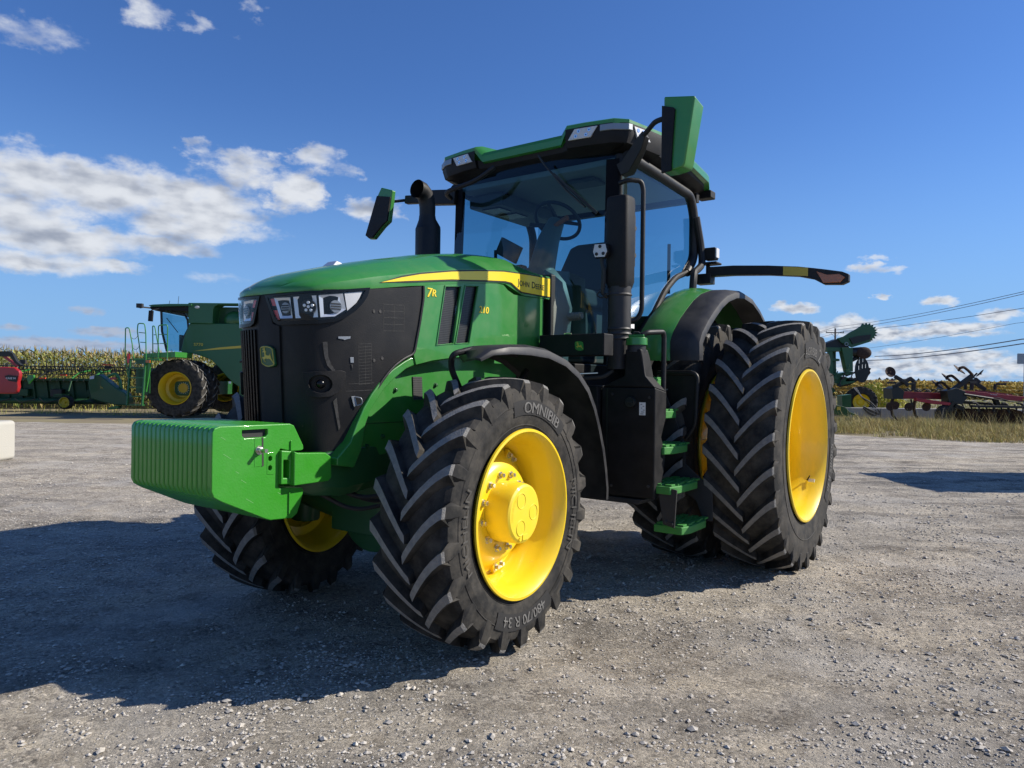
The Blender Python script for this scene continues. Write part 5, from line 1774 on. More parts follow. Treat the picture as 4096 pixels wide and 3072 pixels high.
sheet('road', [(9, 84), (200, 76), (200, 83), (9, 91)], -.022, 'asphalt')

def vnoise(x, y, f, seed):
    # smooth value noise on a lattice
    r = np.random.default_rng(seed); G = r.random((256, 256))
    X = x * f; Y = y * f
    i = np.floor(X).astype(int); j = np.floor(Y).astype(int)
    u = X - i; v = Y - j
    u = u * u * (3 - 2 * u); v = v * v * (3 - 2 * v)
    g = lambda a, c: G[a % 256, c % 256]
    return (g(i, j) * (1 - u) + g(i + 1, j) * u) * (1 - v) + (g(i, j + 1) * (1 - u) + g(i + 1, j + 1) * u) * v
def gh(x, y):
    h = (vnoise(x, y, .5, 1) - .5) * .030 + (vnoise(x, y, 1.7, 2) - .5) * .026 + (vnoise(x, y, 4.3, 3) - .5) * .020 + (vnoise(x, y, 10.0, 4) - .5) * .010
    # ruts: shallow wheel tracks curving past on the right
    d = (y - 9.5 + .18 * x) + (vnoise(x, y, .4, 9) - .5) * 1.2
    h = h + np.where(x > 3, -.020 * np.exp(-(d / .3) ** 2) + .012 * np.exp(-((np.abs(d) - .5) / .16) ** 2) * vnoise(x, y, 6, 12), 0)
    return h
def yard():
    ys = np.concatenate([np.linspace(-14, 1.2, 30), 1.2 + np.cumsum(np.linspace(.03, .16, 230))])
    ys = ys[ys < 31.8]
    xs = np.concatenate([np.linspace(-60, -9, 60), np.linspace(-9, 9, 420)[1:-1], np.linspace(9, 60, 60)])
    X, Y = np.meshgrid(xs, ys)
    Z = gh(X, Y)
    # the yard's far edge: 28 m off on the left, nearer on the right
    edge = np.where(X < 4, 30.6, 28.3 - (X - 4) * .95) + (vnoise(X, Y, .35, 5) - .5) * 1.6
    edge = np.maximum(edge, 19.3 + (vnoise(X, Y, .3, 6) - .5) * 1.5)
    Z = np.where(Y > edge, Z - .10 * np.clip((Y - edge) / .5, 0, 1), Z)
    V = np.stack([X.ravel(), Y.ravel(), Z.ravel()], 1)
    n = len(xs)
    i = np.arange(len(ys) - 1)[:, None] * n + np.arange(n - 1)[None, :]
    F = np.stack([i, i + 1, i + n + 1, i + n], -1).reshape(-1, 4)
    o = np_mesh('gravel_yard', V, F, ['gravel'], smooth=True)
    tag(o, kind='structure')
yard()

def stones():
    base = np.array([(1, 0, 0), (-1, 0, 0), (0, 1, 0), (0, -1, 0), (0, 0, 1), (0, 0, -.6), (.7, .7, .3), (-.7, .6, .3), (.6, -.7, .35), (-.6, -.7, .2)])
    tri = np.array([(4, 0, 6), (4, 6, 2), (4, 2, 7), (4, 7, 1), (4, 1, 9), (4, 9, 3), (4, 3, 8), (4, 8, 0), (5, 6, 0), (5, 2, 6), (5, 7, 2), (5, 1, 7), (5, 9, 1), (5, 3, 9), (5, 8, 3), (5, 0, 8)])
    n = 90000
    y = 2.2 + rng.random(n) ** 1.6 * 11
    x = (rng.random(n) * 2 - 1) * (y * .78 + .4)
    keep = (vnoise(x, y, .9, 21) * .45 + vnoise(x, y, 3.3, 22) * .35 + rng.random(n) * .45) > .62
    x = x[keep]; y = y[keep]; n = len(x)
    s = .0030 + rng.exponential(.0023, n); s = np.minimum(s, .016) * (1 + .03 * y)
    z = gh(x, y) + s * .25
    ang = rng.random(n) * 2 * PI
    sc = np.stack([1 + rng.random(n) * .6, .7 + rng.random(n) * .5, .45 + rng.random(n) * .45], 1)
    B = base[None] * (1 + (rng.random((n, 10, 1)) - .5) * .45) * (s[:, None] * sc)[:, None, :]
    ca, sa = np.cos(ang)[:, None], np.sin(ang)[:, None]
    X = B[:, :, 0] * ca - B[:, :, 1] * sa + x[:, None]; Y = B[:, :, 0] * sa + B[:, :, 1] * ca + y[:, None]; Z = B[:, :, 2] + z[:, None]
    V = np.stack([X, Y, Z], -1).reshape(-1, 3)
    F = (tri[None] + (np.arange(n) * 10)[:, None, None]).reshape(-1, 3)
    mi = np.repeat((rng.random(n) < .14).astype(int), 16)
    o = np_mesh('loose_stones', V, F, ['stone', 'stone2'], mi)
    tag(o, 'loose grey and pale crushed stones scattered over the gravel yard', 'gravel', kind='stuff')
stones()

def blades(name, x, y, h, w, mats, mi, lean=.35, z0=0.0, seg=2):
    # bent grass blades: a strip of quads each
    n = len(x)
    a = rng.random(n) * 2 * PI; b = rng.random(n) * 2 * PI
    l = lean * (.3 + rng.random(n)) * h
    dx, dy = np.cos(a), np.sin(a); lx, ly = np.cos(b) * l, np.sin(b) * l
    V = []
    for k in range(seg + 1):
        u = k / seg
        ww = w * (1 - u) * .5 + .0004
        cx = x + lx * u ** 1.8; cy = y + ly * u ** 1.8; cz = z0 + h * u * (1 - .25 * lean * u)
        V.append(np.stack([cx - dx * ww, cy - dy * ww, cz], 1)); V.append(np.stack([cx + dx * ww, cy + dy * ww, cz], 1))
    V = np.stack(V, 1).reshape(-1, 3)
    m = 2 * (seg + 1)
    F = np.array([(2 * k, 2 * k + 1, 2 * k + 3, 2 * k + 2) for k in range(seg)])
    F = (F[None] + (np.arange(n) * m)[:, None, None]).reshape(-1, 4)
    return np_mesh(name, V, F, mats, np.repeat(mi, seg))
def edge_y(x):
    return np.maximum(np.where(x < 4, 28.3, 28.3 - (x - 4) * .95), 19.3)
n = 90000
x = 7 + rng.random(n) * 22; y = edge_y(x) - .6 + rng.random(n) ** 1.3 * 11.5
keep = (vnoise(x, y, .9, 31) * .6 + vnoise(x, y, 3.2, 32) * .4 + rng.random(n) * .35) > (.50 + .42 * np.clip(.8 - (y - edge_y(x)), 0, 1))
x, y = x[keep], y[keep]
h = (.10 + .32 * vnoise(x, y, .9, 31) ** 1.5 + rng.random(len(x)) * .16) * (.45 + .55 * np.clip((y - edge_y(x)) / 1.5, 0, 1)) * (1 - .45 * np.clip((x - 15) / 4, 0, 1))
o = blades('grass_verge', x, y, h, .012 + rng.random(len(x)) * .01, ['drygrass', 'weed', 'corndry'], rng.choice([0, 1, 2], len(x), p=[.64, .05, .31]), .6)
tag(o, 'dry tufted grass along the right edge of the gravel yard', 'grass', kind='stuff')
n = 2600
x = 8 + rng.random(n) * 16; y = edge_y(x) + .8 + rng.random(n) * 7
keep = (vnoise(x, y, .7, 35) + rng.random(n) * .3) > .78
x, y = x[keep], y[keep]
o = blades('tall_grass_stems', x, y, .45 + .45 * rng.random(len(x)), .014, ['corndry', 'drygrass'], rng.choice([0, 1], len(x)), .4)
tag(o, 'taller dry stems standing out of the grass verge', 'grass', kind='stuff')
n = 9000
x = -27 + rng.random(n) * 22; y = 27.6 + rng.random(n) ** 1.2 * 4.5
keep = (vnoise(x, y, .8, 41) + rng.random(n) * .4) > .80
x, y = x[keep], y[keep]
o = blades('weeds', x, y, .08 + .30 * rng.random(len(x)) ** 2.2, .014, ['drygrass', 'weed'], rng.choice([0, 1], len(x), p=[.6, .4]), .6)
tag(o, 'sparse dry weeds at the far left edge of the gravel under the machines', 'weeds', kind='stuff')
n = 16000
x = 14 + rng.random(n) * 60; y = 36 + rng.random(n) * 45
o = blades('far_grass', x, y, .15 + .3 * rng.random(n), .05, ['drygrass', 'weed'], rng.choice([0, 1], n, p=[.7, .3]), .5)
tag(o, 'rough grass between the concrete wall and the road', 'grass', kind='stuff')

def corn(name, x, y, hh, nleaf=10, wide=.075, ll=.55, mats=('cornleaf', 'corndry')):
    n = len(x)
    Vs, Fs, Ms = [], [], []
    base = 0
    def strip(px, py, pz, dx, dy, L, rise, droop, w, m):
        nonlocal base
        k = len(px)
        V = []
        nx, ny = -dy, dx
        for q, u in enumerate((0, .35, .7, 1.0)):
            ww = w * (.6, 1, .7, .05)[q] * .5
            cx = px + dx * L * u; cy = py + dy * L * u; cz = pz + rise * u - droop * u * u
            V.append(np.stack([cx - nx * ww, cy - ny * ww, cz], 1)); V.append(np.stack([cx + nx * ww, cy + ny * ww, cz + ww * .6], 1))
        Vs.append(np.stack(V, 1).reshape(-1, 3))
        F = np.array([(0, 1, 3, 2), (2, 3, 5, 4), (4, 5, 7, 6)])
        Fs.append((F[None] + (np.arange(k) * 8)[:, None, None]).reshape(-1, 4) + base)
        Ms.append(np.repeat(m, 3))
        base += k * 8
    h = hh * (.93 + .12 * rng.random(n))
    # stalk
    for q in range(nleaf):
        a = rng.random(n) * 2 * PI
        u = .10 + .83 * q / (nleaf - 1)
        L = ll * (.7 + .6 * rng.random(n)) * (1.1 - .45 * u)
        strip(x, y, h * u * .96, np.cos(a), np.sin(a), L, L * (.9 + .5 * u), L * (1.0 + .4 * rng.random(n)) * (1.15 - .4 * u), wide * np.ones(n), (rng.random(n) < .30 + .2 * (q < 3)).astype(int))
    for q in range(3):   # tassel spikes
        a = rng.random(n) * 2 * PI
        t_ = .10 * rng.random(n)
        strip(x, y, h * .93, np.cos(a), np.sin(a), .05 + t_, hh * .12, .02, .022 * np.ones(n), np.ones(n, int))
    # stalks
    strip(x, y, np.zeros(n), np.ones(n), np.zeros(n), .03, h, 0 * h, .04 * np.ones(n), np.zeros(n, int))
    return np_mesh(name, np.concatenate(Vs), np.concatenate(Fs), list(mats), np.concatenate(Ms))
rows = []
for r in range(12):
    yy0 = 33.6 + r * .76
    xx = np.arange(-32, -9, .17) + rng.random() * .1
    rows.append(np.stack([xx + (rng.random(len(xx)) - .5) * .08, yy0 + (xx + 20) * .30 + (rng.random(len(xx)) - .5) * .12], 1))
P_ = np.concatenate(rows); P_ = P_[P_[:, 1] > 31.5]
o = corn('corn_field', P_[:, 0], P_[:, 1], 2.72)
tag(o, 'tall ripening corn standing behind the harvester header on the left', 'corn field', kind='stuff')
n = 15000
y = 94 + rng.random(n) ** 1.7 * 150
x = y * (.30 + rng.random(n) * .48)
o = corn('far_corn_field', x, y, 2.25, nleaf=5, wide=.16, ll=.8, mats=('farcorn', 'corndry'))
tag(o, 'ripe corn field across the road on the right, reaching to the far trees', 'corn field', kind='stuff')
g = MB(); g.bx(30, 900, 240, 900, -.02, 2.05); o = build('corn_canopy', g, 'farcorn'); tag(o, 'distant corn canopy out to the horizon on the right', 'corn field', kind='stuff')

def tree_line():
    n = 2600
    x = -900 + rng.random(n) * 2200; y = 905 + rng.random(n) * 60
    base = np.array([(1, 0, 0), (0, 1, 0), (-1, 0, 0), (0, -1, 0), (0, 0, 1), (0, 0, -1)])
    tri = np.array([(0, 1, 4), (1, 2, 4), (2, 3, 4), (3, 0, 4), (1, 0, 5), (2, 1, 5), (3, 2, 5), (0, 3, 5)])
    s = 3 + 3.2 * rng.random(n) * (.4 + vnoise(x, y, .02, 51)) * 1.4
    B = base[None] * s[:, None, None] * np.array([1.0, 1.0, 1.15])
    V = (B + np.stack([x, y, s * .7], 1)[:, None]).reshape(-1, 3)
    F = (tri[None] + (np.arange(n) * 6)[:, None, None]).reshape(-1, 3)
    o = np_mesh('far_tree_line', V, F, ['treeline'])
    tag(o, 'far dark woods along the horizon', 'woods', kind='stuff')
tree_line()

# ================================================================== machines and fixtures behind
class Far:
    """a thing measured at one distance: x, z scale together about the viewer's height so sizes stay true at its real distance"""
    def __init__(s, name, s_, org, label, cat, group=None):
        s.k = s_; s.o = Vector(org)
        s.e = empty(name, org)
        tag(s.e, label, cat, group)
    dy = 0.0
    def p(s, x, z, y):
        y += s.dy if y > 32 else s.dy * .3
        return (x * s.k - s.o.x, y - s.o.y, H + (z - H) * s.k - s.o.z)
    def m(s, y0, y1):
        return lambda x, z, d: s.p(x, z, y0 + (y1 - y0) * d)

# --------- harvester
C = Far('combine_harvester', 1.1, (-12.5, 28.4, 0), 'green combine harvester with dual front wheels, cab and access ladder, left of the tractor', 'combine harvester')
def simple_tyre(R, W, rr, nl, lw):
    return make_tyre(R, W, rr, nl, .055, .26, lw)
def cwheel(y, deep, name='drive_wheel'):
    w = empty(name, (0, y - 28.4, 1.09), PI, C.e)
    b, half = simple_tyre(1.09, .56, .60, 20, .058)
    build('tyre', b, ['tyre', 'worn'], w, sharp=28)
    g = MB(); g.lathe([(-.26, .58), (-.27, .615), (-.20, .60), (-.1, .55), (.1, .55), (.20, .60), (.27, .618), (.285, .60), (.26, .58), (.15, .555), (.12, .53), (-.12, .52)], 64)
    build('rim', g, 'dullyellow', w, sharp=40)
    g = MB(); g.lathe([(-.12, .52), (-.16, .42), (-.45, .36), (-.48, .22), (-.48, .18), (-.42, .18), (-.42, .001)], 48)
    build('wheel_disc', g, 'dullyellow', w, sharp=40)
    g = MB()
    for k in range(16):
        a = 2 * PI * k / 16
        bolt(g, (.205 * math.sin(a), -.47, .205 * math.cos(a)), .016, .04)
    build('bolt_ring', g, 'steel', w)
    return w
cwheel(26.95, 1); cwheel(27.95, 1)
cwheel(31.6, 1)
g = MB(); g.bx(-.35, .35, -1.0, 3.4, .8, 1.35); build('axle_housing', g, 'dgreen', C.e, bevel=.02)
yb0, yb1 = 27.55, 30.9
body = [(-11.24, 3.38), (-11.41, 2.96), (-11.54, 2.42), (-11.45, 2.34), (-11.17, 2.34), (-10.85, 2.25), (-10.48, 2.12), (-10.2, 1.85), (-9.91, 1.52), (-9.70, 1.32), (-9.50, 1.19), (-9.50, .79), (-6.6, .79), (-6.3, 1.2), (-6.1, 3.0), (-6.5, 3.40)]
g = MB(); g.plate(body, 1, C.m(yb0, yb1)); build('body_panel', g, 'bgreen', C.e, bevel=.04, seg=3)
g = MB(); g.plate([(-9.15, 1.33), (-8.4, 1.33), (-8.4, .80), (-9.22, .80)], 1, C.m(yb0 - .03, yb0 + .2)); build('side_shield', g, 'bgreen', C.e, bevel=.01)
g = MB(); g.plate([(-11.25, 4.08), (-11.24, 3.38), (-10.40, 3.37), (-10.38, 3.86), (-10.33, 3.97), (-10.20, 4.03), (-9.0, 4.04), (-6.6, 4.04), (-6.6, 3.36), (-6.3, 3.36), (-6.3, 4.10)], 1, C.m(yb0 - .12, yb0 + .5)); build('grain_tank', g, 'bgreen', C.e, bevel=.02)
g = MB(); g.bx(*(lambda a, b: (a[0], b[0], a[1], b[1], a[2], b[2]))(C.p(-11.2, 3.36, yb0 + .5), C.p(-6.3, 4.0, yb1))); build('tank_extension', g, 'dgreen', C.e)
g = MB()
q = C.p(-9.75, 3.52, yb0 + .25)
g.sphere(q, .42, (1, .6, .85), 20, 12); g.tube([q, (q[0] + 2.5, q[1], q[2] + .1)], .26, 20)
build('unloading_auger', g, 'bgreen', C.e)
g = MB(); q = C.p(-10.93, 3.93, yb0 - .13); g.sphere(q, .10, (1, .2, .5)); build('side_lamp', g, 'white', C.e)
g = MB(); g.plate([(-11.09, 2.41), (-10.9, 2.445), (-10.2, 2.55), (-9.27, 2.64), (-8.0, 2.70), (-8.0, 2.61), (-9.27, 2.55), (-10.2, 2.48)], .004, C.m(yb0 - .004 / .004 * .01, yb0 - .02)); 
build('stripe', g, 'duty', C.e)
g = MB()
def fm(x, y):
    q = C.p(-10.92 + x, 2.60 + y, yb0 - .012)
    return q
add_text(g, 'S770', fm, .135, .015, 1.25); build('model_lettering', g, 'duty', C.e, recalc=False)
g = MB(); q = C.p(-9.85, 1.30, yb0 - .01); g.bx(q[0], q[0] + .09, q[1] - .01, q[1], q[2], q[2] + .08); build('warning_label', g, 'sticker', C.e)
# cab of the harvester
g = MB(); g.plate([(-12.60, 3.97), (-12.44, 4.00), (-11.9, 4.03), (-11.10, 4.04), (-11.10, 3.97), (-12.5, 3.92)], 1, C.m(27.35, 30.6)); croof = build('cab_roof', g, 'bgreen', C.e, bevel=.02)
g = MB(); g.plate([(-12.60, 3.93), (-11.10, 3.97), (-11.12, 3.78), (-11.7, 3.80), (-12.38, 3.79), (-12.55, 3.84)], 1, C.m(27.45, 30.5)); build('roof_underside', g, 'black', C.e, bevel=.02)
for yy in (27.6, 30.3):
    g = MB()
    g.tube([C.p(-12.25, 3.80, yy), C.p(-12.22, 3.1, yy), C.p(-12.04, 2.40, yy)], .045, 8)
    g.tube([C.p(-11.9, 3.78, yy), C.p(-11.45, 3.70, yy), C.p(-11.33, 3.5, yy), C.p(-11.30, 3.2, yy), C.p(-11.45, 2.9, yy)], .04, 8)
    build('cab_pillar', g, 'ink', C.e)
for yy in (27.6, 30.3):
    g = MB(); g.plate([(-12.23, 3.8), (-11.32, 3.72), (-11.30, 3.2), (-11.60, 2.75), (-11.62, 2.42), (-12.04, 2.42), (-12.2, 3.1)], 0, C.m(yy, yy)); build('cab_glass', g, 'glass2', C.e, recalc=False)
g = MB(); g.sweep([[C.p(-12.32, 3.78, 27.65), C.p(-12.44, 3.78, 28.2), C.p(-12.46, 3.78, 29), C.p(-12.44, 3.78, 29.8), C.p(-12.32, 3.78, 30.3)], [C.p(-12.10, 2.42, 27.65), C.p(-12.2, 2.42, 28.2), C.p(-12.22, 2.42, 29), C.p(-12.2, 2.42, 29.8), C.p(-12.10, 2.42, 30.3)]]); build('windscreen', g, 'glass2', C.e, recalc=False)
g = MB(); q = C.p(-11.55, 2.9, 28.8); g.box(q, (.35, .5, .8)); g.box((q[0] - .25, q[1], q[2] - .25), (.5, .5, .2)); build('operator_seat', g, 'seat', C.e, bevel=.05)
g = MB(); g.plate([(-11.75, 3.0), (-11.35, 2.95), (-11.5, 2.42), (-11.75, 2.42)], 1, C.m(27.9, 28.4)); build('cab_console', g, 'interior', C.e, bevel=.02)
g = MB(); g.tube([C.p(-12.02, 3.55, 27.5), C.p(-11.78, 3.25, 27.5), C.p(-11.62, 3.05, 27.5)], .015, 6); build('cab_wiper', g, 'ink', C.e)
g = MB(); g.tube([C.p(-12.5, 3.88, 27.5), C.p(-12.60, 3.87, 27.0), C.p(-12.62, 3.83, 26.8)], .03, 8, round_=.1); g.box(C.p(-12.62, 3.90, 26.8), (.22, .14, .16)); build('lamp_cluster', g, 'dark', C.e, bevel=.01)
g = MB(); g.box(C.p(-12.27, 3.56, 26.85), (.15, .10, .40), rotm('Y', 4)); g.tube([C.p(-12.27, 3.75, 26.85), C.p(-12.2, 3.85, 27.3)], .02, 6); build('mirror', g, 'black', C.e, bevel=.03)
for xx, zz in ((-12.25, 4.22), (-11.93, 4.38)):
    g = MB(); g.tube([C.p(xx, 4.0, 28.2), C.p(xx + .03, zz, 28.2)], .009, 6); build('antenna', g, 'ink', C.e)
g = MB(); g.sphere(C.p(-12.3, 4.02, 28.4), .09, (1, 1, .8)); build('beacon', g, 'dark', C.e)
# platform, rails, ladder
g = MB()
g.plate([(-12.20, 2.26), (-11.15, 2.34), (-11.15, 2.16), (-12.2, 2.12)], 1, C.m(26.2, 27.6)); g.plate([(-12.45, 2.10), (-11.58, 2.10), (-11.58, 2.03), (-12.45, 2.03)], 1, C.m(26.0, 26.3)); build('platform', g, 'green', C.e, bevel=.01)
def rail(pts, y, bars=()):
    g = MB(); g.tube([C.p(x, z, y) for x, z in pts], .020, 8, round_=.08)
    for (a, b_) in bars: g.tube([C.p(a[0], a[1], y), C.p(b_[0], b_[1], y)], .014, 6)
    build('handrail', g, 'green', C.e)
rail([(-12.56, 1.48), (-12.66, 2.3), (-12.66, 3.09), (-12.54, 3.09), (-12.44, 2.6), (-12.38, 2.10)], 25.9)
rail([(-12.20, 2.2), (-12.32, 3.0), (-12.30, 3.25), (-12.08, 3.24), (-12.04, 2.9), (-12.02, 2.10), (-12.05, 1.49)], 26.0, [((-12.27, 2.95), (-12.05, 2.93)), ((-12.22, 2.63), (-12.04, 2.62))])
rail([(-11.68, 2.10), (-11.67, 3.20), (-11.40, 3.22), (-11.37, 3.15), (-11.37, 2.10)], 26.1, [((-11.67, 2.90), (-11.37, 2.90)), ((-11.67, 2.60), (-11.37, 2.60))])
rail([(-11.98, 2.1), (-12.0, 3.2), (-11.93, 3.18), (-11.76, 2.30)], 26.4, [((-11.96, 2.9), (-11.88, 2.9)), ((-11.96, 2.6), (-11.82, 2.6))])
g = MB()
for (a, z0, b_, z1) in ((-12.50, 2.80, -12.27, 2.86), (-12.44, 2.45, -12.22, 2.52)):
    pts = []
    for k in range(9):
        u = k / 8; pts.append(C.p(a + (b_ - a) * u, z0 + (z1 - z0) * u - .10 * 4 * u * (1 - u), 25.95))
    g.tube(pts, .008, 5)
build('safety_chain', g, 'dark', C.e)
g = MB()
for x0 in (-12.50, -12.01):
    g.bar(C.p(x0, 2.08, 25.95), C.p(x0 + (-.03), .55, 25.80), .05, .10)
for z in (1.77, 1.46, 1.15, .85, .57):
    g.bar(C.p(-12.51, z, 25.9), C.p(-12.03, z, 25.9), .16, .045)
build('ladder', g, 'bgreen', C.e, bevel=.005)
g = MB(); g.plate([(-12.49, 1.75), (-12.03, 1.75), (-12.03, .95), (-12.49, .95)], .05, C.m(26.3, 27.3)); g.plate([(-12.35, 2.05), (-12.05, 2.05), (-12.05, 1.92), (-12.35, 1.92)], 1, C.m(26.0, 26.05)); build('ladder_backing', g, 'dgreen', C.e)
g = MB(); g.plate([(-12.03, 2.06), (-11.84, 2.06), (-11.86, 1.9), (-12.0, 1.0), (-12.05, 1.0)], 1, C.m(25.98, 26.05)); build('ladder_bracket', g, 'green', C.e)
g = MB(); q = C.p(-12.0, 2.0, 25.9); g.bx(q[0], q[0] + .16, q[1], q[1] + .06, q[2] - .05, q[2] + .05); build('side_marker', g, 'amber', C.e)
g = MB(); q = C.p(-12.60, 1.98, 25.9); g.bx(q[0], q[0] + .09, q[1], q[1] + .06, q[2] - .05, q[2] + .30); build('tail_reflector', g, 'red', C.e)
g = MB(); g.plate([(-12.75, 1.80), (-12.5, 1.80), (-12.5, .9), (-12.62, .75), (-12.8, .9)], 1, C.m(27.6, 30.4)); build('feeder_house', g, 'dgreen', C.e, bevel=.02)
g = MB(); g.tube([C.p(-9.4, .62, 27.9), C.p(-9.4, .62, 30.5)], .07, 8); build('rear_axle', g, 'dark', C.e)
def rearw(y):
    w = empty('steer_wheel', C.p(-7.6, .75, y), PI, C.e)
    w.location.z = .70
    b, half = make_tyre(.70, .40, .36, 18, .04, .3, .05); build('tyre', b, ['tyre', 'worn'], w, sharp=28)
    g = MB(); g.lathe([(-.18, .36), (.18, .37), (.1, .33), (.0, .25), (.03, .001)], 40); build('rim', g, 'dullyellow', w)
rearw(27.9); rearw(30.6)

# --------- grain header parked behind
Hd = Far('grain_header', 1.1, (-18.5, 30.2, 0), 'long green grain header with a black tined reel, parked before the tall corn', 'header')
g = MB(); g.plate([(-21.5, 1.35), (-15.66, 1.35), (-15.66, 1.19), (-15.75, .50), (-21.5, .50)], 1, Hd.m(30.6, 30.75)); build('back_sheet', g, 'shadegreen', Hd.e, bevel=.01)
g = MB(); g.plate([(-21.5, 1.40), (-15.66, 1.40), (-15.66, 1.30), (-21.5, 1.30)], 1, Hd.m(30.3, 30.6)); build('top_beam', g, 'shadegreen', Hd.e, bevel=.02)
g = MB(); g.tube([Hd.p(-21.5, .52, 30.3), Hd.p(-15.5, .52, 30.3)], .12, 12); build('lower_beam', g, 'shadegreen', Hd.e)
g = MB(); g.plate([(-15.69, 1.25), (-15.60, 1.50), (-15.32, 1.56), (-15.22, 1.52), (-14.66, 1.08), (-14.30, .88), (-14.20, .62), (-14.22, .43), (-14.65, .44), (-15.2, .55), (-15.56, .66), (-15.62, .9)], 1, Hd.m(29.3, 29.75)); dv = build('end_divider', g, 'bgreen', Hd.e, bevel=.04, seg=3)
g = MB(); g.plate([(-14.95, .26), (-14.6, .30), (-14.5, .36), (-14.62, .42), (-14.9, .36)], 1, Hd.m(29.3, 29.6)); build('skid_shoe', g, 'green', Hd.e, bevel=.02)
g = MB(); g.plate([(p[0] * 1.3 - 15.22, (p[1] - 1.6) * 1.3 + 1.08) for p in deer], .004, Hd.m(29.28, 29.3)); build('badge_animal', g, 'duty', dv)
g = MB(); g.plate([(-15.60, 1.49), (-15.44, 1.52), (-15.44, 1.40), (-15.60, 1.38)], .01, Hd.m(29.26, 29.3)); build('decal', g, 'sticker', dv)
g = MB(); g.tube([Hd.p(-15.1, 1.5, 29.6), Hd.p(-14.8, 1.62, 29.6), Hd.p(-14.65, 1.35, 29.6), Hd.p(-14.6, 1.05, 29.6)], .06, 10, round_=.2); build('drive_shield', g, 'green', Hd.e)
for x0, z0 in ((-17.95, 1.395), (-17.15, 1.52), (-16.0, 1.35), (-15.7, 1.48)):
    g = MB(); q = Hd.p(x0, z0, 30.25); g.bx(q[0] - .13, q[0] + .13, q[1], q[1] + .05, q[2] - .028, q[2] + .028); build('reflector', g, 'safety', Hd.e)
q = Hd.p(-14.78, 1.42, 29.3)
g = MB(); g.bx(q[0] - .1, q[0] + .13, q[1], q[1] + .05, q[2] - .05, q[2] + .05); build('tail_lamp', g, 'red', Hd.e, bevel=.01)
g = MB(); q = Hd.p(-15.25, 1.93, 29.9); g.box(q, (.32, .3, .05)); g.box((q[0], q[1], q[2] - .1), (.2, .2, .12), mi=1); build('beacon_mount', g, ['safety', 'dark'], Hd.e)
g = MB(); q = Hd.p(-18.52, 2.0, 30.0); g.box(q, (.24, .12, .18)); build('road_lamp', g, 'dark', Hd.e, bevel=.01)
def reel():
    e = MB()
    for z, y in ((1.86, 31.0), (1.74, 31.5), (1.56, 31.2)):
        e.tube([Hd.p(-21.5, z, y), Hd.p(-14.2, z, y)], .022, 6)
    for x in (-19.9, -18.3, -16.9, -15.6):
        e.tube([Hd.p(x, 1.95, 31.1), Hd.p(x, 1.40, 31.2)], .025, 6)
        e.tube([Hd.p(x - .25, 1.70, 31.3), Hd.p(x + .25, 1.70, 31.3)], .018, 6)
    build('reel_frame', e, 'ink', Hd.e)
    for k in range(46):
        x = -21.3 + k * .155
        e = MB()
        e.tube([Hd.p(x + .05, 1.58, 31.0), Hd.p(x + .01, 1.86, 30.98), Hd.p(x - .02, 2.13, 30.96)], [.022, .020, .008], 5)
        e.tube([Hd.p(x + .02, 1.74, 31.4), Hd.p(x + .07, 2.02, 31.42)], [.018, .007], 5)
        build('reel_tine', e, 'ink', Hd.e)
    for k in range(22):
        x = -21.2 + k * .255
        e = MB(); e.tube([Hd.p(x, 1.28, 30.2), Hd.p(x + .03, 1.45, 30.3), Hd.p(x + .10, 1.62, 30.6)], .014, 5, round_=.05)
        build('hose_clip', e, 'ink', Hd.e)
reel()
for k in range(11):
    x0 = -21.0 + k * .5
    g = MB(); g.plate([(x0, 1.30), (x0 + .05, 1.30), (x0 + .16, .55), (x0 + .08, .55)], 1, Hd.m(30.52, 30.6)); build('back_rib', g, 'shadegreen', Hd.e)
for x0, w0 in ((-20.3, .5), (-18.9, .35), (-17.7, .45), (-16.3, .3)):
    g = MB(); g.plate([(x0, .98), (x0 + w0, .98), (x0 + w0, .70), (x0, .70)], 1, Hd.m(30.35, 30.6)); build('gear_case', g, ('ink', 'shadegreen')[int(w0 * 10) % 2], Hd.e, bevel=.03)
for x0 in (-20.6, -19.4, -18.3, -17.0, -16.2):
    g = MB(); g.tube([Hd.p(x0, 1.36, 30.5), Hd.p(x0 + .1, 1.62, 30.9), Hd.p(x0 + .35, 1.72, 31.3)], .035, 6, round_=.1); build('reel_arm', g, ('green', 'ink')[int(abs(x0) * 10) % 2], Hd.e)
for k in range(6):
    x0 = -20.8 + k * .95
    g = MB(); g.tube([Hd.p(x0, .62, 30.1), Hd.p(x0 + .3, .45, 30.0), Hd.p(x0 + .8, .60, 30.1)], .02, 6, round_=.1); build('hose', g, 'ink', Hd.e)
g = MB(); g.lathe([(.25, .20), (.26, .26), (.20, .29), (.04, .29), (-.01, .26), (0, .20), (.25, .20)], 36, c=Hd.p(-16.78, .50, 29.7)); gw = build('gauge_wheel', g, 'tyre', Hd.e, bevel=.03)
g = MB(); q = Hd.p(-16.78, .50, 29.69); g.lathe([(0, .20), (-.02, .22), (-.03, .20), (.04, .14), (.04, .06), (-.02, .05), (-.02, .001)], 32, c=q); build('rim', g, 'dullyellow', gw, sharp=40)
g = MB(); g.plate([(-17.2, .80), (-16.85, .80), (-16.85, .70), (-17.2, .70)], 1, Hd.m(29.7, 30.3)); g.tube([Hd.p(-16.8, 1.3, 30.2), Hd.p(-16.8, .9, 30.0)], .03, 8); g.plate([(-15.95, .80), (-15.6, .80), (-15.6, .62), (-15.95, .62)], 1, Hd.m(29.9, 30.3)); build('wheel_bracket', g, 'shadegreen', Hd.e)
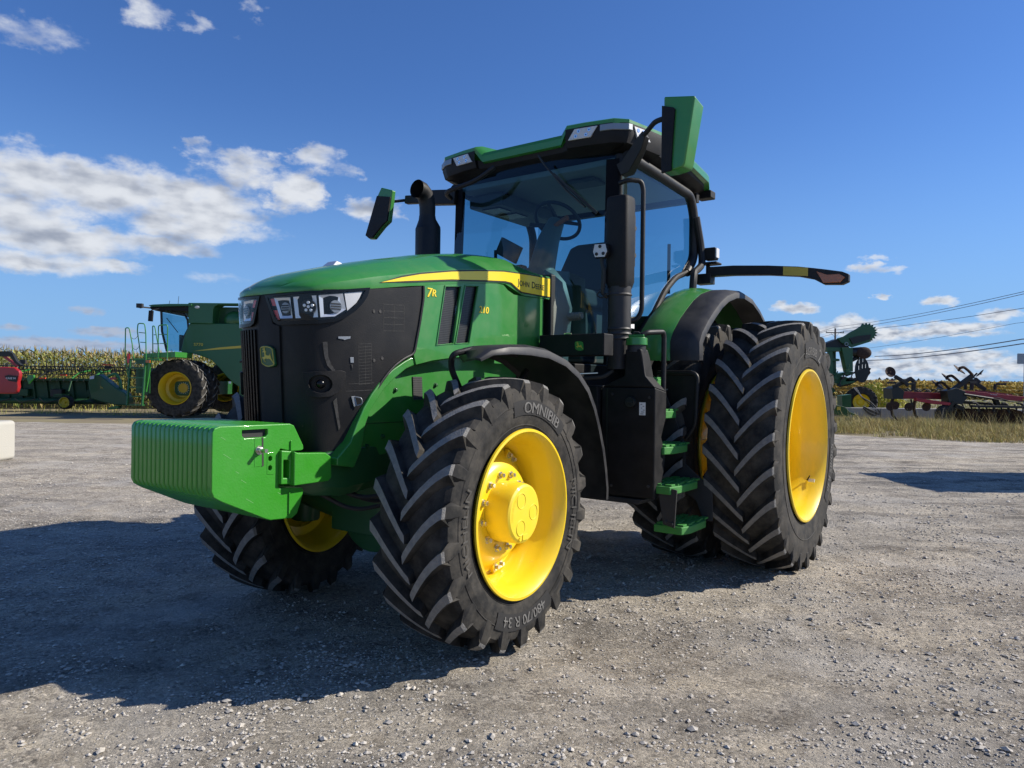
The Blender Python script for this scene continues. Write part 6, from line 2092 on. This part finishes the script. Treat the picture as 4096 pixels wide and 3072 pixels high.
g = MB(); g.plate([(-18.45, 1.40), (-18.40, 1.52), (-18.2, 1.52), (-18.18, 1.42), (-18.3, 1.28), (-18.38, 1.18)], 1, Hd.m(30.1, 30.2)); build('hook_bracket', g, 'green', Hd.e)
g = MB(); g.plate([(-16.75, 1.58), (-16.75, 1.78), (-16.5, 1.70), (-16.42, 1.58)], 1, Hd.m(31.8, 31.9)); build('centre_bracket', g, 'green', Hd.e)

# --------- red header at the left edge
R_ = Far('red_header', 1.1, (-18.9, 27.4, 0), 'red header end with black reel arm, cut off by the left edge of the picture', 'header')
g = MB(); g.plate([(-18.6, 1.70), (-17.06, 1.77), (-16.74, 1.76), (-16.56, 1.63), (-16.54, 1.49), (-16.57, 1.36), (-16.60, 1.27), (-16.58, 1.10), (-16.64, .92), (-16.72, .87), (-17.06, .86), (-18.6, .9)], 1, R_.m(26.6, 26.78)); rb = build('end_shield', g, 'redpaint', R_.e, bevel=.05, seg=3)
g = MB(); g.plate([(-17.02, 1.46), (-16.9, 1.50), (-16.58, 1.46), (-16.59, 1.26), (-16.88, 1.30)], .01, R_.m(26.55, 26.6)); build('shield_panel', g, 'dark', rb)
g = MB(); add_text(g, 'CASE IH', lambda x, y: R_.p(-16.80 + x, 1.36 + y, 26.545), .085, .01, 1.1); build('maker_lettering', g, 'sticker', rb, recalc=False)
g = MB(); g.plate([(-17.6, 2.28), (-17.08, 2.31), (-16.93, 2.25), (-16.78, 1.98), (-16.62, 1.84), (-16.70, 1.80), (-16.86, 1.92), (-17.0, 2.12), (-17.6, 2.12)], 1, R_.m(26.8, 26.95)); ra = build('reel_arm', g, 'ink', R_.e, bevel=.02)
g = MB(); g.plate([(-16.88, 1.98), (-16.84, 2.03), (-16.74, 1.92), (-16.78, 1.87)], .01, R_.m(26.97, 27.0)); build('decal', g, 'sticker', ra)
g = MB(); g.bar(R_.p(-17.3, 2.14, 26.95), R_.p(-16.83, 1.80, 26.95), .05, .09); build('red_brace', g, 'redpaint', R_.e)
g = MB(); g.tube([R_.p(-17.9, .9, 27.2), R_.p(-17.9, -.1, 27.2)], .06, 8); build('stand', g, 'ink', R_.e)

# --------- concrete block on the left
g = MB(); g.box((0, 0, .345), (1.5, .75, .69)); b_ = build('concrete_block', g, 'whitecon', None, bevel=.07, seg=4)
b_.location = (-9.50, 12.35, 0); b_.rotation_euler = (0, 0, .05)
tag(b_, 'off-white concrete block standing on the gravel at the left edge', 'concrete block')

# --------- concrete wall blocks behind the red implement
cw = None
labs = ['grey concrete wall block nearest the green folded implement', 'second grey wall block from the green folded implement, behind the curved shanks', 'grey wall block behind the wheel of the red implement', 'grey wall block behind the row of discs', 'grey wall block farthest to the right behind the discs']
for k in range(5):
    if cw is None:
        g = MB(); g.box((0, 0, .29), (2.38, .5, .58)); o = build('wall_block', g, 'concrete', None, bevel=.025); cw = o
    else:
        o = cw.copy(); COL.objects.link(o)
    o.location = (15.0 + k * 2.41, 31.9, -.03); o.rotation_euler = (0, 0, (-.01, .012, 0, .015, -.01)[k])
    tag(o, labs[k], 'concrete block', 'concrete blocks in the low wall on the right')

# --------- yellow-green bushes before the field
def bush(name, x0, y0, rx, rz, n, label):
    a = rng.random(n) * 2 * PI; u = rng.random(n) ** .45; w = rng.random(n)
    X = x0 + np.cos(a) * u * rx; Y = y0 + np.sin(a) * u * rx * .6; Z = w ** .8 * rz * (1 - .35 * u ** 2) * (.75 + .35 * vnoise(X * 3, Y * 3, 1, 61))
    s = .05 + .06 * rng.random(n)
    t1 = rng.normal(size=(n, 3)); t1 /= np.linalg.norm(t1, axis=1)[:, None]
    t2 = np.cross(t1, rng.normal(size=(n, 3))); t2 /= np.linalg.norm(t2, axis=1)[:, None]
    c = np.stack([X - x0, Y - y0, Z], 1)
    V = np.stack([c - t1 * s[:, None], c + t2 * s[:, None] * .45, c + t1 * s[:, None], c - t2 * s[:, None] * .45], 1).reshape(-1, 3)
    F = np.arange(4 * n).reshape(-1, 4)
    e = empty(name, (x0, y0, 0)); tag(e, label, 'bush')
    o = np_mesh('foliage', V, F, ['weed', 'drygrass'], (rng.random(n) < .3).astype(int)); o.parent = e
    g = MB()
    for k in range(14):
        aa = rng.random() * 2 * PI; r = rx * .6 * rng.random()
        g.tube([(r * .4 * math.cos(aa), r * .3 * math.sin(aa), 0), (r * math.cos(aa), r * .6 * math.sin(aa), rz * (.7 + .4 * rng.random()))], [.018, .007], 5)
    build('stem', g, 'drygrass', e)
bush('bush', 18.2, 36, 1.25, 1.75, 2600, 'yellow-green leafy bush rising behind the wall beside the green implement')
bush('bush', 20.0, 38, .9, 1.15, 1200, 'low yellow-green bush just left of the raised round disc')

# --------- folded green implement
Pn = Far('folded_implement', 1.05, (15.9, 33.0, 0), 'tall folded green field implement with hoses and yellow-rimmed wheel behind the rear tyre', 'farm implement')
Pn.dy = 1.1
def pp(name, poly, y0, y1, m, par=None, bev=.01):
    g = MB(); g.plate(poly, 1, Pn.m(y0, y1)); return build(name, g, m, par or Pn.e, bevel=bev)
for po in ([(13.55, 2.95), (13.72, 2.97), (13.86, 1.6), (13.7, 1.5)], [(13.2, 2.6), (13.97, 2.7), (13.97, 2.55), (13.2, 2.45)], [(13.3, 2.0), (14.2, 2.05), (14.2, 1.9), (13.3, 1.85)], [(13.76, 3.0), (13.97, 3.0), (14.05, 1.9), (13.9, 1.9)],
           [(13.3, 1.55), (14.3, 1.62), (14.55, 1.25), (14.3, 1.12), (13.3, 1.2)], [(13.5, 1.3), (14.1, 1.3), (14.15, .9), (13.6, .8)], [(13.95, 2.5), (14.1, 2.5), (14.5, 1.6), (14.35, 1.55)], [(14.2, 2.95), (14.35, 3.0), (14.6, 2.2), (14.45, 2.1)]):
    pp('frame_member', po, 32.6 + .05 * po[0][0] % .4, 33.1, 'dgreen')
for k in range(9):
    g = MB(); q = Pn.p(13.6 + .17 * k, 1.25 + .25 * math.sin(k * 2.1) + .1 * k, 32.3); g.box(q, (.16, .1, .12)); g.tube([q, (q[0] + .1, q[1], q[2] + .3)], .03, 8); build('hydraulic_block', g, ('dark', 'dgreen', 'ink')[k % 3], Pn.e, bevel=.01)
for nm, po, y0, y1 in (('mast', [(14.55, 3.19), (15.03, 3.19), (15.06, 2.16), (14.80, 2.12)], 32.3, 32.7), ('mast', [(14.02, 3.05), (14.18, 3.05), (14.25, 1.6), (14.1, 1.5)], 32.4, 32.6),
                       ('mast', [(14.35, 3.1), (14.50, 3.1), (14.56, 1.55), (14.42, 1.55)], 32.8, 33.0), ('cross_beam', [(13.93, 3.20), (15.03, 3.20), (15.03, 3.06), (13.95, 3.02)], 32.4, 33.4), ('cross_beam', [(14.1, 2.0), (15.1, 2.15), (15.1, 2.05), (14.2, 1.85)], 32.4, 33.2),
                       ('frame_plate', [(14.25, 1.65), (14.60, 1.52), (15.2, 1.66), (15.2, 1.76), (14.75, 1.92), (14.3, 1.95)], 32.4, 33.0), ('cross_beam', [(14.05, 2.75), (14.55, 2.70), (14.55, 2.60), (14.05, 2.62)], 32.5, 33.1)):
    pp(nm, po, y0, y1, 'dgreen')
# upper wing with its toothed rim
pp('wing_beam', [(13.80, 3.25), (14.0, 3.40), (14.50, 3.60), (14.72, 3.50), (15.10, 3.15), (14.9, 3.12), (13.9, 3.16)], 32.6, 33.2, 'ink')
hz = [[(x + .05 * math.cos(t * PI / 4) * sx_, z + .045 * math.sin(t * PI / 4)) for t in range(8)] for x, z, sx_ in ((15.78, 4.06, 2.0), (16.02, 3.90, 1), (16.06, 3.74, 1), (15.82, 3.66, .6))]
teeth = []
ctr = (15.75, 3.90)
for k in range(20):
    a = math.radians(112 - k * 9.5)
    r = .37 if k % 2 else .50
    teeth.append((ctr[0] + r * math.cos(a), ctr[1] + r * .86 * math.sin(a)))
pp('wing_plate', [(14.45, 3.62), (14.72, 3.70), (15.02, 3.90), (15.30, 4.05), (15.50, 4.18)] + teeth + [(15.95, 3.50), (15.10, 3.22), (14.62, 3.42)], 32.5, 32.62, 'dgreen') 
g = MB()
for po in ([(14.95, 3.62), (15.3, 3.72), (15.9, 3.80), (15.85, 3.58), (15.10, 3.35)],): g.plate(po, 1, Pn.m(32.44, 32.5))
build('wing_web', g, 'ink', Pn.e)
g = MB(); 
for ring_ in [Pn.p(14.80, 3.36, 32.4)]: g.lathe([(0, .06), (0, .09), (.03, .09), (.03, .06)], 20, c=ring_)
build('pivot_ring', g, 'signmetal', Pn.e)
g = MB(); q = Pn.p(15.62, 2.98, 32.5); g.sphere(q, .36, (1.0, .25, .78), 24, 12); build('packer_roller', g, 'rust', Pn.e)
g = MB(); g.tube([Pn.p(15.05, 3.0, 32.7), Pn.p(15.6, 3.05, 32.7)], .22, 16); g.tube([Pn.p(15.05, 2.6, 32.7), Pn.p(15.45, 2.8, 32.7)], .10, 10); build('roller_bank', g, 'ink', Pn.e)
g = MB(); el_ = [(15.56 + .30 * math.cos(t * PI / 12), 2.22 + .56 * math.sin(t * PI / 12)) for t in range(24)]
hs = [[(x - .03, z - .09), (x + .03, z - .09), (x + .03, z + .09), (x - .03, z + .09)] for x, z in ((15.42, 2.32), (15.58, 2.38), (15.72, 2.40), (15.44, 2.60), (15.60, 2.66))]
g.plate(el_, 1, Pn.m(32.5, 32.6), holes=hs); build('slotted_disc', g, 'ink', Pn.e)
g = MB(); g.plate([(15.38, 1.72), (15.8, 1.86), (15.98, 2.1), (15.94, 2.2), (16.0, 2.3), (15.9, 2.34), (15.78, 2.0), (15.4, 1.9), (14.9, 1.75), (14.6, 1.45), (15.0, 1.52)], 1, Pn.m(32.6, 32.7)); build('serrated_disc', g, 'rust', Pn.e)
g = MB(); g.bar(Pn.p(14.8, 1.95, 32.45), Pn.p(15.5, 2.22, 32.45), .08, .08); g.bar(Pn.p(14.8, 1.75, 32.45), Pn.p(15.3, 1.8, 32.45), .1, .1); build('linkage_arm', g, 'dark', Pn.e)
w = empty('transport_wheel', Pn.p(15.54, .80, 32.6), PI - .25, Pn.e)
b, half = make_tyre(.73, .42, .36, 20, .035, .3, .045); build('tyre', b, ['tyre', 'tyre'], w, sharp=28)
g = MB(); g.lathe([(.21, .36), (.225, .375), (.20, .35), (.12, .33), (.05, .30), (.02, .18), (.08, .12), (.08, .001)], 40); build('rim', g, 'yellow', w, sharp=40)
pp('drawbar', [(13.3, .75), (13.9, .62), (14.1, .42), (14.45, .30), (14.42, .05), (14.15, -.02), (13.9, .18), (13.4, .35)], 31.2, 31.6, 'dgreen')
pp('hitch_post', [(13.85, 1.1), (14.25, 1.15), (14.25, .3), (13.9, .4)], 31.4, 31.9, 'dgreen')
g = MB(); q0 = Pn.p(14.1, .3, 31.1); g.tube([q0, (q0[0], q0[1], -3.0 * 0 + 0.0)], .035, 10); build('jack_stand', g, 'signmetal', Pn.e)
for k in range(7):
    g = MB()
    o1 = rng.random() * .1
    pts = [Pn.p(14.55 + .02 * k, 1.45, 31.9), Pn.p(14.75 + o1, 1.0, 31.6), Pn.p(14.95 + o1, .72 + .03 * k, 31.4), Pn.p(15.2 + .04 * k, .45, 31.3), Pn.p(15.18 + .05 * k, .22 + .02 * k, 31.3), Pn.p(14.9 + .04 * k, .30 + .03 * k, 31.3), Pn.p(14.7, .55 + .02 * k, 31.3)]
    g.tube(pts, .013, 6, round_=.2); build('hydraulic_hose', g, 'ink' if k % 3 else 'concrete', Pn.e)
g = MB(); q = Pn.p(13.62, .56, 31.15); g.box(q, (.16, .02, .14)); build('warning_plate', g, 'duty', Pn.e)

# --------- red disc ripper
Rp = Far('disc_ripper', .94, (17.8, 28.4, 0), 'dark red tillage implement with curved shanks, raised arms and a row of discs', 'farm implement')

def disc_at(name, pos, r, ax, dish=.05):
    g = MB(); g.lathe([(-dish * .3, .001), (0, r * .55), (dish * .6, r), (dish * .6 + .006, r), (.006, r * .55), (-dish * .2, .001)], 30)
    g.tube([(0, -.04, 0), (0, .04, 0)], r * .16, 12)
    o = build(name, g, 'rust', Rp.e, sharp=50); o.location = pos
    o.rotation_mode = 'QUATERNION'; o.rotation_quaternion = Vector(ax).normalized().to_track_quat('Y', 'Z')
    return o
RVW = Vector((.83, -.56, 0)); UPV = Vector((0, 0, 1)); TOC = Vector((-.56, -.83, 0))
def rp(name, poly, y0, y1, m, bev=.008):
    g = MB(); g.plate(poly, 1, Rp.m(y0, y1)); return build(name, g, m, Rp.e, bevel=bev)
rp('main_beam', [(16.28, 1.30), (17.95, 1.26), (18.3, 1.22), (18.3, .98), (17.95, 1.00), (16.32, .99)], 28.6, 28.8, 'maroon')
rp('lower_beam', [(16.74, 1.06), (17.45, .95), (18.24, .86), (18.24, .74), (17.45, .80), (16.74, .92)], 28.0, 28.2, 'maroon')
rp('tongue_beam', [(18.55, 1.40), (21.6, 1.12), (21.6, .92), (18.60, 1.17)], 28.1, 28.35, 'maroon')
rp('rear_beam', [(20.10, 1.40), (21.6, 1.24), (21.6, 1.10), (20.12, 1.24)], 29.2, 29.4, 'maroon')
rp('frame_tube', [(18.3, 1.0), (21.0, .82), (21.0, .74), (18.3, .84)], 28.6, 28.8, 'ink')
rp('pivot_plate', [(18.0, 1.35), (18.4, 1.48), (18.75, 1.35), (18.85, 1.05), (18.6, .80), (18.1, .86), (18.05, 1.1)], 28.0, 28.5, 'ink')
rp('rear_bracket', [(15.84, 1.42), (16.1, 1.52), (16.35, 1.30), (16.30, .98), (15.88, .98)], 28.2, 28.9, 'ink')
def arm(pts, r, y, m='dark', name='lift_arm'):
    g = MB()
    for a, b_ in zip(pts, pts[1:]): g.bar(Rp.p(a[0], a[1], y), Rp.p(b_[0], b_[1], y), r * 2.7, r * 2.7)
    return build(name, g, m, Rp.e, bevel=.006)
arm([(15.95, 1.48), (16.70, 1.86)], .05, 28.3); arm([(16.66, 1.84), (16.80, 1.72), (16.78, 1.35)], .045, 28.3)
arm([(15.95, 1.93), (16.34, 1.70), (16.5, 1.55)], .045, 28.2)
disc_at('raised_disc', Rp.p(15.74, 2.10, 28.2), .21, TOC + RVW * .75 + UPV * .35)
arm([(18.30, 1.28), (19.25, 2.00)], .060, 28.3)
for dx, dz, bx_, bz_ in ((18.45, 2.42, 19.22, 2.02), (17.97, 2.08, 18.72, 1.66), (17.62, 1.80, 18.30, 1.38)):
    g = MB()
    g.tube([Rp.p(bx_, bz_, 28.25), Rp.p(bx_ - .16, bz_ + .17, 28.25), Rp.p(bx_ - .38, bz_ + .34, 28.25), Rp.p(bx_ - .56, bz_ + .28, 28.25)], .055, 8, round_=.12)
    build('disc_arm', g, 'rust', Rp.e)
    disc_at('raised_disc', Rp.p(bx_ - .58, bz_ + .20, 28.25), .27, RVW * .68 + UPV * .73 + TOC * .12)
arm([(20.20, 1.42), (19.55, 1.84)], .050, 28.9)
disc_at('raised_disc', Rp.p(20.0, 2.10, 28.9), .19, -RVW * .74 + UPV * .67 + TOC * .15)
arm([(19.68, 1.95), (19.85, 2.12)], .02, 28.9); arm([(19.75, 1.88), (19.95, 1.72)], .05, 28.9)
arm([(19.42, 1.40), (19.45, 1.85)], .04, 28.6); arm([(19.15, 1.42), (19.17, 1.70)], .03, 28.6); arm([(20.40, 1.42), (20.42, 1.66)], .03, 28.6)
for x0, z0 in ((15.86, 1.66), (16.62, 1.63), (19.23, 1.70), (20.45, 1.67)):
    g = MB(); q = Rp.p(x0, z0, 28.2); g.bx(q[0] - .14, q[0] + .14, q[1], q[1] + .2, q[2] - .045, q[2] + .035); build('lamp_bracket', g, 'dark', Rp.e, bevel=.01)
for x0, z0, m_ in ((15.82, 1.75, 'amber'), (20.57, 1.76, 'amber')):
    g = MB(); q = Rp.p(x0, z0, 28.2); g.bx(q[0] - .08, q[0] + .08, q[1], q[1] + .05, q[2] - .025, q[2] + .025); build('marker_lamp', g, m_, Rp.e)
g = MB(); g.plate([(18.12, 1.42), (18.20, 1.62), (18.28, 1.64), (18.34, 1.62), (18.44, 1.42)], .02, Rp.m(28.9, 29.0)); build('slow_vehicle_plate', g, 'signmetal', Rp.e)
for x0 in (16.1, 17.05):
    g = MB(); g.tube([Rp.p(x0 - .12, .98, 28.4), Rp.p(x0 - .16, .80, 28.4), Rp.p(x0 - .17, .55, 28.4), Rp.p(x0 - .12, .32, 28.4), Rp.p(x0 - .02, .20, 28.4), Rp.p(x0 + .13, .06, 28.4)], [.065, .065, .06, .055, .05, .02], 8); build('shank', g, 'rust', Rp.e)
for x0, z0 in ((15.77, .67), (15.97, .72), (16.54, .66), (17.27, .67)):
    disc_at('coulter', Rp.p(x0, z0, 28.2), .165, TOC + RVW * .5, .01)
for x0 in (16.62, 17.35):
    arm([(x0, .98), (x0 + .08, .70)], .02, 28.2, 'ink', 'coulter_arm')
wz_ = Rp.p(17.95, .35, 28.1)
for dy in (0, .34):
    w = empty('transport_wheel', (wz_[0] + dy * .55, wz_[1] + dy, .38), .5 + PI, Rp.e)
    b = MB(); b.lathe([(-.13, .20), (-.14, .30), (-.13, .37), (-.08, .40), (.08, .40), (.13, .37), (.14, .30), (.13, .20)], 40); build('tyre', b, 'tyre', w)
    g = MB(); g.lathe([(.12, .20), (.10, .19), (.04, .12), (.06, .001)], 28); build('rim', g, 'dark', w)
xs_ = [19.07, 19.42, 19.70, 20.0, 20.3, 20.62, 20.95, 21.25, 21.55]
for k, x0 in enumerate(xs_):
    q = Rp.p(x0, .22, 28.0 + (k % 2) * .5)
    disc_at('disc', (q[0], q[1], .34), .30, TOC + RVW * (-.55 + .1 * (k % 3)), .06)
    g = MB(); t0 = (q[0] - .1, q[1] - .15, .90); g.tube([t0, (q[0] + .02, q[1] - .15, .92), (q[0] + .16, q[1] - .15, .78), (q[0] + .16, q[1] - .15, .55)], .028, 8, round_=.12); build('disc_hanger', g, 'dark', Rp.e)
g = MB(); g.bar(Rp.p(18.9, .74, 27.8), Rp.p(21.6, .72, 27.8), .12, .09); build('gang_beam', g, 'dark', Rp.e, bevel=.01)
g = MB(); g.bar(Rp.p(18.3, .9, 28.0), Rp.p(17.95, .35, 28.1), .12, .12); build('wheel_arm', g, 'ink', Rp.e)
g = MB()
for k in range(5):
    x0 = 16.4 + k * .42; g.tube([Rp.p(x0, 1.32, 28.5), Rp.p(x0 + .15, 1.42, 28.5), Rp.p(x0 + .32, 1.30, 28.5)], .02, 6, round_=.08)
build('spring_row', g, 'ink', Rp.e)
g = MB(); add_text(g, '700 RIPPER', lambda x, y: Rp.p(20.0 + x, 1.20 + y - x * .09, 28.09), .06, .005); build('lettering', g, 'sticker', Rp.e, recalc=False)
g = MB(); q = Rp.p(21.3, 1.03, 28.08); g.bx(q[0] - .1, q[0] + .1, q[1], q[1] + .01, q[2] - .03, q[2] + .03); build('caution_label', g, 'duty', Rp.e)

for k in range(9):
    x0 = 18.9 + k * .32
    g = MB(); g.tube([Rp.p(x0, .80, 28.9), Rp.p(x0 + .1, .62, 28.9), Rp.p(x0 + .05, .3, 28.9)], .035, 6); build('disc_standard', g, 'ink', Rp.e)
    disc_at('disc', Rp.p(x0 + .1, .30, 29.2), .29, TOC + RVW * .5, .06)
for k in range(12):
    x0 = 16.4 + k * .42
    g = MB(); q = Rp.p(x0, 1.33 - .02 * k, 28.75); g.box(q, (.20, .2, .09)); g.tube([(q[0] - .1, q[1], q[2] + .03), (q[0], q[1], q[2] + .12), (q[0] + .14, q[1], q[2] + .02)], .025, 6); build('trip_spring', g, 'ink', Rp.e, bevel=.01)
for a, c in (((18.2, .95), (18.3, .45)), ((18.6, 1.0), (18.5, .5)), ((18.45, .8), (19.0, .6)), ((20.3, 1.1), (20.5, .7))):
    arm([a, c], .06, 28.5, 'ink', 'frame_strut')
g = MB(); g.tube([Rp.p(18.7, 1.22, 28.0), Rp.p(19.9, 1.05, 28.0)], .045, 10); g.tube([Rp.p(19.8, 1.06, 28.0), Rp.p(20.6, .95, 28.0)], .022, 8); build('hydraulic_ram', g, 'ink', Rp.e)
g = MB(); g.tube([Rp.p(19.5, .95, 28.1), Rp.p(20.0, 1.12, 27.95), Rp.p(20.7, .92, 28.0), Rp.p(21.5, .98, 28.0)], .015, 6, round_=.2); build('hydraulic_hose', g, 'ink', Rp.e)

# --------- road sign from behind
e = empty('road_sign', (28.5, 40, 0)); tag(e, 'back of a grey road sign on a thin metal post at the right edge', 'road sign')
g = MB(); g.plate([(-.42, 2.86), (.42, 2.86), (.45, 2.89), (.45, 3.41), (.42, 3.44), (-.42, 3.44), (-.45, 3.41), (-.45, 2.89)], 1, lambda x, y, d: (x, .02 * d, y)); build('sign_plate', g, 'signmetal', e, bevel=.003)
g = MB(); g.bx(-.04, .04, .03, .07, -.05, 3.35); build('post', g, 'signmetal', e)

# --------- utility poles and wires along the road
def pole(x, y, h, label):
    e = empty('utility_pole', (x, y, 0)); tag(e, label, 'utility pole', 'utility poles along the road')
    g = MB(); g.tube([(0, 0, -.05), (0, 0, h)], [.16, .11], 12); build('post', g, 'wood', e)
    g = MB(); g.bar((-1.2, .1, h - .55), (1.2, .1, h - .55), .10, .12); build('cross_arm', g, 'wood', e)
    for dx in (-1.15, 1.15, 0):
        g = MB(); g.tube([(dx, .1, h - .5), (dx, .1, h - .28 if dx else h + .25)], [.05, .03], 8); build('insulator', g, 'concrete', e)
    g = MB(); g.tube([(-.6, .1, h - .55), (0, 0, h - 1.2), (.6, .1, h - .55)], .02, 6); build('brace', g, 'wood', e)
pole(43.0, 96, 9.2, 'wooden utility pole with a cross-arm, its top showing beside the green implement')
def wire(pts, r, sag, label):
    g = MB()
    P2 = []
    for a, b_ in zip(pts, pts[1:]):
        for k in range(16):
            u = k / 16
            P2.append((a[0] + (b_[0] - a[0]) * u, a[1] + (b_[1] - a[1]) * u, a[2] + (b_[2] - a[2]) * u - sag * 4 * u * (1 - u)))
    P2.append(pts[-1])
    g.tube(P2, r, 5)
    o = build('overhead_wire', g, 'wire', None); tag(o, label, 'wire', 'overhead wires along the road')
wire([(46.5, 150, 8.6), (41.9, 96.1, 8.85), (36.0, 48, 8.3), (34.5, 34, 8.6)], .022, .35, 'uppermost power line, to the left end of the pole cross-arm')
wire([(47.5, 150, 8.6), (43.0, 96.1, 9.4), (37.2, 48, 8.75), (35.6, 34, 9.0)], .022, .35, 'power line running to the tip of the wooden pole')
wire([(48.5, 150, 8.6), (44.2, 96.1, 8.85), (38.6, 48, 7.7), (37.0, 34, 8.2)], .022, .30, 'power line to the right end of the pole cross-arm')
wire([(45.0, 98, 6.3), (40.5, 58, 6.75), (36.5, 34, 6.9)], .016, .2, 'thin faint wire below the power lines')
wire([(47.8, 95, 5.50), (41.0, 58, 5.47), (36.5, 34, 5.7)], .045, .25, 'thicker dark cable, upper of the two lowest')
wire([(46.8, 95, 4.95), (41.0, 58, 5.10), (36.5, 34, 5.4)], .045, .25, 'thicker dark cable, lowest of all the wires')

# --------- unseen trailer-shaped machine, added off to the right to throw a shadow into the yard
e = empty('unseen_shadow_caster', (12.3, 11.9, 0), .06); tag(e, 'unseen machine added off to the right to cast its shadow, shaped as a trailer', 'trailer')
g = MB(); g.sweep([[(-2.2, -.8, 1.1), (-2.2, .8, 1.1), (2.4, .8, 1.1), (2.4, -.8, 1.1)], [(-2.5, -1.1, 1.9), (-2.5, 1.1, 1.9), (2.6, 1.1, 1.9), (2.6, -1.1, 1.9)], [(-2.5, -1.1, 2.75), (-2.5, 1.1, 2.75), (2.6, 1.1, 2.75), (2.6, -1.1, 2.75)]], closed=True); build('hopper', g, 'bgreen', e, bevel=.02)
g = MB(); g.bx(-2.6, 2.6, -.4, .4, .85, 1.08); g.bx(2.6, 4.2, -.06, .06, .85, 1.0); build('chassis', g, 'dark', e, bevel=.01)
for yy in (-1.0, 1.0):
    for xx in (-.8, .5):
        g = MB(); g.lathe([(-.18, .28), (-.2, .42), (-.17, .52), (-.12, .55), (.12, .55), (.17, .52), (.2, .42), (.18, .28)], 40, c=(xx, yy, .55)); wq = build('wheel', g, 'tyre', e)
        g = MB(); g.lathe([(.1, .28), (.0, .2), (.02, .001)], 28, c=(xx, yy, .55)); build('rim', g, 'dullyellow', wq)
